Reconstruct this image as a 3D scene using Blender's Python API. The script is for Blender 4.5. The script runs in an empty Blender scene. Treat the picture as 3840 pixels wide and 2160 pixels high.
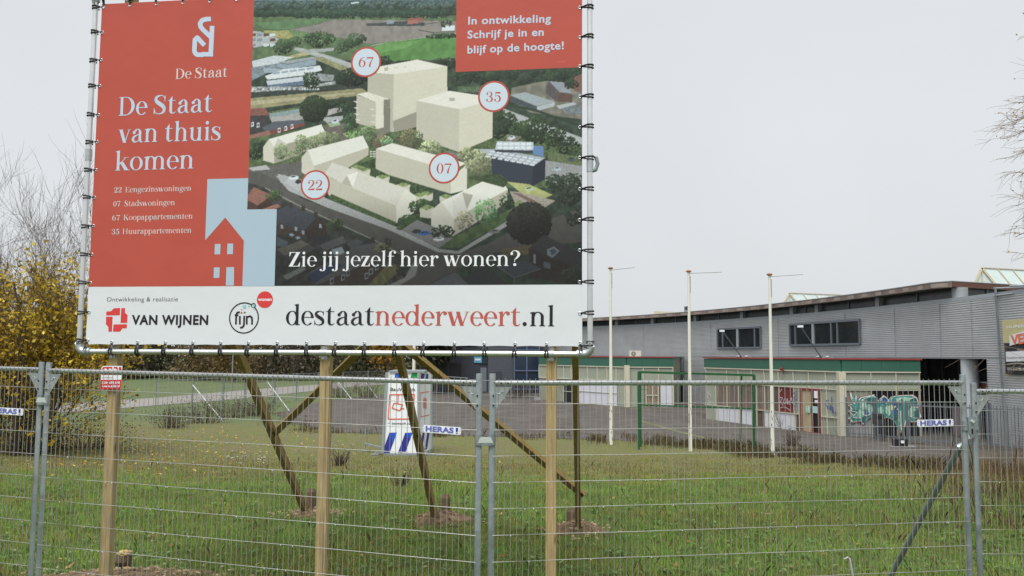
import bpy, math, random
import numpy as np
from mathutils import Vector, Matrix
R = math.radians
rng = random.Random(7)
nrng = np.random.default_rng(11)
S = bpy.context.scene
COL = S.collection

# ------------------------------------------------------------------ camera
EYE = 2.12
PITCH, ROLL, FOC = 0.08065, 0.0068, 3120.0          # radians, radians, focal length in px of a 3840 px wide frame
cp, sp = math.cos(PITCH), math.sin(PITCH)
cr, sr = math.cos(ROLL), math.sin(ROLL)
FWD = Vector((0, cp, sp)); R0 = Vector((1, 0, 0)); U0 = Vector((0, -sp, cp))
RIGHT = R0 * cr + U0 * sr
UP = U0 * cr - R0 * sr
cam = bpy.data.cameras.new("camera"); camo = bpy.data.objects.new("camera", cam); COL.objects.link(camo)
M = Matrix((RIGHT, UP, -FWD)).transposed().to_4x4(); M.translation = (0, 0, EYE)
camo.matrix_world = M
cam.sensor_width = 36; cam.lens = 36 * FOC / 3840; cam.clip_end = 2000; cam.clip_start = 0.1
S.camera = camo

# ------------------------------------------------------------------ world, sun, exposure
SUN_EL, SUN_ROT = 63, 200
w = bpy.data.worlds.new("World"); S.world = w; w.use_nodes = True
nt = w.node_tree
bg = nt.nodes['Background']
sky = nt.nodes.new('ShaderNodeTexSky'); sky.sky_type = 'NISHITA'; sky.sun_disc = False
sky.sun_elevation = R(SUN_EL); sky.sun_rotation = R(SUN_ROT); sky.dust_density = 6; sky.ozone_density = 0.6
hs = nt.nodes.new('ShaderNodeHueSaturation'); hs.inputs['Saturation'].default_value = 0.25
mx = nt.nodes.new('ShaderNodeMixRGB'); mx.inputs[0].default_value = 0.86
mx.inputs[2].default_value = (6.05, 6.28, 6.5, 1)
nt.links.new(sky.outputs[0], hs.inputs['Color']); nt.links.new(hs.outputs[0], mx.inputs[1])
tcw = nt.nodes.new('ShaderNodeTexCoord'); nzw = nt.nodes.new('ShaderNodeTexNoise'); nzw.inputs['Scale'].default_value = 2.2; nzw.inputs['Detail'].default_value = 5
rpw = nt.nodes.new('ShaderNodeMapRange'); rpw.inputs[1].default_value = .3; rpw.inputs[2].default_value = .7; rpw.inputs[3].default_value = .955; rpw.inputs[4].default_value = 1.035
mlw = nt.nodes.new('ShaderNodeVectorMath'); mlw.operation = 'SCALE'
nt.links.new(tcw.outputs['Generated'], nzw.inputs['Vector']); nt.links.new(nzw.outputs[0], rpw.inputs[0]); nt.links.new(mx.outputs[0], mlw.inputs[0]); nt.links.new(rpw.outputs[0], mlw.inputs['Scale'])
nt.links.new(mlw.outputs[0], bg.inputs[0]); bg.inputs[1].default_value = 0.1
sl = bpy.data.lights.new("sun", 'SUN'); sl.energy = 2.5; sl.angle = R(38); sl.color = (1, 0.985, 0.96)
so = bpy.data.objects.new("sun", sl); COL.objects.link(so); so.rotation_euler = (R(90 - SUN_EL), 0, R(-18)); so.location = (0, -20, 30)
S.view_settings.view_transform = 'Standard'; S.view_settings.look = 'None'
S.view_settings.exposure = 0.42; S.view_settings.gamma = 1.0
try: S.view_settings.use_curve_mapping = False
except Exception: pass

# ------------------------------------------------------------------ picture -> place helpers (V = 2576 px wide view of the photo)
K = 3840 / 2576
def ray(vx, vy):
    x = (vx * K - 1920) / FOC; y = (vy * K - 1080) / FOC
    return FWD + RIGHT * x - UP * y
def at(vx, vy, Y):
    d = ray(vx, vy); t = Y / d.y
    return Vector((0, 0, EYE)) + d * t
def atz(vx, vy, z):
    d = ray(vx, vy); t = (z - EYE) / d.z
    return Vector((0, 0, EYE)) + d * t
def sst(a, b, x):
    t = min(1, max(0, (x - a) / (b - a))); return t * t * (3 - 2 * t)
def terr(x, y):
    z = -1.17 * sst(10.5, 29, y) - 0.11 * sst(28, 42, y)
    return z + 0.025 * math.sin(x * .9 + 1) * math.sin(y * .7) * sst(6, 9, y) * (1 - sst(24, 30, y))
def terr_np(x, y):
    s = lambda a, b, v: (lambda t: t * t * (3 - 2 * t))(np.clip((v - a) / (b - a), 0, 1))
    return -1.17 * s(10.5, 29, y) - 0.11 * s(28, 42, y) + 0.025 * np.sin(x * .9 + 1) * np.sin(y * .7) * s(6, 9, y) * (1 - s(24, 30, y))
def gp(vx, vy):
    d = ray(vx, vy); o = Vector((0, 0, EYE)); t0 = 3.0
    for i in range(4000):
        t = t0 * 1.01; p = o + d * t
        if p.z < terr(p.x, p.y):
            a, b = t0, t
            for _ in range(30):
                m = (a + b) / 2; p = o + d * m
                if p.z < terr(p.x, p.y): b = m
                else: a = m
            return o + d * b
        t0 = t
    return o + d * t0
def plane_hit(vx, vy, p, n):
    d = ray(vx, vy); o = Vector((0, 0, EYE))
    return o + d * ((p - o).dot(n) / d.dot(n))
def hor(vx): return (1332.2 + .0068 * (vx * K - 1920)) / K

# ------------------------------------------------------------------ materials
def lin(c):
    c = c / 255.0
    return c / 12.92 if c <= .04045 else ((c + .055) / 1.055) ** 2.4
def rgb(r, g, b): return (lin(r), lin(g), lin(b), 1)
def sc(c, k): return (c[0] * k, c[1] * k, c[2] * k, 1)
MATS = {}
def mat(name, col, rough=.6, metal=0, var=.12, scale=6, bump=0, bscale=None, spec=.5, stretch=None, col2=None, dist=.01):
    m = bpy.data.materials.new(name); m.use_nodes = True; n = m.node_tree; b = n.nodes['Principled BSDF']
    b.inputs['Roughness'].default_value = rough; b.inputs['Metallic'].default_value = metal
    b.inputs['Specular IOR Level'].default_value = spec
    tc = n.nodes.new('ShaderNodeTexCoord'); mp = n.nodes.new('ShaderNodeMapping')
    n.links.new(tc.outputs['Object'], mp.inputs[0])
    if stretch: mp.inputs['Scale'].default_value = stretch
    nz = n.nodes.new('ShaderNodeTexNoise'); nz.inputs['Scale'].default_value = scale; nz.inputs['Detail'].default_value = 5
    nz.inputs['Roughness'].default_value = .65
    n.links.new(mp.outputs[0], nz.inputs['Vector'])
    rp = n.nodes.new('ShaderNodeValToRGB')
    rp.color_ramp.elements[0].position = .3; rp.color_ramp.elements[1].position = .7
    rp.color_ramp.elements[0].color = sc(col, 1 - var); rp.color_ramp.elements[1].color = col2 if col2 else sc(col, 1 + var)
    n.links.new(nz.outputs[0], rp.inputs[0]); n.links.new(rp.outputs[0], b.inputs['Base Color'])
    if bump:
        nb = n.nodes.new('ShaderNodeTexNoise'); nb.inputs['Scale'].default_value = bscale or scale * 4; nb.inputs['Detail'].default_value = 6
        n.links.new(mp.outputs[0], nb.inputs['Vector'])
        bp = n.nodes.new('ShaderNodeBump'); bp.inputs['Strength'].default_value = bump; bp.inputs['Distance'].default_value = dist
        n.links.new(nb.outputs[0], bp.inputs['Height']); n.links.new(bp.outputs[0], b.inputs['Normal'])
    MATS[name] = m
    return m
def colmat(name, rough=.7, spec=.3, trans=0):
    m = bpy.data.materials.new(name); m.use_nodes = True; n = m.node_tree; b = n.nodes['Principled BSDF']
    a = n.nodes.new('ShaderNodeVertexColor'); a.layer_name = 'Col'
    n.links.new(a.outputs[0], b.inputs['Base Color']); b.inputs['Roughness'].default_value = rough
    b.inputs['Specular IOR Level'].default_value = spec
    if trans:
        out = n.nodes['Material Output']; tl = n.nodes.new('ShaderNodeBsdfTranslucent'); ms = n.nodes.new('ShaderNodeMixShader')
        ms.inputs[0].default_value = trans
        n.links.new(a.outputs[0], tl.inputs[0]); n.links.new(b.outputs[0], ms.inputs[1]); n.links.new(tl.outputs[0], ms.inputs[2])
        n.links.new(ms.outputs[0], out.inputs[0])
    MATS[name] = m
    return m
galv = mat('galvanised_steel', (.50, .53, .55, 1), .36, .7, .22, 9, .12, 60, col2=(.58, .61, .63, 1))
galvd = mat('weathered_steel', (.25, .285, .295, 1), .55, .5, .25, 7, .15, 40)
alu = mat('bright_pipe_metal', (.72, .73, .73, 1), .30, .8, .06, 8)
wire = mat('wire_metal', (.37, .37, .35, 1), .45, .5, .2, 3)
wood = mat('planed_timber', rgb(168, 147, 107), .75, 0, .30, 7, .45, 30, .25, (9, 9, .7), dist=.004)
def knots(m):
    n = m.node_tree; b_ = n.nodes['Principled BSDF']; src = b_.inputs['Base Color'].links[0].from_socket
    tc = n.nodes.new('ShaderNodeTexCoord'); mp = n.nodes.new('ShaderNodeMapping'); mp.inputs['Scale'].default_value = (7, 7, 2.6); n.links.new(tc.outputs['Object'], mp.inputs[0])
    vo = n.nodes.new('ShaderNodeTexVoronoi'); vo.inputs['Scale'].default_value = 1; n.links.new(mp.outputs[0], vo.inputs['Vector'])
    rp = n.nodes.new('ShaderNodeValToRGB'); rp.color_ramp.elements[0].position = .07; rp.color_ramp.elements[1].position = .17; rp.color_ramp.elements[0].color = (.28, .20, .14, 1); rp.color_ramp.elements[1].color = (1, 1, 1, 1); n.links.new(vo.outputs['Distance'], rp.inputs[0])
    # long damp streaks and drying cracks
    m2 = n.nodes.new('ShaderNodeMapping'); m2.inputs['Scale'].default_value = (60, 60, 1.3); n.links.new(tc.outputs['Object'], m2.inputs[0])
    nz = n.nodes.new('ShaderNodeTexNoise'); nz.inputs['Scale'].default_value = 1; nz.inputs['Detail'].default_value = 3; n.links.new(m2.outputs[0], nz.inputs['Vector'])
    r2 = n.nodes.new('ShaderNodeValToRGB'); r2.color_ramp.elements[0].position = .30; r2.color_ramp.elements[1].position = .42; r2.color_ramp.elements[0].color = (.55, .48, .42, 1); r2.color_ramp.elements[1].color = (1, 1, 1, 1); n.links.new(nz.outputs[0], r2.inputs[0])
    x = n.nodes.new('ShaderNodeMixRGB'); x.blend_type = 'MULTIPLY'; x.inputs[0].default_value = 1; n.links.new(src, x.inputs[1]); n.links.new(rp.outputs[0], x.inputs[2])
    y = n.nodes.new('ShaderNodeMixRGB'); y.blend_type = 'MULTIPLY'; y.inputs[0].default_value = 1; n.links.new(x.outputs[0], y.inputs[1]); n.links.new(r2.outputs[0], y.inputs[2]); n.links.new(y.outputs[0], b_.inputs['Base Color'])
knots(wood)
woodg = mat('treated_timber', rgb(140, 118, 72), .75, 0, .22, 5, .3, 30, .25, (9, 9, .9), dist=.004)
knots(woodg)
woodcut = mat('cut_timber_end', rgb(196, 170, 118), .85, 0, .2, 18)
stump_m = mat('old_stake_wood', rgb(104, 88, 70), .85, 0, .3, 8, .4, 25, .2, (6, 6, 1))
black = mat('black_elastic', (.012, .012, .013, 1), .5, 0, .2)
white_p = mat('white_print', (.70, .725, .755, 1), .5, 0, .02, 2, .35, 1.6, .3, dist=.03)
red_p = mat('red_print', rgb(184, 82, 69), .5, 0, .03, 2, .35, 1.6, .3, dist=.03)
blue_p = mat('light_blue_print', rgb(172, 192, 208), .55, 0, .015, 2, 0, None, .3)
badge_p = mat('badge_print', rgb(202, 215, 228), .55, 0, .015, 2, 0, None, .3)
ltext_p = mat('pale_blue_letters', rgb(192, 207, 226), .55, 0, .01, 2, 0, None, .3)
wtext_p = mat('pale_letters', rgb(216, 204, 204), .55, 0, .01, 2, 0, None, .3)
dtext_p = mat('black_letters', rgb(38, 35, 40), .5, 0, .02, 2, 0, None, .3)
ctext_p = mat('coral_letters', rgb(188, 88, 78), .5, 0, .02, 2, 0, None, .3)
logo_red = mat('logo_red', rgb(214, 58, 58), .5, 0, .02)
teal_p = mat('logo_teal', rgb(140, 205, 205), .5, 0, .02)
green_p = mat('logo_green', rgb(60, 120, 90), .5, 0, .02)
pink_p = mat('logo_pink', rgb(205, 170, 185), .5, 0, .02)
sign_white = mat('enamel_white', rgb(232, 234, 238), .4, 0, .03)
sign_red = mat('enamel_red', rgb(196, 38, 48), .4, 0, .05)
sign_blue = mat('enamel_blue', rgb(38, 48, 150), .4, 0, .05)
letter_grey = mat('letter_grey', rgb(150, 150, 150), .5)
print_pic = colmat('printed_picture', .55, .3)

# ------------------------------------------------------------------ mesh builders and tagging
def basis(d):
    d = d.normalized(); u = Vector((0, 0, 1)) if abs(d.z) < .95 else Vector((0, 1, 0))
    x = d.cross(u).normalized(); y = x.cross(d).normalized()
    return x, y, d
class MB:
    def __init__(s): s.v = []; s.f = []; s.c = None; s.cur = None; s.fc = []
    def add(s, vs, fs):
        o = len(s.v); s.v += [tuple(p) for p in vs]; s.f += [tuple(i + o for i in f) for f in fs]
        s.fc += [s.cur] * len(fs)
        return s
    def box(s, c, size, m=None):
        a, b, h = [k / 2 for k in size]; c = Vector(c)
        vs = [Vector((i * a, j * b, k * h)) for i in (-1, 1) for j in (-1, 1) for k in (-1, 1)]
        vs = [(m @ p if m else p) + c for p in vs]
        return s.add(vs, [(0, 1, 3, 2), (4, 6, 7, 5), (0, 4, 5, 1), (2, 3, 7, 6), (0, 2, 6, 4), (1, 5, 7, 3)])
    def hexa(s, f4, b4):
        return s.add(list(f4) + list(b4), [(0, 1, 2, 3), (7, 6, 5, 4), (0, 4, 5, 1), (1, 5, 6, 2), (2, 6, 7, 3), (3, 7, 4, 0)])
    def bar(s, p, q, w_, h_, upv=None):
        p = Vector(p); q = Vector(q); d = (q - p).normalized()
        u = Vector(upv) if upv else (Vector((0, 0, 1)) if abs(d.z) < .95 else Vector((0, 1, 0)))
        x = d.cross(u).normalized() * (w_ / 2); y = x.cross(d).normalized() * (h_ / 2)
        return s.hexa([p - x - y, p + x - y, p + x + y, p - x + y], [q - x - y, q + x - y, q + x + y, q - x + y])
    def tube(s, p, q, r, n=8, r2=None, cap=True):
        p = Vector(p); q = Vector(q); x, y, d = basis(q - p); r2 = r if r2 is None else r2
        vs = []
        for c, rr in ((p, r), (q, r2)):
            for i in range(n):
                a = 2 * math.pi * i / n; vs.append(c + x * (rr * math.cos(a)) + y * (rr * math.sin(a)))
        fs = [(i, (i + 1) % n, n + (i + 1) % n, n + i) for i in range(n)]
        if cap: fs += [tuple(reversed(range(n))), tuple(range(n, 2 * n))]
        return s.add(vs, fs)
    def path(s, pts, r, n=8, closed=False):
        pts = [Vector(p) for p in pts]; k = len(pts); rings = []; px = None
        rs = r if isinstance(r, (list, tuple)) else [r] * k
        for i, p in enumerate(pts):
            a = pts[(i - 1) % k] if (i or closed) else p; b = pts[(i + 1) % k] if (i < k - 1 or closed) else p
            d = (b - a).normalized()
            if px is None: x, y, _ = basis(d)
            else:
                x = (px - d * px.dot(d)).normalized(); y = d.cross(x)
            px = x
            rings.append([p + x * (rs[i] * math.cos(2 * math.pi * j / n)) + y * (rs[i] * math.sin(2 * math.pi * j / n)) for j in range(n)])
        vs = [v for rg in rings for v in rg]; fs = []
        for i in range(k if closed else k - 1):
            a = i * n; b = ((i + 1) % k) * n
            fs += [(a + j, a + (j + 1) % n, b + (j + 1) % n, b + j) for j in range(n)]
        if not closed: fs += [tuple(reversed(range(n))), tuple(range((k - 1) * n, k * n))]
        return s.add(vs, fs)
    def prism(s, pts, off):
        off = Vector(off); n = len(pts); a = [Vector(p) for p in pts]
        return s.add(a + [p + off for p in a], [tuple(range(n)), tuple(reversed(range(n, 2 * n)))] + [(i, n + i, n + (i + 1) % n, (i + 1) % n) for i in range(n)])
    def lathe(s, c, prof, n=14):
        c = Vector(c); vs = []
        for r, z in prof:
            vs += [c + Vector((r * math.cos(2 * math.pi * i / n), r * math.sin(2 * math.pi * i / n), z)) for i in range(n)]
        fs = []
        for k in range(len(prof) - 1):
            fs += [(k * n + i, k * n + (i + 1) % n, (k + 1) * n + (i + 1) % n, (k + 1) * n + i) for i in range(n)]
        fs += [tuple(reversed(range(n))), tuple(range((len(prof) - 1) * n, len(prof) * n))]
        return s.add(vs, fs)
    def build(s, name, m, parent=None, label=None, smooth=False):
        me = bpy.data.meshes.new(name); me.from_pydata(s.v, [], s.f); me.update()
        if any(c is not None for c in s.fc):
            ca = me.color_attributes.new('Col', 'FLOAT_COLOR', 'CORNER'); arr = []
            for f, c in zip(s.f, s.fc): arr += list(c or (.5, .5, .5, 1)) * len(f)
            ca.data.foreach_set('color', arr)
        if smooth:
            me.polygons.foreach_set('use_smooth', [True] * len(me.polygons))
            try: me.set_sharp_from_angle(angle=R(40))
            except Exception: pass
        return link(name, me, m, parent, label)
def link(name, me, m, parent=None, label=None):
    o = bpy.data.objects.new(name, me); COL.objects.link(o)
    if m: me.materials.append(m)
    if parent:
        o.parent = parent
        if parent.get('_root'): o.matrix_parent_inverse = Matrix.Translation(-Vector(parent.location))
    if label: o['label'] = label
    return o
def npmesh(name, v, f, m, parent=None, vcol=None, fcol=None):
    me = bpy.data.meshes.new(name); v = np.asarray(v, np.float32); f = np.asarray(f, np.int32); k = f.shape[1]
    me.vertices.add(len(v)); me.vertices.foreach_set('co', v.ravel())
    me.loops.add(f.size); me.loops.foreach_set('vertex_index', f.ravel())
    me.polygons.add(len(f)); me.polygons.foreach_set('loop_start', np.arange(0, f.size, k, dtype=np.int32))
    try: me.polygons.foreach_set('loop_total', np.full(len(f), k, np.int32))
    except Exception: pass
    if vcol is not None:
        ca = me.color_attributes.new('Col', 'FLOAT_COLOR', 'POINT'); c4 = np.ones((len(v), 4), np.float32); c4[:, :3] = vcol
        ca.data.foreach_set('color', c4.ravel())
    if fcol is not None:
        ca = me.color_attributes.new('Col', 'FLOAT_COLOR', 'CORNER'); c4 = np.ones((len(f), k, 4), np.float32); c4[:, :, :3] = fcol[:, None, :]
        ca.data.foreach_set('color', c4.ravel())
    me.update(calc_edges=True); me.validate()
    return link(name, me, m, parent)
def tag(o, label=None, cat=None, group=None, kind=None):
    if label: o['label'] = label
    if cat: o['category'] = cat
    if group: o['group'] = group
    if kind: o['kind'] = kind
    return o
def thing(name, loc, label, cat, group=None):
    o = bpy.data.objects.new(name, None); COL.objects.link(o); o.location = loc; o.empty_display_size = .2
    o['_root'] = 1
    return tag(o, label, cat, group)
# ------------------------------------------------------------------ lettering: a serif face drawn from strokes, and sans text from the built-in font
TH, TN = 104.0, 24.0
def q4(a, b, wa, wb):
    (x0, y0), (x1, y1) = a, b; dx, dy = x1 - x0, y1 - y0; L = math.hypot(dx, dy) or 1; nx, ny = -dy / L, dx / L
    return [(x0 + nx * wa / 2, y0 + ny * wa / 2), (x1 + nx * wb / 2, y1 + ny * wb / 2), (x1 - nx * wb / 2, y1 - ny * wb / 2), (x0 - nx * wa / 2, y0 - ny * wa / 2)]
def spl(pts, n=10):
    out = []; k = len(pts)
    for i in range(k - 1):
        p0 = pts[max(i - 1, 0)]; p1 = pts[i]; p2 = pts[i + 1]; p3 = pts[min(i + 2, k - 1)]
        for j in range(n):
            t = j / n
            out.append(tuple(.5 * (2 * b + (c - a) * t + (2 * a - 5 * b + 4 * c - d) * t * t + (3 * b - a - 3 * c + d) * t ** 3) for a, b, c, d in zip(p0, p1, p2, p3)))
    out.append(tuple(pts[-1])); return out
def wstroke(pts):                       # points (x, y, width), smooth
    p = spl(pts); return [q4(a[:2], b[:2], a[2], b[2]) for a, b in zip(p, p[1:])]
def arc(cx, cy, rx, ry, a0, a1, T=TH, t=TN, n=26):   # outer radii rx, ry; pen thick on the sides, thin at top and bottom
    o = []
    def pt(a):
        c, s = math.cos(R(a)), math.sin(R(a)); wd = t + (T - t) * abs(c) ** 1.6
        ex, ey = cx + rx * c, cy + ry * s
        irx, iry = rx - T, ry - t
        return (ex, ey), (cx + irx * c, cy + iry * s)
    ps = [pt(a0 + (a1 - a0) * i / n) for i in range(n + 1)]
    for (a, b), (c, d) in zip(ps, ps[1:]): o.append([a, c, d, b])
    return o
def rc(x0, y0, x1, y1): return [[(x0, y0), (x1, y0), (x1, y1), (x0, y1)]]
def disc(cx, cy, r): return [[(cx + r * math.cos(2 * math.pi * i / 20), cy + r * math.sin(2 * math.pi * i / 20)) for i in range(20)]]
def stem(x, y0, y1): return rc(x - TH / 2, y0, x + TH / 2, y1)
def foot(x, y=0, l=52, r=52): return [[(x - TH / 2 - l, y), (x + TH / 2 + r, y), (x + TH / 2 + r, y + 16), (x + TH / 2, y + 34), (x - TH / 2, y + 34), (x - TH / 2 - l, y + 16)]]
def flag(x, y): return [[(x - TH / 2 - 55, y - 22), (x + TH / 2, y + 12), (x + TH / 2, y - 60), (x - TH / 2, y - 60), (x - TH / 2 - 55, y - 40)]]
def lnw(x0, y0, x1, y1, w_): return [q4((x0, y0), (x1, y1), w_, w_)]
def dstroke(x0, y0, x1, y1, w_):        # diagonal cut level at both ends
    return [[(x0 - w_ / 2, y0), (x0 + w_ / 2, y0), (x1 + w_ / 2, y1), (x1 - w_ / 2, y1)]]
def arch(x, x2): return arc((x + x2) / 2 + 4, 330, (x2 - x) / 2 + TH / 2 - 4, 180, 0, 178, TH, 30) + stem(x2, 0, 335) + foot(x2)
GL = {}
def gl(ch, adv, *pr): GL[ch] = (adv, [p for q in pr for p in q])
def bowl(cx, rx): return arc(cx, 250, rx, 262, 0, 360, TH, TN, 44)
gl('o', 530, bowl(265, 245))
gl('e', 480, arc(250, 250, 230, 262, 0, 318, TH, TN, 40), rc(120, 262, 475, 288))
gl('c', 470, arc(250, 250, 230, 262, 40, 320))
gl('d', 575, arc(250, 250, 230, 262, 20, 340), stem(432, 0, 750), flag(432, 750), foot(450, 0, -20, 40))
gl('p', 570, arc(325, 250, 230, 262, -160, 160), stem(140, -230, 500), flag(140, 500), foot(140, -230))
gl('b', 570, arc(325, 250, 230, 262, -160, 160), stem(140, 0, 750), flag(140, 750))
gl('g', 540, arc(240, 320, 190, 192, 0, 360, 100, 22, 40), wstroke([(130, 175, 30), (85, 110, 62), (140, 55, 78), (300, 35, 84), (430, -10, 80), (455, -95, 60), (380, -185, 34), (240, -215, 26), (100, -190, 46), (50, -120, 70), (90, -40, 44), (170, 30, 30)]), wstroke([(360, 440, 26), (430, 500, 34), (500, 495, 50)]), disc(505, 470, 44))
gl('i', 300, stem(150, 0, 500), flag(150, 500), foot(150), disc(145, 655, 66))
gl('j', 290, stem(150, -120, 500), flag(150, 500), disc(145, 655, 66), wstroke([(150, -90, 112), (140, -160, 90), (80, -215, 34), (0, -205, 30)]), disc(-20, -170, 52))
gl('l', 300, stem(150, 0, 750), flag(150, 750), foot(150))
gl('h', 610, stem(145, 0, 750), flag(145, 750), foot(145), arch(145, 455))
gl('n', 610, stem(145, 0, 500), flag(145, 500), foot(145), arch(145, 455))
gl('m', 900, stem(145, 0, 500), flag(145, 500), foot(145), arch(145, 445), arch(445, 745))
gl('r', 440, stem(145, 0, 500), flag(145, 500), foot(145), wstroke([(195, 330, 30), (245, 440, 34), (320, 490, 44), (375, 470, 60)]), disc(372, 432, 64))
gl('u', 600, stem(140, 160, 500), flag(140, 500), stem(440, 0, 500), flag(440, 500), foot(460, 0, -20, 40), arc(286, 165, 202, 178, 180, 355, TH, 30))
gl('a', 530, stem(375, 70, 350), arc(272, 340, 159, 172, 0, 150, TH, 26), disc(135, 372, 62), wstroke([(400, 300, 26), (280, 275, 34), (150, 220, 80), (92, 130, 108), (125, 45, 90), (200, 10, 50), (290, 40, 30), (340, 100, 28)]), wstroke([(375, 110, 112), (395, 50, 96), (440, 8, 40), (510, 30, 20)]))
gl('s', 420, wstroke([(345, 420, 22), (300, 480, 26), (210, 494, 34), (110, 455, 76), (90, 370, 104), (180, 290, 122), (300, 215, 122), (352, 130, 104), (315, 40, 70), (210, 4, 30), (110, 20, 26), (50, 90, 22)]), [[(345, 345), (362, 345), (370, 500), (335, 470)], [(30, 165), (48, 165), (62, 25), (28, -5)]])
gl('t', 390, [[(100, 470), (212, 470), (212, 660), (100, 520)]], stem(156, 90, 500), rc(30, 474, 340, 500), wstroke([(156, 140, 112), (166, 60, 104), (225, 12, 56), (300, 20, 28), (350, 70, 20)]))
gl('v', 520, dstroke(100, 500, 270, 0, 132), dstroke(282, 0, 440, 490, 34), rc(0, 480, 215, 500), rc(360, 480, 520, 500))
gl('w', 800, dstroke(95, 500, 245, 0, 128), dstroke(252, 0, 402, 480, 34), dstroke(375, 500, 530, 0, 128), dstroke(536, 0, 710, 490, 34), rc(0, 480, 210, 500), rc(330, 480, 470, 500), rc(630, 480, 790, 500))
gl('k', 590, stem(145, 0, 750), flag(145, 750), foot(145, 0, 52, 36), lnw(190, 220, 430, 485, 30), rc(340, 478, 560, 500), dstroke(268, 320, 480, 0, 150), rc(385, 0, 600, 24))
gl('z', 470, rc(45, 474, 440, 500), rc(30, 0, 440, 26), dstroke(350, 490, 110, 10, 140), [[(45, 500), (45, 350), (62, 350), (110, 480)], [(440, 0), (440, 160), (423, 160), (370, 20)]])
gl('f', 360, stem(150, 0, 600), foot(150), rc(40, 474, 320, 500), arc(280, 590, 186, 165, 50, 180, TH, 28), disc(365, 655, 56))
gl('D', 720, stem(160, 0, 700), rc(50, 0, 350, 24), rc(50, 676, 350, 700), arc(320, 350, 355, 350, -92, 92, 130, 24, 40))
gl('S', 560, wstroke([(465, 560, 26), (410, 670, 30), (290, 696, 40), (140, 640, 100), (108, 520, 130), (220, 410, 150), (370, 310, 150), (455, 190, 132), (410, 60, 90), (270, 4, 34), (130, 30, 30), (60, 150, 26)]), [[(462, 470), (482, 470), (492, 705), (450, 655)], [(38, 240), (58, 240), (78, 40), (32, -5)]])
gl('E', 620, stem(160, 0, 700), rc(50, 0, 560, 26), rc(50, 674, 545, 700), rc(200, 340, 420, 366), [[(560, 0), (585, 190), (565, 190), (470, 20)], [(545, 700), (560, 530), (542, 530), (460, 680)]], rc(400, 255, 420, 450))
gl('K', 740, stem(160, 0, 700), rc(50, 0, 280, 24), rc(50, 676, 280, 700), lnw(215, 290, 560, 685, 32), rc(460, 676, 690, 700), dstroke(335, 430, 590, 0, 158), rc(480, 0, 740, 24))
gl('H', 800, stem(160, 0, 700), rc(50, 0, 280, 24), rc(50, 676, 280, 700), stem(620, 0, 700), rc(510, 0, 740, 24), rc(510, 676, 740, 700), rc(200, 340, 600, 366))
gl('Z', 610, rc(60, 672, 570, 700), rc(40, 0, 570, 28), dstroke(480, 690, 130, 10, 165), [[(60, 700), (60, 500), (80, 500), (150, 680)], [(570, 0), (580, 210), (560, 210), (470, 20)]])
gl('0', 560, arc(280, 330, 240, 345, 0, 360, 118, 24, 44))
gl('2', 560, wstroke([(60, 520, 60), (120, 640, 34), (250, 672, 30), (380, 620, 84), (425, 500, 122), (360, 350, 110), (200, 190, 60), (70, 60, 34)]), disc(98, 500, 64), [[(50, 0), (500, 0), (500, 70), (430, 130), (60, 60)]], rc(480, 0, 502, 190))
gl('3', 540, wstroke([(70, 560, 40), (140, 650, 30), (260, 670, 34), (370, 600, 90), (385, 490, 110), (320, 390, 70), (200, 350, 26)]), wstroke([(200, 355, 26), (340, 330, 70), (425, 200, 122), (390, 70, 100), (260, 0, 36), (130, 20, 30), (60, 110, 44)]), disc(98, 530, 60), disc(92, 130, 62))
gl('5', 540, rc(110, 560, 440, 665), rc(100, 330, 124, 665), wstroke([(105, 350, 26), (200, 420, 30), (330, 390, 84), (425, 240, 122), (390, 80, 100), (260, 0, 36), (130, 20, 30), (60, 110, 44)]), disc(92, 130, 62))
gl('6', 560, arc(280, 225, 240, 240, 0, 360, 116, 24, 40), wstroke([(110, 230, 116), (120, 400, 112), (230, 570, 60), (430, 665, 22)]))
gl('7', 520, rc(40, 570, 500, 665), rc(40, 470, 62, 665), wstroke([(480, 620, 40), (370, 420, 60), (290, 200, 105), (270, 0, 122)]))
gl('?', 500, wstroke([(70, 600, 50), (140, 690, 34), (250, 715, 36), (380, 640, 100), (410, 520, 120), (330, 390, 80), (235, 300, 34), (228, 190, 26)]), disc(95, 575, 62), disc(235, 62, 70))
gl('.', 280, disc(140, 66, 72))
GL[' '] = (230, [])
def layout(txt, track=0):
    x = 0; polys = []
    for ch in txt:
        adv, ps = GL[ch]
        for p in ps: polys.append([(a + x, b) for a, b in p])
        x += adv + track
    return polys
def scan(polys, rows):                  # union of polygons as trapezoid runs, so no face ever overlaps another
    ys0 = min(p[1] for q in polys for p in q); ys1 = max(p[1] for q in polys for p in q)
    h = (ys1 - ys0) / rows; verts = []; faces = []
    segs = [[(a, b) if a[1] <= b[1] else (b, a) for a, b in zip(q, q[1:] + q[:1]) if a[1] != b[1]] for q in polys]
    bb = [(min(p[1] for p in q), max(p[1] for p in q)) for q in polys]
    for r_ in range(rows):
        y0 = ys0 + r_ * h; y1 = y0 + h; ym = (y0 + y1) / 2; iv = []
        for sg, (lo, hi) in zip(segs, bb):
            if ym < lo or ym > hi: continue
            xs = sorted(a[0] + (b[0] - a[0]) * (ym - a[1]) / (b[1] - a[1]) for a, b in sg if a[1] <= ym < b[1])
            iv += [(xs[i], xs[i + 1]) for i in range(0, len(xs) - 1, 2)]
        iv.sort(); out = []
        for a, b in iv:
            if out and a <= out[-1][1]: out[-1][1] = max(out[-1][1], b)
            else: out.append([a, b])
        for a, b in out:
            n = len(verts); verts += [(a, y0), (b, y0), (b, y1), (a, y1)]; faces.append((n, n + 1, n + 2, n + 3))
    return verts, faces
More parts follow.
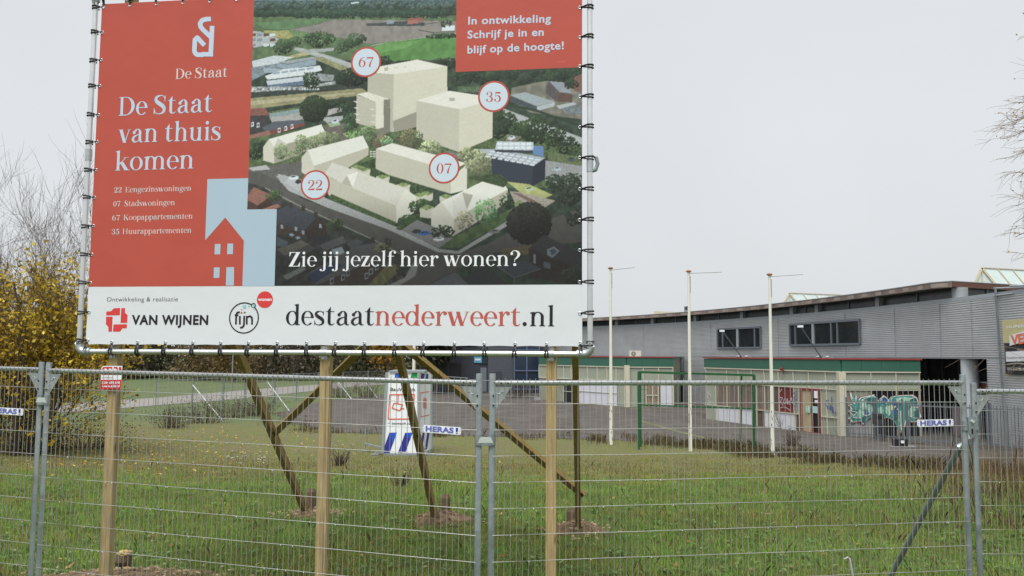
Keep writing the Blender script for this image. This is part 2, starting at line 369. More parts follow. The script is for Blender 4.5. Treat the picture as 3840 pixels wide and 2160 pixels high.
def sans(txt, bold=0.0, space=1.0):
    cu = bpy.data.curves.new('t', 'FONT'); cu.body = txt; cu.size = 1; cu.offset = bold; cu.space_character = space; cu.resolution_u = 4; cu.fill_mode = 'FRONT'
    o = bpy.data.objects.new('t', cu); COL.objects.link(o)
    dg = bpy.context.evaluated_depsgraph_get(); me = o.evaluated_get(dg).to_mesh()
    vs = [(v.co.x, v.co.y) for v in me.vertices]; fs = [tuple(p.vertices) for p in me.polygons]
    o.evaluated_get(dg).to_mesh_clear(); bpy.data.objects.remove(o); bpy.data.curves.remove(cu)
    return vs, fs
CAPH = None
def cap_h():
    global CAPH
    if CAPH is None:
        vs, _ = sans('H'); CAPH = max(v[1] for v in vs)
    return CAPH
class Plane:                            # a flat face in the place: origin, along, up, outward normal
    def __init__(s, o, ax, up, n): s.o, s.ax, s.up, s.n = Vector(o), Vector(ax).normalized(), Vector(up).normalized(), Vector(n).normalized()
    ks = 1.0
    def p(s, u, v, off=0): return s.o + s.ax * u + s.up * v + s.n * (off * s.ks if 0 < off < .0099 else off)
    def uv(s, vx, vy):
        h = plane_hit(vx, vy, s.o, s.n) - s.o; return (h.dot(s.ax), h.dot(s.up))
    def hit(s, vx, vy, off=0):
        u, v = s.uv(vx, vy); return s.p(u, v, off)
def put(pl, flat, faces, bl, br, size, unit, off, name, m, parent, x0=None, x1=None):
    """letters (flat, in font units) laid on plane pl between baseline points bl and br (u, v); unit font units high = size metres"""
    xs = [p[0] for p in flat]; a = min(xs) if x0 is None else x0; b = max(xs) if x1 is None else x1
    d = Vector((br[0] - bl[0], br[1] - bl[1])); L = d.length; d /= L; nrm = Vector((-d.y, d.x)); k = L / (b - a); ky = size / unit
    mb = MB()
    mb.add([pl.p(bl[0] + d.x * (x - a) * k + nrm.x * y * ky, bl[1] + d.y * (x - a) * k + nrm.y * y * ky, off) for x, y in flat], faces)
    return mb.build(name, m, parent)
def pscale(pl, vx, vy):                 # metres per V pixel, upright, at that place of the plane
    a = pl.hit(vx, vy - 5); b = pl.hit(vx, vy + 5); return (a - b).length / 10
def serif(pl, txt, L, Rr, px, unit, off, m, parent, rows=60, name='lettering', track=-6):
    v, f = scan(layout(txt, track), rows)
    return put(pl, v, f, pl.uv(*L), pl.uv(*Rr), px * pscale(pl, *L), unit, off, name, m, parent)
def sanst(pl, txt, L, Rr, px, off, m, parent, bold=0.0, space=1.0, name='lettering'):
    v, f = sans(txt, bold, space)
    return put(pl, v, f, pl.uv(*L), pl.uv(*Rr), px * pscale(pl, *L), cap_h(), off, name, m, parent)
def flatpoly(pl, pts, off, name, m, parent, label=None):
    mb = MB(); mb.add([pl.hit(x, y, off) for x, y in pts], [tuple(range(len(pts)))]); return mb.build(name, m, parent, label)
def ringpts(pl, cx, cy, r, off, n=48):
    u, v = pl.uv(cx, cy); k = pscale(pl, cx, cy) * r
    return [pl.p(u + k * math.cos(2 * math.pi * i / n), v + k * math.sin(2 * math.pi * i / n), off) for i in range(n)]
# ------------------------------------------------------------------ billboard
G = 0.25; PSI = 0.1249; CW, SW = math.cos(PSI), math.sin(PSI)
BO = Vector((-14.7904 * G, 28.5386 * G, EYE + .0310 * G)); BW = 17.4069 * G
BP = Plane(BO, (CW, -SW, .00115), (0, 0, 1), (-SW, -CW, 0))
BP.ks = .3
bb = thing('billboard', (BO.x + BW / 2 * CW, BO.y - BW / 2 * SW, 0), 'large red and white property billboard laced to a pipe frame on timber posts', 'billboard')
VT = BP.uv(262.3, 10)[1]                                 # top of the banner above the bottom pipe
PT = VT + .085
b = BP.p
# frame pipes with elbows
PR = .0222
for nm, p, q in (('frame_pipe', b(0, .05), b(0, PT)), ('frame_pipe', b(BW, .05), b(BW, PT)), ('frame_pipe', b(.05, 0), b(BW - .05, 0)), ('frame_pipe', b(.05, PT), b(BW - .05, PT))):
    MB().tube(p, q, PR, 18, cap=False).build(nm, alu, bb, smooth=True)
for u, v, su, sv in ((0, 0, 1, 1), (BW, 0, -1, 1), (0, PT, 1, -1), (BW, PT, -1, -1)):
    mb = MB(); rr = .034; pts = [b(u, v + sv * .105)] + [b(u, v + sv * .06)]
    for k in range(0, 6):
        a = R(18 * k); pts.append(b(u + su * (.052 - .052 * math.cos(a)), v + sv * (.052 - .052 * math.sin(a))))
    pts += [b(u + su * .06, v), b(u + su * .105, v)]
    mb.path(pts, rr, 14)
    el = mb.build('elbow_fitting', galv, bb, smooth=True)
    sb = MB(); sb.tube(b(u, v + sv * .078, rr - .004), b(u, v + sv * .078, rr + .005), .011, 8); sb.tube(b(u + su * .078, v, rr - .004), b(u + su * .078, v, rr + .005), .011, 8)
    sb.build('grub_screw', galvd, el)
for u, v in ((0, .6 * VT - .13), (BW, .5 * VT - .02)):
    mb = MB(); mb.tube(b(u, v - .05), b(u, v + .05), .0275, 14)
    mb.build('pipe_coupler', galv, bb, smooth=True)
MB().path([b(BW + .012, 1.6, -.02), b(BW + .05, 1.58, -.02), b(BW + .062, 1.53, -.02), b(BW + .045, 1.48, -.02), b(BW + .01, 1.47, -.02)], .016, 8).build('swivel_clamp', galvd, bb, smooth=True)
# banner
bl_, br_ = BP.uv(208.6, 864), BP.uv(1461.5, 877); tl_, tr_ = BP.uv(262.3, 10), BP.uv(1466.5, 0)
e0, e1 = (bl_[0] + tl_[0]) / 2, (br_[0] + tr_[0]) / 2
vb = (bl_[1] + br_[1]) / 2
vtop = tl_[1]
nx_, bw_ = 18, (e1 - e0)
pts = []
ties_b = [281, 346, 416, 485, 555, 625, 697, 771, 844, 917, 992, 1066, 1143, 1218, 1296, 1375]
uk = [BP.uv(x, 870)[0] for x in ties_b]
edge = [(e0, vb)]
us = [e0] + uk + [e1 - .02]
for a_, c_ in zip(us, us[1:]):
    for t in (.2, .5, .8): edge.append((a_ + (c_ - a_) * t, vb + .006 * math.sin(t * math.pi)))
    edge.append((c_, vb))
edge.append((e1, vb))
bnp = [BP.p(u, v, -.003) for u, v in edge] + [BP.p(e1, vtop, -.003), BP.p(e0, vtop, -.003)]
banner = MB().prism(bnp, BP.n * .003).build('banner', white_p, bb)
vred = (BP.uv(325 / K, 1073 / K)[1] + BP.uv(2179 / K, 1072 / K)[1]) / 2
ul = (BP.uv(641, 0)[0] + BP.uv(619, 527)[0]) / 2           # red panel | picture
def rect(u0, v0, u1, v1, off, nm, m, par):
    return MB().add([BP.p(u0, v0, off), BP.p(u1, v0, off), BP.p(u1, v1, off), BP.p(u0, v1, off)], [(0, 1, 2, 3)]).build(nm, m, par)
rect(e0 + .001, vred, ul, vtop - .001, .0012, 'red_panel', red_p, banner)
h_ = [(523, 451), (620.5, 449), (618.4, 527.7), (696, 528), (690.5, 717), (609.7, 717.5), (613.3, 606), (566.4, 547.5), (516, 605)]
hu = [BP.uv(*p) for p in h_]
hu[0] = (hu[8][0], hu[0][1]); hu[1] = (ul, hu[0][1]); hu[2] = (ul, hu[2][1]); hu[3] = (hu[4][0], hu[2][1]); hu[4] = (hu[4][0], vred); hu[5] = (hu[5][0], vred); hu[6] = (hu[5][0], hu[6][1])
MB().add([BP.p(u, v, .0040) for u, v in hu], [tuple(range(9))]).build('blue_house_silhouette', blue_p, banner)
c1 = lambda x, y: ((x / 1.317) / K, (y / 1.317) / K)
for q_ in ([(1061, 1206), (1089, 1206), (1087, 1257), (1059, 1257)], [(1123, 1204), (1151, 1204), (1150, 1256), (1121, 1256)], [(1056, 1322), (1085, 1321), (1083, 1373), (1055, 1374)], [(1118, 1321), (1156, 1320), (1155, 1411), (1115, 1411)]):
    flatpoly(BP, [c1(*p) for p in q_], .0042, 'printed_window', blue_p, banner)
su0, sv0 = BP.uv(1145.5, 180)[0], (BP.uv(1145, 181)[1] + BP.uv(1463, 172)[1]) / 2
rect(su0, sv0, e1 - .001, vtop - .001, .0032, 'red_panel', red_p, banner)
MB().add([BP.p(u, v, .0048) for u, v in [BP.uv(x, y) for x, y in ((1401, 155.3), (1424, 154.8), (1423.5, 159.4), (1400.6, 160))]], [(0, 1, 2, 3)]).build('printed_patch', mat('patch_red', rgb(201, 80, 68), .5, 0, .02), banner)
# circles and numbers
for cx, cy, r_, t_, l0, l1, yb in ((919.9, 157, 38, '67', 901, 937.5, 169.5), (1241.4, 243.9, 39.2, '35', 1222, 1259.4, 257.5), (1116.7, 424, 39, '07', 1097.5, 1134.4, 437.3), (792.6, 466, 37.5, '22', 774, 810.2, 479.3)):
    ro = MB(); ro.add(ringpts(BP, cx, cy, r_, .0046), [tuple(range(48))]); cb = ro.build('number_badge', red_p, banner)
    ri = MB(); ri.add(ringpts(BP, cx, cy, r_ * .885, .0054), [tuple(range(48))]); ri.build('badge_face', badge_p, banner)
    serif(BP, t_, (l0, yb), (l1, yb), 24.8, 665, .0062, ctext_p, banner, 60)
# serif text
for t_, L_, R_, px, un, m_ in (
    ('De Staat', (298.6, 291.3), (532.7, 281.5), 46.2, 700, ltext_p), ('van thuis', (296.5, 359.5), (554.6, 352.5), 33.2, 500, ltext_p),
    ('komen', (289.5, 429.4), (485.8, 424), 33.0, 500, ltext_p), ('De Staat', (441.1, 199.4), (571, 193.7), 25.6, 700, wtext_p),
    ('22', (286.8, 484.8), (305.8, 484.2), 13.2, 665, wtext_p), ('Eengezinswoningen', (315.3, 484.4), (480.1, 480.4), 13.9, 700, wtext_p),
    ('07', (284.7, 519.8), (302.6, 519.2), 13.2, 665, wtext_p), ('Stadswoningen', (312.6, 519.4), (439.3, 516.3), 13.9, 700, wtext_p),
    ('67', (282, 555), (301.3, 554.4), 13.2, 665, wtext_p), ('Koopappartementen', (311, 554.2), (484.1, 550.5), 13.9, 700, wtext_p),
    ('35', (281, 590), (300, 589.4), 13.2, 665, wtext_p), ('Huurappartementen', (308.4, 589.3), (480.9, 586.1), 13.9, 700, wtext_p),
    ('Zie jij jezelf hier wonen?', (726.2, 671.2), (1308.1, 670.2), 36.2, 700, sign_white),
    ('destaat', (718.8, 818), (940.6, 819), 35.0, 500, dtext_p), ('nederweert', (944.0, 819), (1308.6, 821), 35.0, 500, ctext_p), ('.nl', (1314.5, 821), (1394, 821.9), 35.0, 500, dtext_p)):
    serif(BP, t_, L_, R_, px, un, .0062, m_, banner, 64 if px > 20 else 40)
for t_, L_, R_, px, m_, bo, sp_ in (('In ontwikkeling', (1176.8, 62.7), (1385, 57.2), 18.6, ltext_p, .022, 1.08), ('Schrijf je in en', (1175, 97.9), (1366.8, 91.1), 18.6, ltext_p, .022, 1.08),
    ('blijf op de hoogte!', (1175, 135.8), (1417.4, 125), 18.6, ltext_p, .022, 1.08), ('Ontwikkeling & realisatie', (268.7, 758.5), (447.6, 758.1), 10.8, dtext_p, -.012, 1.05),
    ('VAN WIJNEN', (331, 816), (523.5, 816.6), 22.3, dtext_p, .035, 1.1)):
    sanst(BP, t_, L_, R_, px, .0062, m_, banner, bo, sp_)
# small logos
c2 = lambda x, y: ((380 + x / 3.788) / K, (1080 + y / 3.788) / K)
for q_ in ([(72, 334), (138, 331), (178, 288), (267, 285), (263, 386), (70, 388)], [(284, 287), (336, 285), (335, 350), (372, 385), (367, 495), (273, 496)], [(68, 408), (160, 407), (150, 620), (101, 620), (101, 553), (66, 515)], [(174, 518), (364, 515), (361, 572), (300, 573), (264, 620), (166, 620)]):
    flatpoly(BP, [c2(*p) for p in q_], .0045, 'logo_shape', logo_red, banner)
def ringmesh(cx, cy, r0, r1, off, m_, nm):
    a_, c_ = ringpts(BP, cx, cy, r0, off), ringpts(BP, cx, cy, r1, off); n = len(a_)
    MB().add(a_ + c_, [(i, (i + 1) % n, n + (i + 1) % n, n + i) for i in range(n)]).build(nm, m_, banner)
q2 = 1 / 3.788 / K
ringmesh(*c2(2026, 428), 205 * q2, 223 * q2, .0045, dtext_p, 'logo_ring')
ringmesh(*c2(2160, 252), 22 * q2, 36 * q2, .0052, dtext_p, 'logo_ring')
for x, y, r_, m_ in ((2033, 268, 28, teal_p), (2157, 260, 22, teal_p), (2097, 264, 10, letter_grey), (1991, 308, 11, pink_p), (1993, 354, 14, logo_red), (2037, 351, 14, green_p), (2171, 310, 9, pink_p), (2323, 168, 118, logo_red)):
    MB().add(ringpts(BP, *c2(x, y), r_ * q2, .0062), [tuple(range(48))]).build('logo_dot', m_, banner)
def strokes(lst, wd, off, m_, nm, cvt, rows=60):
    polys = []
    for pts_ in lst:
        polys += [q4(a_, c_, wd, wd) for a_, c_ in zip(pts_, pts_[1:])] + [[(x + wd / 2 * math.cos(R(30 * k)), y + wd / 2 * math.sin(R(30 * k))) for k in range(12)] for x, y in pts_[1:-1]]
    v, f = scan(polys, rows); MB().add([BP.hit(*cvt(x, y), off) for x, y in v], f).build(nm, m_, banner)
strokes([[(1912, 522), (1916, 390), (1930, 352), (1968, 345)], [(1896, 388), (1946, 388)], [(1968, 522), (1968, 398)], [(2030, 398), (2026, 530), (2006, 562), (1970, 566)], [(2066, 522), (2066, 400)], [(2066, 420), (2110, 402), (2138, 420), (2142, 460), (2140, 522)]], 25, .0066, dtext_p, 'lettering', c2)
sanst(BP, 'wonen', c2(2226, 185), c2(2420, 185), 43 * q2, .0070, sign_white, banner, .03)
c3 = lambda x, y: ((640 + x / 4.996) / K, (30 + y / 4.996) / K)
strokes([[(749, 212), (640, 217), (580, 240), (545, 300), (560, 360), (600, 410), (770, 570)], [(773, 336), (745, 905)], [(790, 867), (500, 880), (458, 855), (440, 810), (450, 600), (495, 560), (630, 705)]], 86, .0062, ltext_p, 'logo_shape', c3, 80)
# lacing: a black elastic loop at every eyelet, round the pipe
def tie(u, v, du, dv, k):
    jx = .006 * math.sin(k * 2.1); eye_ = (u, v)
    mb = MB(); au, av = (1, 0) if du else (0, 1)
    for s_ in (-1, 1):
        pu, pv = (du, dv); ou, ov = (0, s_ * .011 + jx) if du else (s_ * .011 + jx, 0)
        L_ = du or dv; sg = 1 if L_ > 0 else -1
        P3 = lambda a, w_, o_: b(u + (a if du else ou * w_), v + (a if dv else ov * w_), o_)
        mb.path([P3(0, .2, .006), P3(L_ * .45, .6, .014), P3(L_ - sg * .012, 1, .027), P3(L_ + sg * .016, 1.1, .022), P3(L_ + sg * .028, 1.1, 0), P3(L_ + sg * .012, 1, -.026), P3(L_ - sg * .02, .9, -.022)], .0072, 6)
    t_ = mb.build('elastic_tie', black, bb, smooth=True)
    e_ = MB(); e_.path([b(u - sgn(du) * .010 + .011 * math.cos(R(40 * i)), v - sgn(dv) * .010 + .011 * math.sin(R(40 * i)), .006) for i in range(9)], .0035, 5, True).build('eyelet', galv, t_, smooth=True)
def sgn(x): return (x > 0) - (x < 0)
for i, u in enumerate(uk): tie(u, vb + .012, 0, -(vb + .012), i)
tie(e0 + .012, vb + .02, 0, -(vb + .02), 3); tie(e1 - .015, vb + .02, 0, -(vb + .02), 4)
ly = [20, 83, 152, 217, 290, 357, 428, 497, 568, 640, 712, 785, 856]; ry = [20, 95, 168, 244, 321, 398, 477, 555, 631, 711, 790, 872]
for i, y in enumerate(ly): tie(e0 + .010, BP.uv(225, y)[1], -(e0 + .010), 0, i)
for i, y in enumerate(ry): tie(e1 - .010, BP.uv(1470, y)[1], BW - e1 + .010, 0, i)
for i in range(18): tie(e0 + .02 + i * (e1 - e0 - .04) / 17, vtop - .012, 0, PT - vtop + .012, i)
# posts, clamps, braces
PW = .082
def post_u(vx): return BP.uv(vx, 900)[0]
pbase = []
for i, (vx, w_) in enumerate(((289, PW), (818, PW), (1386, PW * .98))):
    u = post_u(vx) + (.012 if i == 0 else 0); ctr = -.030 - w_ / 2
    if i == 0: u = BP.uv(279, 900)[0]
    if i == 1: u = BP.uv(811, 900)[0] + .012
    p0 = b(u, 0, ctr); p0.z = -.3; p1 = b(u, PT + .09, ctr)
    mb = MB(); mb.bar(p0, p1, w_, w_, BP.n)
    mb.build('post', wood, bb); pbase.append((u, ctr))
    for v in ((0, PT)):
        mc = MB(); mc.bar(b(u - .005, v - .055, -.027), b(u - .005, v + .055, -.027), .05, .006, BP.n)
        mc.tube(b(u - .032, v), b(u + .022, v), .0275, 14)
        for dv in (-.043, .043): mc.tube(b(u - .005, v + dv, -.024), b(u - .005, v + dv, -.014), .009, 6)
        mc.build('post_clamp', galv, bb, smooth=False)
def brace(p, q, w_, h_, nm='brace', upv=None):
    return MB().bar(p, q, w_, h_, upv).build(nm, woodg, bb)
feet = [gp(772, 1293), gp(1097, 1312), gp(1455, 1338)]
tops = []
sights = ((597, 880), (1000, 878), (1447, 878))
brl = []
for (u, ctr), f_, sv in zip(pbase, feet, sights):
    po = b(u, 0, ctr - PW / 2)
    dh = Vector((po.x - f_.x, po.y - f_.y, 0))
    nrm = Vector((-dh.y, dh.x, 0)).normalized()
    h1 = plane_hit(sv[0], sv[1], f_, nrm); t1 = (h1 - f_).dot(dh) / dh.length_squared
    top = f_ + dh + Vector((0, 0, (h1.z - f_.z) / t1))
    if len(brl) == 2:                                    # the right-hand brace leans slightly outwards to the upper rail
        zt_ = (brl[0][1].z + brl[1][1].z) / 2
        for _ in range(40):
            cand = [at(1455 - (1338 - y_) * 8 / 458, y_, po.y + .02) for y_ in (400, -600)]
            top = cand[0] + (cand[1] - cand[0]) * ((zt_ - cand[0].z) / (cand[1].z - cand[0].z)); break
    brl.append((f_, top))
    fl = f_ + (f_ - top).normalized() * .1
    brace(fl, top, .065, .10)
# diagonals between the braces
def on_brace(i, vx, vy):
    f_, t_ = brl[i]; d = t_ - f_; n = d.cross(Vector((1, 0, 0))).normalized(); h = plane_hit(vx, vy, f_, n); return f_ + d * ((h - f_).dot(d) / d.length_squared)
a0 = on_brace(0, 704, 1092); pl_n = (brl[0][1] - brl[0][0]).cross(brl[1][0] - brl[0][0]).normalized()
h1 = plane_hit(908, 880, a0, pl_n); d1 = (h1 - a0)
a1 = a0 + d1 * 2.05
nb = Vector((pl_n.x, pl_n.y, pl_n.z)); nb = nb if nb.y < 0 else -nb
o_ = nb * -.001
brace(a0 + o_ - d1.normalized() * .05, a1 + o_, .075, .055, 'diagonal_brace', nb)
c0 = on_brace(2, 1452, 1248); pl2 = (brl[1][1] - brl[1][0]).cross(brl[2][0] - brl[1][0]).normalized()
h2 = plane_hit(1040, 905, c0, pl2); d2 = h2 - c0
nb2 = pl2 if pl2.y < 0 else -pl2
brace(c0 - d2.normalized() * .07 + nb2 * -.07, c0 + d2 * 1.35 + nb2 * -.07, .075, .055, 'diagonal_brace', nb2)
stk = []
for f_, dx, h_, vx in ((feet[0], .02, .30, 0), (feet[1], .10, .30, 0), (feet[2], -.07, .24, 0)):
    p = Vector((f_.x + dx, f_.y + .10, terr(f_.x, f_.y) - .1))
    mb = MB(); mb.path([p, p + Vector((0, 0, .1)), p + Vector((.004, 0, h_ + .08)), p + Vector((.008, .01, h_ + .12))], [.075, .072, .068, .055], 9)
    mb.build('anchor_stake', stump_m, bb)
# installer's plate on the left post
SU, sctr = pbase[0]
SPn = Plane(b(SU, 0, .004), BP.ax, (0, 0, 1), BP.n)
c4 = lambda x, y: ((320 + x / 8.525) / K, (1330 + y / 8.525) / K)
def plate(pts, off, nm, m_, par): 
    return MB().prism([SPn.hit(*c4(x, y), off) for x, y in pts], SPn.n * -.003).build(nm, m_, par)
sp_ = plate([(475, 1110), (1130, 1108), (1185, 360), (590, 360), (540, 385), (512, 440)], 0, 'installer_plate', sign_white, bb)
def pl2f(pts, off, m_, nm='plate_print'): return MB().add([SPn.hit(*c4(x, y), off) for x, y in pts], [tuple(range(len(pts)))]).build(nm, m_, sp_)
pl2f([(480, 1108), (1128, 1106), (1155, 775), (1120, 802), (497, 804)], .0015, sign_red)
pl2f([(520, 645), (1158, 645), (1152, 392), (600, 392), (555, 410), (540, 450)], .0015, sign_red)
sanst(SPn, 'asbi', c4(580, 610), c4(1080, 610), 235 / 8.525 / K, .003, sign_white, sp_, .03)
sanst(SPn, 'reclame', c4(530, 755), c4(885, 752), 70 / 8.525 / K, .003, letter_grey, sp_)
sanst(SPn, '0184 698 698', c4(540, 935), c4(1108, 928), 72 / 8.525 / K, .003, sign_white, sp_, .03)
sanst(SPn, 'www.asbi.nl', c4(540, 1040), c4(1100, 1036), 72 / 8.525 / K, .003, sign_white, sp_, .03)
# offcut of post beside the left post and loose soil
u, ctr = pbase[0]
op = gp(452, 1449 + 20)
# ------------------------------------------------------------------ the aerial picture printed on the banner (flat print: colours per point of a fine grid)
PW_, PH_ = 720, 640
pu0, pu1, pv0, pv1 = ul, e1 - .001, vred, vtop - .001
img = np.zeros((PH_, PW_, 3)); 
o0 = BP.uv(900, 300)
# homography V -> (u, v) from four points
def homog():
    src = [(620, 0), (1460, 0), (1460, 718), (620, 718)]; A = []
    for x, y in src:
        u, v = BP.uv(x, y); X = (u - pu0) / (pu1 - pu0) * PW_; Y = (pv1 - v) / (pv1 - pv0) * PH_
        A += [[x, y, 1, 0, 0, 0, -X * x, -X * y, X], [0, 0, 0, x, y, 1, -Y * x, -Y * y, Y]]
    A = np.array(A); return np.append(np.linalg.solve(A[:, :8], A[:, 8]), 1).reshape(3, 3)
HM = homog()
def pix(pts):
    p = np.c_[np.array(pts, float), np.ones(len(pts))] @ HM.T; return p[:, :2] / p[:, 2:]
A_ = lambda pts: [((900 + x / 1.84) / K, (y / 1.84) / K) for x, y in pts]
B_ = lambda pts: [((900 + x / 1.8114) / K, (600 + y / 1.8114) / K) for x, y in pts]
yy, xx = np.mgrid[0:PH_, 0:PW_]
def vnoise(w_, h_, cell):
    g = nrng.random((h_ // cell + 3, w_ // cell + 3)); y = np.arange(h_) / cell; x = np.arange(w_) / cell
    y0 = y.astype(int); x0 = x.astype(int); fy = (y - y0)[:, None]; fx = (x - x0)[None]
    fy = fy * fy * (3 - 2 * fy); fx = fx * fx * (3 - 2 * fx)
    a = g[y0][:, x0]; b_ = g[y0][:, x0 + 1]; c = g[y0 + 1][:, x0]; d = g[y0 + 1][:, x0 + 1]
    return (a * (1 - fx) + b_ * fx) * (1 - fy) + (c * (1 - fx) + d * fx) * fy
N3, N8, N20 = vnoise(PW_, PH_, 3), vnoise(PW_, PH_, 8), vnoise(PW_, PH_, 22)
def paint(pts, col, tex=0.0, nz=None, rowtex=0):
    p = pix(pts); x0, x1 = max(0, int(p[:, 0].min()) - 1), min(PW_, int(p[:, 0].max()) + 2); y0, y1 = max(0, int(p[:, 1].min()) - 1), min(PH_, int(p[:, 1].max()) + 2)
    if x1 <= x0 or y1 <= y0: return
    X = xx[y0:y1, x0:x1] + .5; Y = yy[y0:y1, x0:x1] + .5; ins = np.zeros(X.shape, bool)
    for (ax, ay), (bx, by) in zip(p, np.roll(p, -1, 0)):
        if ay == by: continue
        c = ((ay > Y) != (by > Y)) & (X < (bx - ax) * (Y - ay) / (by - ay) + ax); ins ^= c
    t = 1 + tex * ((N3 if nz is None else nz)[y0:y1, x0:x1] - .5) * 2
    if rowtex: t = t * (1 + rowtex * np.sin(Y * 1.3 + X * .35))
    sub = img[y0:y1, x0:x1]; sub[ins] = (np.array(col, float)[None, None] * t[..., None])[ins]
def line(pts, w_, col):
    for a, c in zip(pts, pts[1:]):
        dx, dy = c[0] - a[0], c[1] - a[1]; L = math.hypot(dx, dy) or 1; nx, ny = -dy / L * w_ / 2, dx / L * w_ / 2
        paint([(a[0] + nx, a[1] + ny), (c[0] + nx, c[1] + ny), (c[0] - nx, c[1] - ny), (a[0] - nx, a[1] - ny)], col)
def tree(cx, cy, rx, ry=None, col=(50, 66, 44), n=None, cv=A_):
    ry = ry or rx; c0_ = pix(cv([(cx, cy), (cx + rx, cy), (cx, cy + ry)])); X, Y = c0_[0]; ax = abs(c0_[1][0] - X); ay = abs(c0_[2][1] - Y)
    n = n or int(30 + ax * ay * .35)
    for i in range(n):
        a = rng.random() * 6.283; r_ = math.sqrt(rng.random()); px_, py_ = X + ax * r_ * math.cos(a), Y + ay * r_ * math.sin(a)
        lit = (.75 + .55 * (-(py_ - Y) / ay * .55 - (px_ - X) / ax * .25 + .3)) * rng.uniform(.75, 1.2)
        rr = rng.uniform(.7, 1.9) * (.6 + .03 * ax); x0, x1 = int(px_ - rr), int(px_ + rr) + 1; y0, y1 = int(py_ - rr), int(py_ + rr) + 1
        x0, y0 = max(0, x0), max(0, y0)
        if x1 <= x0 or y1 <= y0 or x0 >= PW_ or y0 >= PH_: continue
        sub = img[y0:y1, x0:x1]; m_ = (xx[y0:y1, x0:x1] - px_) ** 2 + (yy[y0:y1, x0:x1] - py_) ** 2 < rr * rr
        sub[m_] = np.array(col) * lit
def car(cx, cy, col, cv=A_, s=26):
    paint(cv([(cx - s, cy + 4), (cx - s * .7, cy - 6), (cx - s * .3, cy - 15), (cx + s * .5, cy - 17), (cx + s, cy - 6), (cx + s * .95, cy + 6), (cx - s * .2, cy + 15)]), col)
    paint(cv([(cx - s * .55, cy - 3), (cx - s * .22, cy - 11), (cx + s * .4, cy - 12), (cx + s * .5, cy - 5)]), (40, 45, 52))
img[:] = (52, 66, 52); img *= (1 + .5 * (N8 - .5))[..., None]
paint(A_([(60, -80), (1700, -80), (1700, 20), (60, 26)]), (104, 122, 130), .15, N8)
paint(A_([(60, 8), (1700, 2), (1700, 40), (60, 46)]), (70, 92, 92), .3)
for i in range(90): tree(90 + i * 16, rng.uniform(18, 60), 20, 13, rng.choice([(72, 92, 84), (62, 84, 72), (84, 100, 92)]))
paint(A_([(760, 22), (820, 15), (820, 26), (765, 30)]), (200, 208, 212))
paint(A_([(60, 120), (1490, 110), (1490, 420), (60, 420)]), (90, 112, 74), .15, N8)
paint(A_([(620, 138), (1490, 150), (1490, 235), (900, 305), (640, 255), (300, 200), (560, 165)]), (133, 125, 118), .08, N8, .03)
paint(A_([(100, 160), (560, 132), (640, 140), (300, 212), (150, 195)]), (92, 126, 84), .1, N8)
line(A_([(100, 165), (170, 205), (300, 212), (550, 168)]), .9, (56, 78, 52))
paint(A_([(160, 215), (330, 212), (520, 250), (300, 272), (180, 240)]), (158, 152, 92), .12)
paint(A_([(330, 212), (640, 250), (700, 275), (520, 290), (380, 270)]), (104, 132, 84), .1)
for i in range(70): tree(110 + i * 19 + rng.uniform(-6, 6), 92 + 8 * math.sin(i * .5) + rng.uniform(-8, 8), 26, 24, rng.choice([(50, 74, 58), (46, 66, 52), (60, 84, 62)]))
for i in range(16): tree(410 + i * 62, 100, 40, 30, (52, 76, 58))
paint(A_([(870, 165), (1150, 150), (1270, 160), (1270, 182), (870, 182)]), (66, 72, 74), .2)
line(A_([(870, 178), (1190, 182), (1360, 160)]), 1.2, (42, 54, 44))
paint(A_([(1010, 142), (1060, 140), (1060, 166), (1010, 168)]), (140, 146, 150)); paint(A_([(1150, 130), (1258, 128), (1268, 152), (1165, 158)]), (150, 84, 74)); paint(A_([(1160, 146), (1225, 140), (1230, 165), (1150, 172)]), (168, 104, 90))
paint(A_([(1390, 195), (1430, 178), (1478, 180), (1478, 215), (1390, 218)]), (206, 210, 212)); tree(1420, 165, 40, 25, (48, 64, 48)); line(A_([(1230, 212), (1330, 228), (1480, 222)]), 1.6, (44, 58, 44))
line(A_([(1490, 235), (1280, 262), (1000, 300), (900, 320)]), 1.6, (176, 172, 158))
paint(A_([(920, 330), (1000, 300), (1285, 262), (1490, 245), (1490, 400), (1060, 425), (960, 390)]), (86, 134, 66), .09, N8)
paint(A_([(920, 330), (1000, 305), (1250, 280), (1130, 340), (960, 370)]), (102, 150, 78), .08, N8)
tree(1390, 250, 110, 16, (52, 76, 50)); tree(1000, 415, 45, 30, (40, 56, 40)); tree(1440, 440, 60, 40, (40, 56, 40)); tree(1380, 430, 40, 25, (46, 62, 42))
# crossing, road, industrial blocks on the left
paint(A_([(60, 215), (140, 220), (270, 270), (240, 300), (60, 340)]), (170, 170, 164), .1)
for i in range(12): paint(A_([(70 + i % 4 * 45, 235 + i // 4 * 35), (108 + i % 4 * 45, 232 + i // 4 * 35), (110 + i % 4 * 45, 250 + i // 4 * 35), (72 + i % 4 * 45, 256 + i // 4 * 35)]), rng.choice([(196, 202, 206), (120, 136, 150), (90, 70, 66), (160, 170, 176)]))
paint(A_([(380, 330), (430, 335), (640, 395), (800, 450), (880, 500), (760, 480), (560, 405), (370, 345)]), (164, 166, 164), .05); line(A_([(420, 345), (800, 455)]), .4, (215, 215, 212))
paint(A_([(380, 350), (560, 340), (660, 330), (640, 355), (430, 370)]), (158, 160, 156), .05)
paint(A_([(300, 400), (440, 360), (480, 380), (330, 410)]), (168, 156, 112), .1); paint(A_([(490, 400), (560, 395), (800, 490), (760, 520)]), (138, 136, 96), .15)
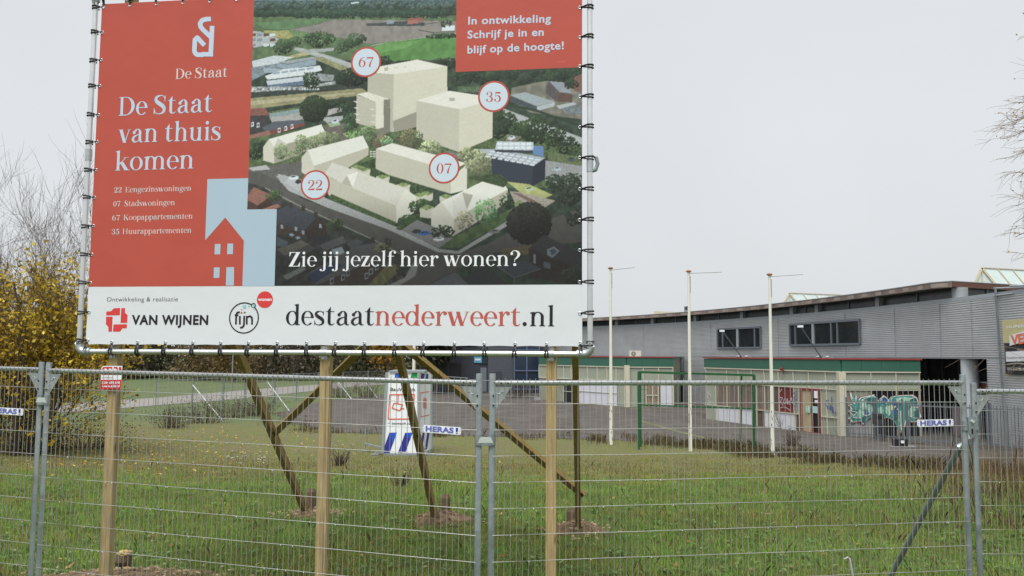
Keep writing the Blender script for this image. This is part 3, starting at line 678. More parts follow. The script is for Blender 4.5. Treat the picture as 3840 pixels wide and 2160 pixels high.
for x, y, r_ in ((540, 275, 80), (480, 260, 45), (610, 270, 50), (290, 335, 62), (330, 310, 45), (790, 275, 62), (830, 270, 40), (695, 335, 50), (770, 300, 45), (380, 285, 45), (60, 330, 30), (750, 305, 40)): tree(x, y, r_, r_ * .72, rng.choice([(64, 88, 56), (54, 76, 50)]))
paint(A_([(75, 425), (240, 385), (370, 398), (260, 440), (90, 468)]), (192, 197, 200), .06); paint(A_([(78, 468), (260, 440), (260, 470), (80, 560)]), (120, 132, 140), .15)
paint(A_([(258, 432), (500, 395), (525, 405), (330, 445)]), (150, 156, 162), .05); paint(A_([(258, 435), (330, 448), (525, 408), (525, 450), (330, 480), (258, 470)]), (136, 152, 164), .05); paint(A_([(165, 470), (320, 478), (330, 500), (165, 505)]), (150, 162, 172))
paint(A_([(170, 528), (300, 480), (550, 455), (565, 488), (440, 522), (190, 552)]), (206, 210, 213), .03)
for i in range(5): paint(A_([(225 + i * 58, 505 - i * 8), (270 + i * 58, 497 - i * 8), (278 + i * 58, 508 - i * 8), (232 + i * 58, 518 - i * 8)]), (142, 154, 170))
paint(A_([(180, 560), (430, 530), (440, 560), (190, 590)]), (188, 194, 200), .03); paint(A_([(190, 590), (440, 560), (440, 590), (195, 612)]), (88, 108, 130), .1)
paint(A_([(75, 600), (440, 600), (660, 560), (660, 585), (400, 620), (75, 660)]), (150, 152, 150), .3); paint(A_([(70, 640), (300, 625), (820, 590), (820, 606), (80, 664)]), (58, 64, 58), .2)
paint(A_([(440, 500), (650, 520), (640, 560), (460, 570)]), (136, 140, 140), .2)
for i in range(26): paint(A_([(80 + i * 18, 612 + rng.uniform(-6, 14)), (92 + i * 18, 608), (96 + i * 18, 622), (82 + i * 18, 626)]), rng.choice([(206, 208, 210), (90, 96, 104), (170, 174, 178)]))
tree(490, 555, 58, 55, (46, 62, 42)); tree(770, 535, 115, 62, (38, 50, 38)); tree(700, 540, 50, 45, (44, 58, 42))
paint(A_([(60, 680), (840, 612), (880, 640), (800, 665), (60, 760)]), (146, 138, 100), .12, N8); paint(A_([(60, 700), (780, 640), (800, 650), (60, 730)]), (172, 162, 124), .08); paint(A_([(190, 775), (410, 738), (420, 752), (200, 790)]), (92, 102, 66), .2)
paint(A_([(200, 786), (420, 750), (440, 785), (205, 812)]), (128, 150, 148), .06); paint(A_([(205, 812), (700, 742), (710, 768), (560, 815), (220, 848)]), (164, 160, 154), .06); paint(A_([(550, 815), (720, 800), (700, 835), (600, 850)]), (166, 166, 164))
tree(508, 752, 98, 92, (48, 60, 40), 900); tree(620, 720, 45, 35, (44, 58, 42)); tree(690, 700, 36, 30, (50, 64, 44)); tree(720, 760, 50, 50, (48, 64, 44)); tree(780, 730, 40, 40, (44, 58, 40))
paint(A_([(62, 750), (175, 748), (208, 800), (62, 805)]), (134, 82, 72), .1, None, .06); paint(A_([(62, 800), (190, 798), (210, 830), (150, 915), (62, 920)]), (64, 60, 62), .15)
paint(A_([(150, 885), (240, 838), (440, 830), (445, 862), (215, 930)]), (84, 90, 98), .05); paint(A_([(200, 905), (440, 850), (446, 868), (215, 938)]), (126, 66, 60), .08)
for x, y in ((270, 900), (315, 888), (358, 875), (85, 860), (125, 865)): paint(A_([(x - 9, y - 14), (x + 9, y - 17), (x + 9, y + 14), (x - 9, y + 17)]), (226, 228, 230)); paint(A_([(x - 5, y - 8), (x + 5, y - 10), (x + 5, y + 8), (x - 5, y + 10)]), (70, 76, 84))
paint(A_([(62, 935), (200, 900), (215, 935), (160, 985), (62, 990)]), (150, 100, 88), .08)
# ground of the new quarter
paint(A_([(55, 960), (600, 860), (900, 850), (1250, 900), (1800, 930), (2360, 960), (2360, 1300), (55, 1300)]), (84, 100, 64), .2, N8)
paint(A_([(580, 870), (720, 850), (740, 965), (640, 985)]), (112, 98, 92), .1); paint(A_([(55, 1170), (420, 1110), (470, 1190), (250, 1300), (55, 1300)]), (98, 94, 90), .08); paint(A_([(55, 1160), (180, 1140), (210, 1170), (90, 1180)]), (176, 174, 172)); paint(A_([(260, 1200), (420, 1240), (420, 1320), (280, 1260)]), (176, 176, 176), .05)
paint(A_([(600, 850), (690, 848), (690, 865), (620, 880)]), (150, 168, 130)); car(655, 842, (196, 202, 208)); paint(A_([(700, 915), (760, 905), (800, 960), (740, 950)]), (150, 186, 100), .1)
for x, y, r_, c in ((110, 1040, 60, (44, 58, 40)), (140, 1000, 45, (52, 68, 46)), (760, 840, 60, (62, 88, 60)), (740, 890, 40, (70, 96, 64)), (1190, 850, 40, (72, 104, 66)), (1100, 930, 60, (96, 108, 74)), (960, 975, 50, (140, 110, 90)), (1170, 960, 70, (120, 112, 80))): tree(x, y, r_, r_, c)
paint(A_([(1380, 1040), (1800, 930), (2300, 980), (2360, 1100), (1700, 1200), (1560, 1160)]), (80, 96, 60), .25); paint(A_([(1400, 1040), (1520, 1060), (1600, 1110), (1560, 1130)]), (120, 112, 104), .08)
# right side: road, houses, hedges
paint(A_([(1480, 490), (2360, 450), (2360, 700), (1750, 660), (1440, 600)]), (52, 66, 50), .3, N8)
for i in range(26): tree(1490 + i * 35, 510 + rng.uniform(-20, 40), 50, 38, rng.choice([(48, 64, 48), (42, 56, 44), (56, 72, 52)]))
paint(A_([(1870, 610), (2120, 560), (2360, 640), (2360, 830), (2000, 780), (1860, 690)]), (120, 116, 102), .15, N8); paint(A_([(1500, 600), (1680, 600), (1660, 640), (1500, 640)]), (84, 106, 76), .15)
paint(A_([(1860, 660), (1965, 640), (2168, 706), (2045, 737)]), (152, 160, 164), .03); paint(A_([(1860, 664), (2045, 740), (2045, 770), (1860, 705)]), (66, 76, 82), .1); paint(A_([(2045, 740), (2168, 708), (2166, 738), (2045, 770)]), (170, 176, 180), .04)
paint(A_([(2108, 600), (2130, 565), (2200, 640), (2180, 705), (2110, 650)]), (86, 78, 78), .08); paint(A_([(2130, 565), (2230, 572), (2290, 650), (2200, 640)]), (140, 144, 154), .04, None, .05); paint(A_([(2200, 640), (2292, 655), (2285, 710), (2182, 705)]), (96, 70, 62), .08)
paint(A_([(2300, 540), (2360, 510), (2360, 640), (2300, 635)]), (120, 84, 74), .08); paint(A_([(2178, 735), (2290, 712), (2350, 735), (2350, 790), (2250, 790)]), (112, 118, 120), .15); paint(A_([(2178, 733), (2300, 710), (2320, 725), (2200, 755)]), (170, 174, 174)); 
tree(2280, 585, 55, 30, (46, 58, 44))
paint(A_([(1815, 752), (2360, 955), (2360, 1000), (2240, 985), (1810, 805)]), (166, 168, 168), .04); line(A_([(1830, 778), (2350, 978)]), .5, (215, 216, 214)); line(A_([(1830, 720), (2050, 770), (2360, 880)]), 6, (48, 62, 46)); 
for x, y, r_ in ((1820, 850, 95), (1770, 790, 55), (2040, 900, 118), (1930, 900, 80), (2160, 960, 70), (2260, 1010, 80), (2310, 1060, 60), (1780, 920, 50), (2190, 930, 60)): tree(x, y, r_, r_ * .8, rng.choice([(42, 56, 38), (52, 68, 44), (60, 80, 50)]))
paint(A_([(1840, 930), (1940, 945), (1900, 985), (1830, 985)]), (122, 116, 104), .2); car(1870, 955, (200, 204, 206))
# building masses
def face(pts, col, cv=A_, seam=0): paint(cv(pts), col, .008, N20)
face([(803, 652), (880, 638), (1035, 688), (935, 707)], (219, 212, 195)); face([(803, 655), (935, 707), (935, 895), (800, 850)], (186, 178, 158)); face([(935, 705), (990, 695), (990, 882), (935, 897)], (216, 209, 189)); face([(990, 692), (1035, 686), (1060, 900), (935, 955), (935, 895), (990, 882)], (124, 118, 104))
face([(880, 505), (1058, 515), (1055, 915), (1035, 910), (1035, 688), (880, 640)], (182, 174, 155)); face([(1058, 514), (1428, 460), (1428, 700), (1215, 780), (1055, 915)], (206, 198, 176)); face([(1055, 838), (1215, 775), (1215, 880), (1060, 915)], (150, 143, 126)); face([(880, 503), (960, 462), (1225, 414), (1428, 461), (1058, 516)], (221, 215, 200)); paint(A_([(995, 470), (1020, 466), (1020, 490), (995, 493)]), (176, 168, 150)); line(A_([(1020, 476), (1178, 462)]), .5, (172, 164, 148)); line(A_([(1225, 416), (1428, 462)]), 1.2, (168, 160, 146))
face([(1215, 697), (1512, 757), (1508, 1052), (1215, 952)], (190, 183, 163)); face([(1512, 756), (1742, 690), (1740, 955), (1508, 1052)], (206, 198, 176)); face([(1215, 698), (1440, 630), (1640, 660), (1742, 692), (1512, 758)], (223, 217, 202)); paint(A_([(1440, 680), (1478, 678), (1482, 700), (1442, 702)]), (172, 165, 148))
for k in range(1, 7): line(A_([(1058, 514 + k * 52), (1428, 460 + k * 36)]), .45, (190, 182, 160)); line(A_([(880, 505 + k * 24), (1058, 514 + k * 52)]), .45, (170, 162, 143))
for k in range(1, 5): line(A_([(1215, 697 + k * 52), (1512, 757 + k * 60)]), .45, (176, 169, 150)); line(A_([(1512, 757 + k * 60), (1742, 690 + k * 53)]), .45, (190, 182, 160))
for x, y in ((795, 705), (795, 748), (800, 790), (805, 830), (905, 757), (912, 800), (912, 845)): paint(A_([(x - 16, y - 4), (x + 16, y - 4), (x + 22, y + 4), (x + 6, y + 6)]), (214, 208, 194))
face([(160, 1015), (200, 962), (238, 1018), (235, 1130), (160, 1108)], (204, 196, 177)); face([(236, 1020), (585, 915), (592, 1012), (236, 1130)], (158, 152, 130)); face([(198, 962), (562, 860), (586, 915), (238, 1020)], (224, 219, 206)); face([(232, 1022), (262, 955), (330, 1000)], (196, 189, 172))
for x, y, r_, c in ((280, 1045, 52, (126, 142, 96)), (365, 1085, 50, (118, 134, 90)), (420, 975, 46, (124, 140, 92)), (575, 950, 46, (130, 146, 98)), (655, 960, 48, (116, 132, 88)), (500, 985, 46, (116, 136, 88)), (420, 1030, 40, (96, 116, 74))): tree(x, y, r_, r_, c)
for x, y in ((285, 1110), (365, 1150), (430, 1040)): line(A_([(x, y - 30), (x, y + 20)]), .7, (84, 74, 56))
tree(885, 925, 62, 62, (112, 132, 88)); tree(790, 935, 50, 30, (120, 150, 92)); tree(880, 985, 36, 40, (92, 108, 70))
face([(425, 1088), (470, 1033), (512, 1145), (515, 1250), (425, 1190)], (202, 195, 176)); face([(510, 1145), (886, 1020), (886, 1072), (600, 1250), (515, 1250)], (184, 177, 157)); face([(468, 1036), (845, 938), (887, 1020), (510, 1146)], (222, 217, 204))
for k in range(1, 4): line(A_([(468 + k * 94, 1036 - k * 25), (510 + k * 94, 1146 - k * 31)]), .4, (200, 194, 178))
for i in range(8): paint(A_([(895 + i % 3 * 22, 1046 + i // 3 * 16), (912 + i % 3 * 22, 1043 + i // 3 * 16), (914 + i % 3 * 22, 1051 + i // 3 * 16), (897 + i % 3 * 22, 1054 + i // 3 * 16)]), (206, 202, 190))
tree(1010, 975, 42, 36, (134, 180, 124)); tree(1310, 1025, 78, 58, (164, 168, 124)); tree(1220, 945, 40, 40, (104, 116, 76)); tree(950, 1165, 60, 60, (64, 86, 52))
paint(B_([(780, 40), (920, -10), (1010, 110), (1320, 200), (1310, 250), (1200, 260), (1000, 150)]), (58, 76, 46), .3)
for x, y in ((800, 60), (840, 75), (970, 125), (1110, 180), (1265, 240), (1220, 250), (1400, 260), (1265, 350)):
    face([(x - 45, y - 10), (x + 45, y - 15), (x + 42, y + 35), (x - 5, y + 48), (x - 45, y + 30)], (196, 189, 170), B_); paint(B_([(x - 45, y - 12), (x - 5, y - 26), (x + 46, y - 12), (x, y + 6)]), (124, 140, 84), .2)
face([(937, 1028), (1454, 1178), (1454, 1305), (937, 1150)], (190, 183, 162)); face([(920, 0), (1430, 128), (1430, 232), (1000, 100), (920, 60)], (190, 183, 162), B_); face([(1430, 128), (1540, 30), (1540, 205), (1430, 232)], (214, 207, 189), B_)
face([(937, 1028), (1050, 990), (1562, 1130), (1452, 1180)], (223, 217, 203)); 
for k in range(1, 5): line(A_([(937 + k * 103, 1028 + k * 30), (1050 + k * 102, 990 + k * 28)]), .4, (200, 194, 178)); line(A_([(937 + k * 103, 1028 + k * 30), (940 + k * 103, 1140 + k * 30)]), .4, (176, 169, 150))
face([(575, 98), (690, 160), (760, 192), (1060, 310), (1060, 432), (600, 240)], (188, 181, 160), B_); face([(1060, 310), (1125, 195), (1195, 252), (1195, 352), (1060, 432)], (216, 209, 192), B_); face([(575, 96), (625, 18), (1126, 195), (1060, 312), (760, 192), (690, 160)], (206, 200, 186), B_); face([(725, 106), (800, 80), (765, 190)], (228, 223, 211), B_); face([(725, 106), (765, 190), (690, 160)], (176, 169, 150), B_)
for k in range(1, 6): line(B_([(625 + k * 84, 18 + k * 29), (575 + k * 81, 98 + k * 36)]), .4, (188, 182, 167)); line(B_([(600 + k * 80, 130 + k * 30), (600 + k * 80, 240 + k * 32)]), .4, (174, 167, 147))
tree(1230, 320, 90, 50, (58, 80, 46), None, B_); tree(1180, 410, 110, 40, (62, 84, 50), None, B_); face([(1220, 330), (1315, 322), (1300, 400), (1222, 390)], (196, 189, 170), B_); paint(B_([(1220, 330), (1265, 304), (1318, 320), (1270, 345)]), (128, 144, 88), .2)
paint(B_([(1300, 470), (1460, 520), (1850, 330), (1880, 390), (1480, 600), (1350, 600)]), (74, 96, 56), .2, N8)
face([(1298, 345), (1370, 283), (1452, 400), (1450, 518), (1298, 448)], (208, 201, 183), B_); face([(1450, 400), (1816, 203), (1812, 275), (1730, 352), (1450, 518)], (180, 173, 152), B_); face([(1368, 285), (1746, 98), (1817, 203), (1450, 402)], (222, 217, 204), B_); face([(1508, 222), (1582, 240), (1540, 340)], (168, 161, 146), B_); face([(1440, 285), (1508, 222), (1540, 340), (1450, 400)], (212, 206, 192), B_)
tree(1665, 350, 78, 90, (112, 158, 100), None, B_); line(B_([(1668, 420), (1668, 475)]), .8, (70, 60, 46)); tree(1815, 280, 58, 56, (56, 76, 50), None, B_); tree(1520, 410, 60, 70, (150, 146, 112), 120, B_); line(B_([(1520, 420), (1522, 530)]), .7, (104, 92, 70))
tree(1650, 1110, 112, 80, (156, 160, 120)); tree(1560, 1065, 62, 50, (140, 146, 104)); tree(1640, 1180, 50, 40, (120, 122, 86))
face([(1730, 1078), (2022, 1148), (2010, 1292), (1740, 1250)], (50, 56, 68)); face([(2022, 1148), (2105, 1093), (2100, 1242), (2010, 1292)], (38, 44, 56)); paint(A_([(2020, 1008), (2092, 1014), (2090, 1085), (2020, 1070)]), (92, 126, 176)); paint(A_([(1640, 1035), (1760, 1030), (2105, 1092), (2022, 1150), (1725, 1078)]), (162, 168, 176), .05); paint(A_([(1770, 978), (2022, 984), (2020, 1042), (1757, 1036)]), (186, 191, 198), .03); paint(A_([(1757, 1036), (2020, 1042), (2020, 1062), (1757, 1052)]), (54, 60, 70))
for i in range(6):
    for j in range(2): paint(A_([(1778 + i * 40, 988 + j * 26), (1808 + i * 40, 989 + j * 26), (1804 + i * 40, 1006 + j * 26), (1772 + i * 40, 1004 + j * 26)]), (216, 220, 224))
for i in range(8):
    for j in range(3): paint(A_([(1700 + i * 44 - j * 18 + 30, 1042 + i * 8 + j * 17), (1732 + i * 44 - j * 18 + 30, 1047 + i * 8 + j * 17), (1722 + i * 44 - j * 18 + 30, 1058 + i * 8 + j * 17), (1690 + i * 44 - j * 18 + 30, 1052 + i * 8 + j * 17)]), (208, 212, 217))
tree(2118, 1075, 18, 60, (36, 46, 36)); tree(2215, 1130, 16, 50, (44, 54, 40)); paint(A_([(2105, 1110), (2360, 1150), (2360, 1288), (2105, 1270)]), (146, 146, 146), .06); paint(A_([(2120, 1050), (2360, 1090), (2360, 1150), (2120, 1110)]), (96, 108, 70), .15); car(2185, 1170, (170, 182, 192)); car(2280, 1105, (70, 76, 84)); tree(2160, 1255, 60, 50, (46, 60, 42)); tree(2310, 1250, 60, 50, (46, 60, 42))
paint(B_([(1540, 120), (1760, 96), (1830, 150), (1790, 190)]), (60, 74, 48), .2); paint(B_([(1810, 150), (1960, 168), (2122, 240), (2050, 272), (1900, 222)]), (170, 172, 104), .08, N8); paint(B_([(1830, 215), (1900, 222), (2140, 280), (2060, 330), (1880, 330)]), (164, 150, 138), .06); paint(B_([(1840, 222), (1900, 230), (2065, 312), (1990, 300)]), (120, 96, 84), .05); paint(B_([(1860, 300), (1900, 270), (1920, 300), (1870, 330)]), (126, 140, 84)); car(1960, 202, (176, 190, 150), B_, 32)
# streets and the dark foreground houses
paint(B_([(45, 130), (45, 75), (130, 85), (260, 140), (420, 262), (600, 330), (1040, 475), (1350, 622), (1480, 640), (1700, 565), (1860, 470), (2000, 440), (2316, 330), (2316, 560), (1900, 600), (1700, 640), (1560, 680), (1290, 860), (1020, 860), (1180, 700), (900, 540), (400, 330), (160, 210)]), (86, 82, 78), .06, N8)
paint(B_([(245, 110), (300, 100), (420, 175), (600, 268), (1050, 450), (1352, 605), (1480, 620), (1850, 395), (1866, 420), (1490, 640), (1340, 628), (1000, 472), (580, 320), (330, 210)]), (166, 165, 164), .04); paint(B_([(330, 120), (420, 170), (400, 215), (300, 150)]), (176, 176, 178), .04); car(362, 122, (214, 218, 222), B_, 36); car(395, 150, (60, 60, 64), B_, 22)
paint(B_([(600, 262), (620, 232), (1060, 425), (1050, 452)]), (70, 90, 52), .25); paint(B_([(1060, 462), (1180, 400), (1300, 450), (1440, 535), (1350, 600)]), (128, 126, 124), .05); tree(1370, 490, 80, 45, (48, 58, 40), None, B_); paint(B_([(1060, 470), (1170, 395), (1200, 410), (1090, 480)]), (58, 80, 44), .2)
car(1195, 488, (52, 56, 62), B_, 34); car(1250, 500, (46, 96, 170), B_, 42); car(1347, 540, (216, 220, 224), B_, 38); car(1725, 490, (120, 120, 118), B_, 40)
paint(B_([(45, 150), (160, 185), (330, 290), (430, 350), (900, 560), (1160, 700), (1040, 855), (45, 855)]), (62, 62, 58), .25, N8); line(B_([(170, 190), (420, 320), (900, 540), (1130, 660)]), 2.4, (150, 148, 140))
def house(roof, wall, gable, rc_=(64, 64, 68), wc=(66, 54, 48)):
    paint(B_(wall), wc, .15); paint(B_(gable), [c * .8 for c in wc], .15); paint(B_(roof), rc_, .07, None, .09)
house([(45, 250), (95, 185), (218, 240), (120, 310), (45, 270)], [(45, 270), (120, 305), (118, 340), (45, 335)], [(120, 305), (218, 240), (216, 330), (118, 340)], (146, 96, 80), (84, 60, 52)); house([(150, 335), (250, 298), (280, 318), (200, 345)], [(0, 0), (1, 0), (0, 1)], [(0, 0), (1, 0), (0, 1)], (160, 104, 86))
house([(250, 345), (340, 305), (525, 385), (430, 490), (250, 420)], [(250, 420), (430, 490), (430, 560), (250, 500)], [(430, 490), (525, 385), (590, 440), (580, 500), (470, 555)], (70, 72, 80), (76, 62, 56)); 
for x, y in ((345, 320), (430, 340), (515, 385)): paint(B_([(x - 12, y - 30), (x + 12, y - 26), (x + 12, y + 10), (x - 12, y + 6)]), (62, 52, 48))
for x, y in ((285, 455), (380, 470), (430, 495), (545, 450)): paint(B_([(x - 9, y - 16), (x + 9, y - 12), (x + 9, y + 14), (x - 9, y + 10)]), (168, 172, 178))
paint(B_([(330, 505), (355, 498), (372, 512), (348, 520)]), (150, 180, 206)); paint(B_([(375, 525), (398, 518), (412, 532), (388, 540)]), (150, 180, 206))
for pts_, c in (([(255, 605), (420, 545), (470, 575), (300, 650)], (112, 108, 94)), ([(300, 650), (470, 575), (520, 600), (360, 690)], (78, 80, 82)), ([(540, 580), (700, 515), (720, 560), (580, 620)], (92, 94, 96)), ([(620, 610), (690, 590), (720, 640), (640, 650)], (160, 172, 182)), ([(720, 570), (790, 535), (840, 560), (760, 610)], (84, 86, 90)), ([(250, 520), (330, 560), (300, 600), (250, 580)], (90, 100, 110)), ([(290, 790), (430, 720), (450, 745), (320, 815)], (130, 134, 128)), ([(470, 520), (540, 500), (620, 540), (540, 580)], (54, 54, 54))): paint(B_(pts_), c, .08, None, .05)
house([(460, 770), (780, 590), (930, 560), (970, 660), (520, 850)], [(520, 850), (970, 660), (975, 780), (880, 830), (640, 860)], [(930, 560), (980, 600), (975, 780), (970, 660)], (92, 92, 94), (72, 56, 50)); paint(B_([(470, 775), (640, 690), (700, 720), (500, 840)]), (52, 66, 96), .08)
for x, y in ((735, 770), (700, 800), (860, 790), (890, 760), (625, 825), (930, 730)): paint(B_([(x - 14, y - 18), (x + 12, y - 26), (x + 12, y + 14), (x - 14, y + 24)]), (150, 154, 160)); paint(B_([(x - 8, y - 10), (x + 7, y - 16), (x + 7, y + 8), (x - 8, y + 14)]), (44, 48, 54))
paint(B_([(890, 530), (915, 525), (915, 560), (890, 565)]), (60, 48, 46)); tree(640, 440, 60, 45, (70, 86, 50), None, B_); tree(660, 440, 16, 40, (30, 38, 28), None, B_); tree(1000, 560, 26, 36, (48, 50, 36), None, B_); tree(230, 240, 60, 40, (72, 90, 56), None, B_); tree(960, 600, 50, 40, (120, 120, 84), None, B_)
paint(B_([(870, 850), (1010, 700), (1090, 720), (1060, 780), (960, 855)]), (108, 104, 62), .2, N8); tree(1120, 745, 60, 50, (52, 60, 42), None, B_); paint(B_([(1000, 855), (1120, 800), (1180, 690), (1215, 700), (1190, 790), (1080, 855)]), (150, 148, 142), .05); line(B_([(1010, 850), (960, 770)]), 1.4, (160, 156, 140))
tree(1960, 430, 150, 140, (44, 44, 38), 1500, B_); tree(2230, 200, 90, 110, (50, 60, 46), None, B_); tree(2140, 160, 62, 66, (48, 62, 44), None, B_); tree(2270, 380, 70, 70, (44, 56, 40), None, B_); line(B_([(1955, 520), (1955, 610)]), 2.2, (36, 32, 28)); paint(B_([(1760, 610), (1990, 580), (2000, 640), (1800, 660)]), (104, 92, 60), .15)
house([(1960, 600), (2060, 510), (2316, 640), (2316, 760), (2200, 700)], [(1960, 600), (2200, 700), (2316, 770), (2316, 855), (1960, 800)], [(0, 0), (1, 0), (0, 1)], (58, 56, 58), (54, 46, 44)); paint(B_([(2085, 610), (2130, 590), (2170, 620), (2120, 668), (2085, 650)]), (132, 142, 152)); paint(B_([(2100, 618), (2128, 604), (2150, 624), (2118, 650)]), (70, 84, 100)); paint(B_([(1990, 640), (2006, 645), (2006, 710), (1990, 700)]), (140, 144, 150)); paint(B_([(2060, 690), (2105, 705), (2105, 745), (2060, 730)]), (96, 104, 112))
paint(B_([(1740, 720), (1860, 800), (2040, 740), (1930, 680)]), (66, 72, 84), .08); line(B_([(1740, 720), (1862, 802), (2040, 742)]), 1.2, (124, 128, 132)); line(B_([(1862, 802), (1862, 855)]), 1.2, (124, 128, 132)); house([(1520, 800), (1640, 720), (1840, 855), (1500, 855)], [(0, 0), (1, 0), (0, 1)], [(0, 0), (1, 0), (0, 1)], (54, 54, 58)); house([(1280, 855), (1460, 760), (1560, 855)], [(0, 0), (1, 0), (0, 1)], [(0, 0), (1, 0), (0, 1)], (92, 94, 98)); line(B_([(1270, 850), (1460, 752)]), 1.6, (60, 58, 58)); paint(B_([(1435, 735), (1462, 740), (1462, 775), (1435, 770)]), (96, 76, 66)); tree(2260, 790, 90, 60, (52, 60, 44), None, B_)
# grain and the print's own dark fade towards its foot
vv = np.linspace(0, 1, PH_)[:, None]
img *= (1 + .03 * (N3 - .5) + .02 * (vnoise(PW_, PH_, 2) - .5))[..., None]
fade = 1 - .42 * np.clip((vv - .70) / .2, 0, 1); img *= fade[..., None]
img = np.clip(img * (np.array([.97, .995, 1.02]) * (1 + .03 * (1 - vv[..., None]))) + 7, 0, 255) / 255
gr_ = img.mean(2, keepdims=True); img = gr_ + (img - gr_) * .84; blur = img.copy(); blur[1:-1, 1:-1] = (img[1:-1, 1:-1] * 4 + img[:-2, 1:-1] + img[2:, 1:-1] + img[1:-1, :-2] + img[1:-1, 2:]) / 8; img = blur
imgl = np.where(img <= .04045, img / 12.92, ((img + .055) / 1.055) ** 2.4)
gu = pu0 + (pu1 - pu0) * np.linspace(0, 1, PW_); gv = pv1 + (pv0 - pv1) * np.linspace(0, 1, PH_)
GU, GV = np.meshgrid(gu, gv)
bo_, ba_, bn_ = np.array(BP.o), np.array(BP.ax), np.array(BP.n)
vts = bo_ + GU[..., None] * ba_ + GV[..., None] * np.array([0, 0, 1.]) + bn_ * .0007
idx = np.arange(PH_ * PW_).reshape(PH_, PW_)
fcs = np.stack([idx[1:, :-1], idx[1:, 1:], idx[:-1, 1:], idx[:-1, :-1]], -1).reshape(-1, 4)
npmesh('aerial_picture', vts.reshape(-1, 3), fcs, print_pic, banner, vcol=imgl.reshape(-1, 3))
# ------------------------------------------------------------------ near site fence: steel mesh panels
def fence_panel(name, A, B, za, zb, label, plate=None, group='mesh fence panels nearest the camera', H=2.0):
    """A, B: plan positions (x, y) of the two end posts; za, zb: their foot heights"""
    A3, B3 = Vector((A[0], A[1], za)), Vector((B[0], B[1], zb)); ax = (B3 - A3).normalized(); L = (B3 - A3).length
    n = Vector((ax.y, -ax.x, 0)).normalized(); n = n if n.y < 0 else -n
    P = lambda s_, h, o=0: A3 + ax * s_ + Vector((0, 0, h)) + n * o
    t = thing(name, (A3 + B3) / 2, label, 'fence', group)
    for s_ in (0, L):
        mb = MB(); mb.path([P(s_, 0), P(s_, H - .006), P(s_, H)], [.021, .021, .019], 16)
        p_ = mb.build('post', galvd, t, smooth=True)
        sg = 1 if s_ == 0 else -1
        hb = MB()
        for h in (H - .143, H - .205):
            hb.tube(P(s_ + sg * .004, h, .0195), P(s_ + sg * .004, h, .0225), .0062, 8)
        hb.build('post_hole', black, p_)
        g = MB(); g.prism([P(s_ + sg * .018, H - .085, .004), P(s_ + sg * .125, H - .085, .004), P(s_ + sg * .018, H - .24, .004)], n * -.004)
        gg = g.build('corner_gusset', galv, t)
        g2 = MB(); g2.path([P(s_ + sg * .03, H - .13, .005), P(s_ + sg * .05, H - .13, .005), P(s_ + sg * .06, H - .115, .005), P(s_ + sg * .072, H - .12, .005)], .004, 6)
        g2.build('pressed_rib', galv, gg)
    r_ = MB().tube(P(.018, H - .061), P(L - .018, H - .061), .017, 16).build('top_rail', galv, t, smooth=True)
    hb = MB()
    for s_ in (.055, .10, L - .055, L - .10): hb.tube(P(s_, H - .061, .0155), P(s_, H - .061, .0182), .0058, 8)
    hb.build('rail_hole', black, r_)
    MB().tube(P(.018, .12), P(L - .018, .12), .017, 12).build('bottom_rail', galv, t, smooth=True)
    mb = MB(); nW = int((L - .06) / .0402); pz = L / (nW + 1)
    for i in range(1, nW + 1):
        jit = rng.uniform(-.0012, .0012)
        mb.tube(P(i * pz + jit, .10, .0195), P(i * pz - jit, H - .033 + rng.uniform(-.003, .003), .0195), .0021, 5, cap=False)
    z = H - .061 - .135; hz = [H - .052]
    while z > .15: hz.append(z); z -= .1667
    for z in hz:
        mb.path([P(.004 + (L - .008) * k / 8, z + (rng.uniform(-.002, .002) if 0 < k < 8 else 0), .0232) for k in range(9)], .0022, 5)
    mb.build('wire_mesh', wire, t)
    dr = MB(); 
    for z in hz[4:]:
        for k in range(9): 
            q = P(rng.uniform(.1, L - .1), z - .0045, .0232); dr.lathe(q, [(.0005, -.004), (.0035, -.002), (.003, .001), (.0005, .003)], 6)
    dr.build('water_drop', drop_m, t, smooth=True)
    if plate:
        pl = Plane(P(0, 1, .0275), ax, (0, 0, 1), n)
        (x0, y0), (x1, y1), h_ = plate
        q0, q1 = pl.uv(x0, y0), pl.uv(x1, y1); k = pscale(pl, x1, y1); u0, u1 = q0[0], q1[0]; v0, v1 = q0[1], q1[1]
        dv = h_ * k; c = .009; out = []
        for (u, v, su, sv) in ((u0, v0 - dv, 1, 1), (u1, v1 - dv, -1, 1), (u1, v1, -1, -1), (u0, v0, 1, -1)):
            cor = [(u, v + sv * c), (u + su * c * .3, v + sv * c * .3), (u + su * c, v)]
            out += cor if (su * sv > 0) else cor[::-1]
        np_ = MB().prism([pl.p(u, v, .001) for u, v in out], n * -.003).build('name_plate', sign_white, t)
        sl_ = (v1 - v0) / (u1 - u0); W_ = u1 - u0
        f = lambda a, bb_: (u0 + a * W_, v0 + a * W_ * sl_ - dv + bb_ * dv)
        vs, fs = sans('HERAS', .045, 1.04)
        put(pl, vs, fs, f(.075, .2), f(.81, .2), .66 * dv, cap_h(), .003, 'plate_lettering', plate_blue, np_)
        MB().add([pl.p(*f(a, c_), .003) for a, c_ in ((.87, .14), (.92, .14), (.925, .9), (.865, .9))], [(0, 1, 2, 3)]).build('plate_emblem', sign_blue, np_)
        MB().add([pl.p(*f(a, c_), .0042) for a, c_ in ((.862, .20), (.925, .30), (.925, .38), (.862, .28))], [(0, 1, 2, 3)]).build('emblem_notch', sign_white, np_)
        for a in (.025, .975):
            for c_ in (.2, .5, .8): MB().tube(pl.p(*f(a, c_), .0008), pl.p(*f(a, c_), .0022), .0035, 6).build('plate_hole', letter_grey, np_)
    return t, P, L
drop_m = mat('water_drop', (.7, .73, .74, 1), .05, .3, .02)
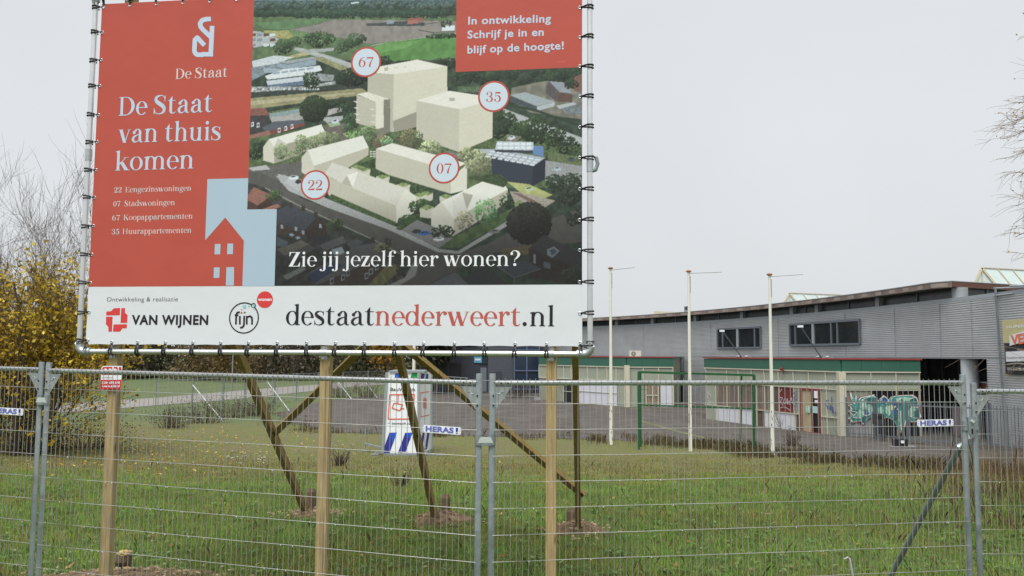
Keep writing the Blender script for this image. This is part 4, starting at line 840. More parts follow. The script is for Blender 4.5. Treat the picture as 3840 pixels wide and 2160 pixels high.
plate_blue = mat('plate_blue', rgb(98, 104, 176), .5, 0, .05)
D1, D2, D3 = 6.43, 5.44, 6.0
xy = lambda p: (p.x, p.y)
pA = at(149.5 / K, 1500 / K, D1); pB = at(177 / K, 1500 / K, D1 - .02); pC = at(1796 / K, 1500 / K, D2); pD = at(1846 / K, 1500 / K, D2 + .01)
pE = at(3613 / K, 1500 / K, D3); pF = at(3652 / K, 1500 / K, D3 + .01)
dl = (Vector((pB.x, pB.y, 0)) - Vector((pC.x, pC.y, 0))).normalized()
pZ = Vector((pA.x, pA.y, 0)) + dl * 3.45
fl0 = fence_panel('mesh_fence', (pZ.x, pZ.y), xy(pA), .09, .045, 'galvanised mesh fence panel at the left edge in front of the yellow tree', ((-20, 1011), (62, 1014), 17))
fl1 = fence_panel('mesh_fence', xy(pB), xy(pC), .04, 0, 'long mesh fence panel in front of the billboard, its name plate beside the centre posts', ((1067, 1055), (1163, 1060), 19))
fl2 = fence_panel('mesh_fence', xy(pD), xy(pE), 0, .005, 'long mesh fence panel in front of the corrugated building, with a diagonal prop behind it', ((2307, 1058), (2398, 1056), 17.5))
fl3 = fence_panel('mesh_fence', xy(pF), (pF.x + 3.4, pF.y - .12), -.055, -.03, 'slightly lower mesh fence panel at the right edge in front of the tall dry weeds')
def coupler(p, q, z, label, kind=0):
    c = (Vector((p.x, p.y, z)) + Vector((q.x, q.y, z))) / 2; d = Vector((q.x - p.x, q.y - p.y, 0)).normalized(); n = Vector((d.y, -d.x, 0)); L = (Vector((q.x - p.x, q.y - p.y, 0))).length
    t = thing('fence_coupler', c, label, 'clamp', 'couplers joining the fence posts')
    for s_ in (-1, 1):
        mb = MB(); cc = c + d * (s_ * L / 2)
        mb.lathe(cc, [(.0235, -.035), (.0235, .035)], 16); mb.build('post_collar', galvd, t, smooth=True)
    if kind == 0:
        mb = MB(); mb.prism([c + d * x + n * .024 + Vector((0, 0, z_)) for x, z_ in ((-.05, -.02), (.05, -.02), (.035, .016), (-.035, .016))], n * -.02); mb.build('clamp_plate', mat_white_metal, t)
        mb = MB(); mb.box(c + n * .008 + Vector((0, 0, -.028)), (.07, .03, .02)); mb.build('bolt_block', galvd, t)
    else:
        mb = MB(); mb.prism([c + d * x + n * .026 + Vector((0, 0, z_)) for x, z_ in ((-.03, .06), (.03, .06), (.03, -.06), (.018, -.085), (-.008, -.085), (-.024, -.06))], n * -.008); mb.build('lock_plate', galvd, t)
        mb = MB(); mb.tube(c + n * .026 + Vector((0, 0, .03)), c + n * .042 + Vector((0, 0, .03)), .011, 10); mb.build('bolt_head', mat_white_metal, t)
        mb = MB(); mb.box(c + n * .0275 + Vector((0, 0, -.04)), (.012, .003, .034)); mb.build('key_slot', black, t)
mat_white_metal = mat('zinc_white', (.74, .77, .78, 1), .35, .6, .05)
coupler(pA, pB, at(99, 1005, D1).z, 'zinc clamp joining the two leaning fence posts beside the yellow tree')
coupler(pC, pD, at(1218, 1106, D2).z, 'bright zinc clamp joining the two centre fence posts')
coupler(pE, pF, at(2448, 1070, D3).z, 'flat lock plate with bolt and key slot on the two right-hand posts', 1)
# prop behind the right panel
bt = at(2413, 1128, D3 + .05); bf = at(2203, 1518, 7.25)
t = thing('fence_prop', (bf.x, bf.y, 0), 'diagonal steel tube propping the fence from behind, beside the dry weeds', 'fence prop')
MB().tube(bt, bf, .021, 14).build('prop_tube', galvd, t, smooth=True)
MB().box(bf + Vector((0, 0, -.01)), (.25, .12, .02)).build('foot_plate', galvd, t)
MB().tube(bt + Vector((-.015, 0, 0)), bt + Vector((.03, 0, .02)), .026, 12).build('prop_clamp', galv, t)
hk = [at(3165 / K, 2096 / K, 6.5), at(3178 / K, 2090 / K, 6.5), at(3186 / K, 2096 / K, 6.5), at(3190 / K, 2115 / K, 6.5), at(3199 / K, 2165 / K, 6.5)]
hk.append(Vector((hk[-1].x + .05, hk[-1].y, -.05)))
o = MB().path(hk, .0085, 8).build('ground_hook', mat_white_metal, smooth=True); tag(o, 'bent bright steel rod hooked at the top, stuck in the grass', 'steel rod')

# ------------------------------------------------------------------ ground
def quad_grid(xs, ys):
    X, Y = np.meshgrid(xs, ys); Z = terr_np(X, Y); n, m_ = X.shape; idx = np.arange(n * m_).reshape(n, m_)
    return np.stack([X, Y, Z], -1).reshape(-1, 3), np.stack([idx[:-1, :-1], idx[:-1, 1:], idx[1:, 1:], idx[1:, :-1]], -1).reshape(-1, 4)
xs = np.unique(np.concatenate([np.linspace(-400, -40, 30), np.arange(-40, 40.1, .5), np.linspace(40, 400, 30)]))
ys = np.unique(np.concatenate([np.linspace(-60, 2, 12), np.arange(2, 50, .4), np.linspace(50, 120, 36), np.linspace(120, 900, 30)]))
v, f = quad_grid(xs, ys)
def ground_mat():
    m = bpy.data.materials.new('turf_and_soil'); m.use_nodes = True; n = m.node_tree; b_ = n.nodes['Principled BSDF']; b_.inputs['Roughness'].default_value = .95; b_.inputs['Specular IOR Level'].default_value = .1
    tc = n.nodes.new('ShaderNodeTexCoord')
    def noise(s_, d=6, off=0):
        z = n.nodes.new('ShaderNodeTexNoise'); z.inputs['Scale'].default_value = s_; z.inputs['Detail'].default_value = d; z.inputs['Roughness'].default_value = .7
        mp = n.nodes.new('ShaderNodeMapping'); mp.inputs['Location'].default_value = (off, off * 2, 0); n.links.new(tc.outputs['Object'], mp.inputs[0]); n.links.new(mp.outputs[0], z.inputs[0]); return z
    def ramp(src, a, c, ca, cb):
        r_ = n.nodes.new('ShaderNodeValToRGB'); r_.color_ramp.elements[0].position = a; r_.color_ramp.elements[1].position = c; r_.color_ramp.elements[0].color = ca; r_.color_ramp.elements[1].color = cb; n.links.new(src, r_.inputs[0]); return r_
    def mix(fac, a, c):
        x = n.nodes.new('ShaderNodeMixRGB'); n.links.new(fac, x.inputs[0]); n.links.new(a, x.inputs[1]); n.links.new(c, x.inputs[2]); return x.outputs[0]
    near = ramp(noise(9).outputs[0], .3, .7, (.05, .075, .02, 1), (.12, .165, .04, 1)).outputs[0]
    moss = ramp(noise(3.5, 8, 3).outputs[0], .35, .68, (.12, .115, .05, 1), (.17, .20, .05, 1)).outputs[0]
    dry = ramp(noise(12, 6, 7).outputs[0], .3, .7, (.11, .10, .05, 1), (.21, .195, .09, 1)).outputs[0]
    md = mix(ramp(noise(.8, 4, 5).outputs[0], .42, .58, (0, 0, 0, 1), (1, 1, 1, 1)).outputs[0], moss, dry)
    far = ramp(noise(.6, 5, 9).outputs[0], .3, .7, (.095, .125, .055, 1), (.135, .17, .075, 1)).outputs[0]
    sx = n.nodes.new('ShaderNodeSeparateXYZ'); n.links.new(tc.outputs['Object'], sx.inputs[0])
    wob = n.nodes.new('ShaderNodeMath'); wob.operation = 'MULTIPLY_ADD'; n.links.new(noise(.5, 4, 2).outputs[0], wob.inputs[0]); wob.inputs[1].default_value = 9; n.links.new(sx.outputs[1], wob.inputs[2])
    def step(a, c):
        mr = n.nodes.new('ShaderNodeMapRange'); mr.inputs[1].default_value = a; mr.inputs[2].default_value = c; n.links.new(wob.outputs[0], mr.inputs[0]); return mr.outputs[0]
    c = mix(step(18.0, 22.5), near, md); c = mix(step(43, 48), c, far)
    n.links.new(c, b_.inputs['Base Color'])
    bp = n.nodes.new('ShaderNodeBump'); bp.inputs['Strength'].default_value = .8; bp.inputs['Distance'].default_value = .05; n.links.new(noise(14, 8, 1).outputs[0], bp.inputs['Height']); n.links.new(bp.outputs[0], b_.inputs['Normal'])
    return m
tag(npmesh('ground', v, f, ground_mat()), kind='structure')
def inpoly(x, y, poly):
    r_ = np.zeros(np.shape(x), bool)
    for (ax, ay), (bx, by) in zip(poly, poly[1:] + poly[:1]):
        if ay == by: continue
        r_ ^= ((ay > y) != (by > y)) & (x < (bx - ax) * (y - ay) / (by - ay) + ax)
    return r_
asph_v = [(690, 1040), (745, 1066), (850, 1088), (1050, 1094), (1300, 1100), (1600, 1110), (1800, 1122), (1950, 1146), (2080, 1160), (2250, 1172), (2600, 1192)]
ap = [gp(*p) for p in asph_v]; ASPH = [(p.x, p.y) for p in ap]
pr = gp(2700, 1165); ASPH += [(pr.x + 10, pr.y), (40, 40), (32, 100)] + [xy(gp(x, y)) for x, y in ((1230, 985), (1000, 990), (900, 998), (800, 1012))]
gx = np.arange(-14, 42, .3); gy = np.arange(15, 100, .3)
v, f = quad_grid(gx, gy); cen = v[f].mean(1); keep = inpoly(cen[:, 0], cen[:, 1], ASPH); v[:, 2] += .012
asphalt = mat('old_asphalt', (.094, .082, .072, 1), .9, 0, .30, .9, .6, 60, .2, None, (.135, .12, .108, 1))
used = np.unique(f[keep]); rm = -np.ones(len(v), int); rm[used] = np.arange(len(used))
tag(npmesh('forecourt', v[used], rm[f[keep]], asphalt), kind='structure')
def ribbon(name, vpts, wd, m, dz=.02, kind='structure'):
    ps = [gp(*p) for p in vpts]; pts = []
    for a, c in zip(ps, ps[1:]): pts += [a.lerp(c, k / 8) for k in range(8)]
    pts.append(ps[-1]); mb = MB(); vs = []
    for i, p in enumerate(pts):
        a = pts[max(i - 1, 0)]; c = pts[min(i + 1, len(pts) - 1)]; d = (c - a); d.z = 0; d.normalize(); n = Vector((-d.y, d.x, 0))
        for s_ in (-.5, .5):
            q = p + n * (wd * s_); q.z = terr(q.x, q.y) + dz; vs.append(q)
    mb.add(vs, [(2 * i, 2 * i + 1, 2 * i + 3, 2 * i + 2) for i in range(len(pts) - 1)])
    o = mb.build(name, m); return tag(o, kind=kind)
ribbon('path', [(-40, 1040), (150, 1028), (307, 1016), (480, 1004), (670, 986), (800, 974), (960, 962)], 6.5, mat('path_paving', (.24, .225, .205, 1), .9, 0, .12, 2))
moss_m = mat('moss_on_joint', (.12, .13, .04, 1), .95, 0, .4, 3)
ribbon('mossy_joint', [(1600, 1056), (1640, 1068), (1684, 1081), (1780, 1105), (1875, 1127)], .3, mat('moss_joint', (.125, .13, .06, 1), .95, 0, .5, 2), .022)
ribbon('worn_marking', [(1455, 1018), (1560, 1027), (1700, 1036)], .12, mat('worn_yellow_marking', (.24, .21, .11, 1), .9, 0, .3, 2), .022)

# ------------------------------------------------------------------ far mesh fence by the path
fpl = [gp(388, 1053), gp(482, 1044), gp(560, 1033), gp(615, 1029), gp(690, 1017), gp(745, 1008), gp(800, 1003), gp(862, 998), gp(925, 992), gp(985, 988)]
def far_panel(A, B, label, group):
    t = thing('distant_fence', (A + B) / 2, label, 'fence', group); d = (B - A).normalized(); A = A + d * .06; B = B - d * .06; L = (B - A).length; up = Vector((0, 0, 1))
    for p in (A, B): MB().tube(p, p + up * 2.0, .026, 8).build('post', galvd, t, smooth=True)
    MB().tube(A + up * 1.95, B + up * 1.95, .02, 6).build('top_rail', galvd, t)
    mb = MB(); n = max(4, int(L / .11))
    for i in range(1, n): mb.tube(A.lerp(B, i / n) + up * .1, A.lerp(B, i / n) + up * 1.95, .003, 3, cap=False)
    for k in range(9): mb.tube(A + up * (.15 + k * .22), B + up * (.15 + k * .22), .003, 3, cap=False)
    mb.build('wire_mesh', wire, t); return t
wh = ['nearest the yellow tree', 'second from the yellow tree', 'third from the yellow tree', 'behind the left slanted timber brace', 'just right of the left timber brace', 'left of the middle billboard post', 'behind the middle billboard post', 'just right of the middle post', 'beside the camera tower']
for i, (a, c) in enumerate(zip(fpl, fpl[1:])): far_panel(a, c, 'distant mesh fence panel by the path, ' + wh[i], 'distant fence panels along the path')
for i, (x0, y0, x1, y1, w_) in enumerate(((483.7, 967, 561, 1060, 'longest white prop, leaning from the distant fence left of the timber braces'), (672, 959.6, 728, 1034, 'white prop leaning from the distant fence between left brace and middle post'), (851, 961.7, 886, 1006, 'thin white prop of the distant fence just right of the middle post'), (921, 962.7, 949, 1001, 'thin white prop of the distant fence beside the camera tower'))):
    ft = gp(x1, y1); base = gp(x0, {0: 1044, 1: 1018, 2: 999, 3: 992}[i]); tp = at(x0, y0, base.y)
    o = MB().tube(tp, ft, .028, 8).build('fence_prop', mat_white_metal, smooth=True); tag(o, w_, 'fence prop', 'white props of the distant fence')
lp = gp(405, 1068); o = MB().bar(gp(455, 1060), gp(520, 1052), .1, .06).build('loose_tube', mat_white_metal); tag(o, 'pale tube lying in the grass at the foot of the distant fence', 'tube')
for i, (x0, x1, yt0, yt1, yb0, yb1, w_) in enumerate(((1066, 1176, 944, 951, 990, 994, 'left'), (1180, 1258, 955, 959, 996, 999, 'middle'), (1262, 1352, 960, 966, 1000, 1003, 'right'))):
    A, B = gp(x0, yb0 + 4), gp(x1, yb1 + 4); t = thing('barrier', (A + B) / 2, 'grey tube-framed barrier before the dark building, ' + w_ + 'most of three', 'barrier', 'barriers before the dark building')
    HA = at(x0, yt0, A.y).z - A.z; HB = at(x1, yt1, B.y).z - B.z
    a2, b2 = A + Vector((0, 0, HA)), B + Vector((0, 0, HB)); fr = MB(); lo = Vector((0, 0, .25))
    fr.path([A + lo, a2, b2, B + lo], .032, 6, True); fr.build('frame', galvd, t)
    mb = MB()
    for k in range(1, 16): mb.tube((A + lo).lerp(B + lo, k / 16), a2.lerp(b2, k / 16), .006, 3, cap=False)
    mb.build('bars', wire, t)
    for p in (A, B): MB().box(p + Vector((0, 0, .1)), (.5, .2, .24)).build('foot', letter_grey, t)

# ------------------------------------------------------------------ camera surveillance tower
TB = gp(1005, 1146); TY = TB.y
pe = lambda vx, vy, dy=0: at(vx, vy, TY + dy)
tw = thing('camera_tower', TB, 'white surveillance camera tower with blue slanted stripes behind the middle brace', 'camera tower')
zb = pe(980, 1140).z; zt = pe(990, 937).z
blx, brx = pe(963, 1130).x, pe(1054, 1138).x; tlx, trx = pe(972, 945).x, pe(1052, 950).x; dpt = 1.35; dxr = .28
F = lambda a, h, o=0: Vector(((blx + (brx - blx) * a) * (1 - h) + (tlx + (trx - tlx) * a) * h, TY + .12 * h - o, zb + (zt - zb) * h))
wht = mat('tower_white', rgb(232, 236, 240), .45, 0, .03); tgrey = mat('tower_grey_trim', rgb(150, 160, 164), .5, .3, .08)
q = [F(0, 0), F(1, 0), F(1, 1), F(0, 1)]; back = Vector((dxr, dpt, 0)); q2_ = [p + back for p in q]
MB().hexa(q, q2_).build('cabinet', wht, tw)
for a in (0, 1):
    MB().bar(F(a, 0, .02), F(a, 1, .02), .09, .05, (0, 1, 0)).build('corner_post', tgrey, tw)
MB().bar(F(1, 0, 0) + back, F(1, 1, 0) + back, .08, .05, (0, 1, 0)).build('corner_post', tgrey, tw)
MB().box((F(.5, 1) + back / 2) + Vector((0, 0, .03)), ((trx - tlx) * 1.12, dpt + .1, .07)).build('roof_cap', tgrey, tw)
MB().box((F(.5, 0) + back / 2) + Vector((0, 0, -.05)), ((brx - blx) * 1.15, dpt, .1)).build('base_frame', tgrey, tw)
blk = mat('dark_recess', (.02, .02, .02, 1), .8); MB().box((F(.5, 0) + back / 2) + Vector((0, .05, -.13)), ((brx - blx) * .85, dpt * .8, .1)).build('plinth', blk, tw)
s4 = lambda x, y: ((1350 + x * .31755) / K, (1300 + y * .31755) / K)
FP = Plane(F(0, .5, .006), (1, 0, 0), (F(0, 1) - F(0, 0)), (F(0, 1) - F(0, 0)).cross(Vector((1, 0, 0))) * -1)
if FP.n.y > 0: FP.n = -FP.n
sb1 = mat('tower_blue', rgb(22, 84, 196), .5, 0, .05); sb2 = mat('tower_navy', rgb(36, 44, 140), .5, 0, .05); org = mat('tower_orange', rgb(222, 100, 74), .5, 0, .05)
fq = lambda pts, m_, nm, off=.004: MB().add([FP.hit(*s4(x, y), off) for x, y in pts], [tuple(range(len(pts)))]).build(nm, m_, tw)
fq([(352, 1018), (442, 1018), (362, 1255), (275, 1255)], sb2, 'stripe'); fq([(362, 1022), (440, 1022), (398, 1148)], sb1, 'stripe', .007)
fq([(540, 1024), (625, 1024), (548, 1255), (462, 1255)], sb2, 'stripe'); fq([(546, 1028), (622, 1028), (600, 1110)], sb1, 'stripe', .007)
fq([(602, 318), (692, 322), (676, 375), (584, 375)], mat('tower_green', rgb(20, 138, 66), .5), 'stripe'); fq([(405, 318), (470, 318), (455, 372), (398, 372)], sb1, 'stripe')
def frame_lines(lst, w_):
    for a, c in lst: 
        p, r_ = FP.hit(*s4(*a), .004), FP.hit(*s4(*c), .004); MB().bar(p, r_, .004, w_, FP.n.cross(r_ - p)).build('pictogram_line', org, tw)
frame_lines([((345, 568), (635, 572)), ((635, 572), (628, 862)), ((628, 862), (335, 856)), ((335, 856), (345, 568)), ((445, 570), (443, 668)), ((398, 668), (378, 728)), ((378, 728), (470, 760)), ((470, 760), (500, 690)), ((500, 690), (398, 668)), ((480, 740), (520, 735))], .035)
for t_, a, c, px in (('BauWatch', (348, 522), (642, 533), 36), ('→ bauwatch.com', (328, 918), (632, 928), 26)):
    vs, fs = sans(t_, .012); put(FP, vs, fs, FP.uv(*s4(*a)), FP.uv(*s4(*c)), px * .31755 / K * pscale(FP, *s4(*a)), cap_h(), .006, 'lettering', dtext_p, tw)
sd = (back).normalized(); sn = Vector((sd.y, -sd.x, 0)); SP2 = Plane(F(1, 0) + sn * .002, sd, (0, 0, 1), sn); Hh = zt - zb
sf = lambda pts, m_, nm: MB().add([SP2.p(dpt * a, Hh * h, .012 + 0) + (F(1, h) - F(1, 0)).project(Vector((1, 0, 0))) for a, h in pts], [tuple(range(len(pts)))]).build(nm, m_, tw)
sf([(.45, .02), (.62, .02), (.86, .24), (.68, .24)], sb2, 'stripe'); sf([(.06, .02), (.2, .02), (.45, .24), (.28, .24)], sb2, 'stripe'); sf([(.2, .9), (.4, .9), (.5, .98), (.3, .98)], sb2, 'stripe'); sf([(.6, .9), (.75, .9), (.8, .98), (.66, .98)], sb2, 'stripe')
sf([(.15, .74), (.85, .74), (.85, .752), (.15, .752)], org, 'pictogram_line'); sf([(.15, .44), (.85, .44), (.85, .452), (.15, .452)], org, 'pictogram_line'); sf([(.15, .44), (.18, .44), (.18, .75), (.15, .75)], org, 'pictogram_line'); sf([(.4, .55), (.6, .53), (.62, .66), (.42, .68)], org, 'pictogram_line')
for x0, y0, x1, y1 in ((262, 1245, 182, 1275), (745, 1270, 950, 1275), (250, 1190, 62, 1190), (745, 1215, 800, 1190)):
    p, r_ = pe(*s4(x0, y0), .15), pe(*s4(x1, y1), .05 if y0 > 1230 else 1.2); r_.z = p.z
    MB().bar(p, r_, .05, .05).build('outrigger', tgrey, tw)
    fz = terr(r_.x, r_.y); MB().tube(Vector((r_.x, r_.y, fz)), Vector((r_.x, r_.y, p.z + (.5 if y0 < 1230 else .05))), .022, 8).build('jack_leg', tgrey, tw); MB().box((r_.x, r_.y, fz + .03), (.26, .2, .03)).build('foot_plate', tgrey, tw)

# ------------------------------------------------------------------ flagpoles, goal frame
fpm = mat('flagpole_paint', rgb(222, 221, 208), .5, 0, .05, 4); rust = mat('rusty_cap', rgb(160, 112, 84), .7, 0, .2)
arm_m = mat('arm_grey', rgb(150, 150, 150), .5)
for vx0, vy0, vx1, vy1, ax_, ay_, lb in ((1540, 676, 1537, 1119, 1596, 673, 'white flagpole nearest the billboard, its arm the shortest of three'), (1734.5, 684, 1737, 1135, 1816, 684.5, 'white flagpole standing middle of three before the grey building'), (1938, 692, 1944, 1146, 2020, 690.5, 'white flagpole of three nearest the graffiti, paint flaking at its foot')):
    p = gp(vx1, vy1); tp = at(vx0, vy0, p.y); t = thing('flagpole', p, lb, 'flagpole', 'white flagpoles before the grey building'); h = tp.z - p.z
    tp = Vector((p.x, p.y, tp.z))
    MB().path([p, p + Vector((0, 0, h * .5)), tp], [.062, .055, .044], 12).build('pole', fpm, t, smooth=True)
    MB().lathe(tp, [(.05, -.02), (.095, .0), (.10, .03), (.06, .06), (.01, .07)], 14).build('cap', rust, t, smooth=True)
    e_ = at(ax_, ay_, p.y - .4); MB().tube(tp + Vector((.04, 0, -.05)), e_, .012, 6).build('swing_arm', arm_m, t)
    MB().box(tp + Vector((.05, -.02, -.45)), (.02, .03, .6)).build('halyard_strip', arm_m, t)
    fk = MB()
    for k in range(9): 
        a = rng.uniform(-2.6, -.5); z = .15 + rng.random() * 1.3; r_ = .0625; ha = rng.uniform(.1, .3)
        fk.add([p + Vector((r_ * math.cos(a + s_ * ha), r_ * math.sin(a + s_ * ha), z + hh)) for s_, hh in ((-1, 0), (1, .01), (.7, .08), (-.6, .1))], [(0, 1, 2, 3)])
    fk.build('flaked_paint', mat('bare_pole_' , rgb(70, 66, 60), .8), t)
gl_m = mat('goal_green', rgb(28, 84, 48), .5, 0, .12, 5)
gA, gB = gp(1606, 1131), gp(1896, 1133); gA.y = gB.y = (gA.y + gB.y) / 2
Y = gA.y; tA, tB = at(1607, 936, Y), at(1897, 944, Y + .0); mA, mB = at(1607, 1019, Y), at(1896, 1028, Y)
gA = Vector((at(1606, 1131, Y).x, Y, terr(0, Y) - .05)); gB = Vector((at(1896, 1131, Y).x, Y, terr(0, Y) - .05))
t = thing('goal_frame', (gA + gB) / 2, 'green metal goal frame with a lower cross rail on the old forecourt', 'goal frame')
for p, q in ((gA, tA), (gB, tB)): MB().bar(p, q, .085, .085, (0, 1, 0)).build('post', gl_m, t)
MB().bar(tA, tB, .08, .08).build('crossbar', gl_m, t); MB().bar(mA, mB, .06, .06).build('lower_rail', gl_m, t)
for p, q, s_ in ((gA, tA, 1), (gB, tB, -1)):
    for k, ln in ((.78, .28), (.88, .2), (.3, .2)): c = p.lerp(q, k); MB().bar(c, c + Vector((s_ * ln, 0, 0)), .02, .02).build('net_hook', gl_m, t)
c0_, c1_ = gB + Vector((-.22, .9, 0)), tB + Vector((-.2, .9, 0)); MB().bar(c0_, c1_, .06, .06).build('rear_post', gl_m, t); MB().bar(c1_, tB, .05, .05).build('top_brace', gl_m, t)
c0_, c1_ = gA + Vector((.22, .9, 0)), tA + Vector((.2, .9, 0)); MB().bar(c0_, c1_, .06, .06).build('rear_post', gl_m, t); MB().bar(c1_, tA, .05, .05).build('top_brace', gl_m, t)
# ------------------------------------------------------------------ long corrugated building with a curved front
WZ = 4.53
wm = [(1461.4, 827), (1644.7, 820), (1747.5, 814.6), (1864, 806), (1991.9, 797), (2052, 792.8), (2206.5, 780.4), (2403.6, 760.9), (2523, 744), (2576, 736.4)]
cf = np.polyfit([p[0] for p in wm], [hor(p[0]) - p[1] for p in wm], 2)
WL = []
for vx in np.arange(1461, 2577, 9.0):
    p = atz(vx, hor(vx) - np.polyval(cf, vx), WZ); WL.append((p.x, p.y))
d = Vector((WL[0][0] - WL[6][0], WL[0][1] - WL[6][1])).normalized(); WL = [(WL[0][0] + d.x * k, WL[0][1] + d.y * k) for k in np.arange(12, 0, -1.0)] + WL
d = Vector((WL[-1][0] - WL[-6][0], WL[-1][1] - WL[-6][1])).normalized(); WL += [(WL[-1][0] + d.x * k, WL[-1][1] + d.y * k) for k in np.arange(.5, 7, .5)]
WLv = [Vector(p) for p in WL]
def wn(i):
    a, c = WLv[max(i - 1, 0)], WLv[min(i + 1, len(WLv) - 1)]; t = (c - a).normalized(); n = Vector((t.y, -t.x))
    return n if n.dot(WLv[i]) < 0 else -n
def whit(vx, off=0.0):
    """plan point of the curved front seen at picture column vx, pushed out by off"""
    r_ = ray(vx, hor(vx)); r2 = Vector((r_.x, r_.y))
    cr_ = [r2.x * p.y - r2.y * p.x for p in WLv]
    for i in range(len(WLv) - 1, 0, -1):
        if cr_[i] * cr_[i - 1] <= 0 and cr_[i] != cr_[i - 1]:
            t = cr_[i] / (cr_[i] - cr_[i - 1]); return WLv[i].lerp(WLv[i - 1], t) + wn(i) * off
    return WLv[-1]
def W3(vx, z, off=0.0): p = whit(vx, off); return Vector((p.x, p.y, z))
def wz(vx, vy): p = whit(vx); r_ = ray(vx, vy); return EYE + r_.z * (Vector((p.x, p.y)).length / Vector((r_.x, r_.y)).length)
GZ = -1.30
hall = thing('industrial_hall', (WL[60][0], WL[60][1], GZ), 'long grey corrugated hall with a curved front, brown roof edge and strip windows', 'building')
corr = mat('corrugated_steel', (.50, .51, .525, 1), .4, .15, .10, .8, .05, 20); corrd = mat('hall_grey_trim', rgb(150, 155, 158), .55, .2, .08); fasc = mat('roof_fascia', rgb(122, 110, 104), .7, .1, .25, 1.6, 0, None, .3, None, rgb(150, 132, 124))
fascb = mat('brown_fascia', rgb(96, 62, 54), .6, 0, .1); glass = mat('dark_glass', (.028, .032, .036, 1), .08, 0, .3, 1.2, 0, None, .6); roofm = mat('roof_felt', rgb(95, 92, 90), .9, 0, .15)
glass2 = mat('clerestory_glass', (.05, .055, .06, 1), .25, 0, .5, .6, 0, None, .4)
winf = mat('window_frame', rgb(118, 126, 134), .5, .3, .08); winl = mat('pale_window_post', rgb(165, 172, 178), .5, .2, .06)
def corrugate(i0, i1, z0, z1, pitch=.092):
    zs = []; z = z0
    prof = [(0, 0), (.26, .0), (.40, .042), (.92, .038)]
    while z < z1 - .01:
        for a, o_ in prof:
            if z + a * pitch < z1: zs.append((z + a * pitch, o_))
        z += pitch
    zs.append((z1, 0)); idx = list(range(i0, i1 + 1)); vs = []
    for z_, o_ in zs:
        for i in idx: p = WLv[i] + wn(i) * o_; vs.append((p.x, p.y, z_))
    n = len(idx); fs = [(r_ * n + k, r_ * n + k + 1, (r_ + 1) * n + k + 1, (r_ + 1) * n + k) for r_ in range(len(zs) - 1) for k in range(n - 1)]
    return MB().add(vs, fs)
def iat(vx):
    p = whit(vx); return min(range(len(WLv)), key=lambda i: (WLv[i] - p).length)
iL, iR0, iR1, iE = 0, iat(2312), iat(2485), len(WLv) - 1
corrugate(0, iE, 2.14, WZ).build('upper_wall', corr, hall); corrugate(0, iR0, GZ - .1, 2.10).build('lower_wall', corr, hall); corrugate(iR1, iE, GZ - .1, 2.10).build('lower_wall', corr, hall)
for vx in (1620, 1790, 1960, 2130, 2255, 2370, 2450):
    q = whit(vx, .036); MB().bar((q.x, q.y, 2.16), (q.x, q.y, WZ - .02), .03, .03, (0, 1, 0)).build('cladding_joint', corrd, hall)
def strip(i0, i1, z0, z1, o0, o1):
    m_ = MB(); 
    for i in range(i0, i1):
        f4 = [WLv[i] + wn(i) * o1, WLv[i + 1] + wn(i + 1) * o1]; b4 = [WLv[i] + wn(i) * o0, WLv[i + 1] + wn(i + 1) * o0]
        m_.hexa([(f4[0].x, f4[0].y, z0), (f4[1].x, f4[1].y, z0), (f4[1].x, f4[1].y, z1), (f4[0].x, f4[0].y, z1)], [(b4[0].x, b4[0].y, z0), (b4[1].x, b4[1].y, z0), (b4[1].x, b4[1].y, z1), (b4[0].x, b4[0].y, z1)])
    return m_
strip(0, iE, WZ + .002, WZ + .16, -.25, .05).build('sill_rail', winl, hall); strip(0, iE, 2.102, 2.138, -.1, .045).build('drip_rail', corrd, hall)
iC = iat(2402)
ZS, ZR = WZ + .16, 5.14
posts_v = [1549.5, 1645.6, 1748.9, 1863.3, 1990, 2055.6, 2211]
allp = [1462, 1500] 
ends = [iat(1462) - 10] + [iat(p) for p in posts_v] + [iC]
for a, c in zip(ends, ends[1:]):
    w_ = strip(a, c, ZS, ZR, -.35, -.22).build('clerestory_window', glass2, hall)
    if a > ends[0]:
        p = WLv[a] + wn(a) * -.12; MB().box((p.x, p.y, (ZS + ZR) / 2), (.34, .3, ZR - ZS - .004), Matrix.Rotation(math.atan2(wn(a).y, wn(a).x) + math.pi / 2, 3, 'Z')).build('window_pier', corrd, hall)
    k = (a + c) // 2; p = WLv[k] + wn(k) * -.19; MB().box((p.x, p.y, (ZS + ZR) / 2), (.07, .06, ZR - ZS - .006), Matrix.Rotation(math.atan2(wn(k).y, wn(k).x) + math.pi / 2, 3, 'Z')).build('mullion', winf, w_)
    strip(a, c, ZS, ZS + .05, -.21, -.17).build('bottom_frame', winf, w_)
p = WLv[iC] + wn(iC) * -.32; MB().tube((p.x, p.y, ZS), (p.x, p.y, ZR), .32, 18).build('corner_column', corrd, hall, smooth=True)
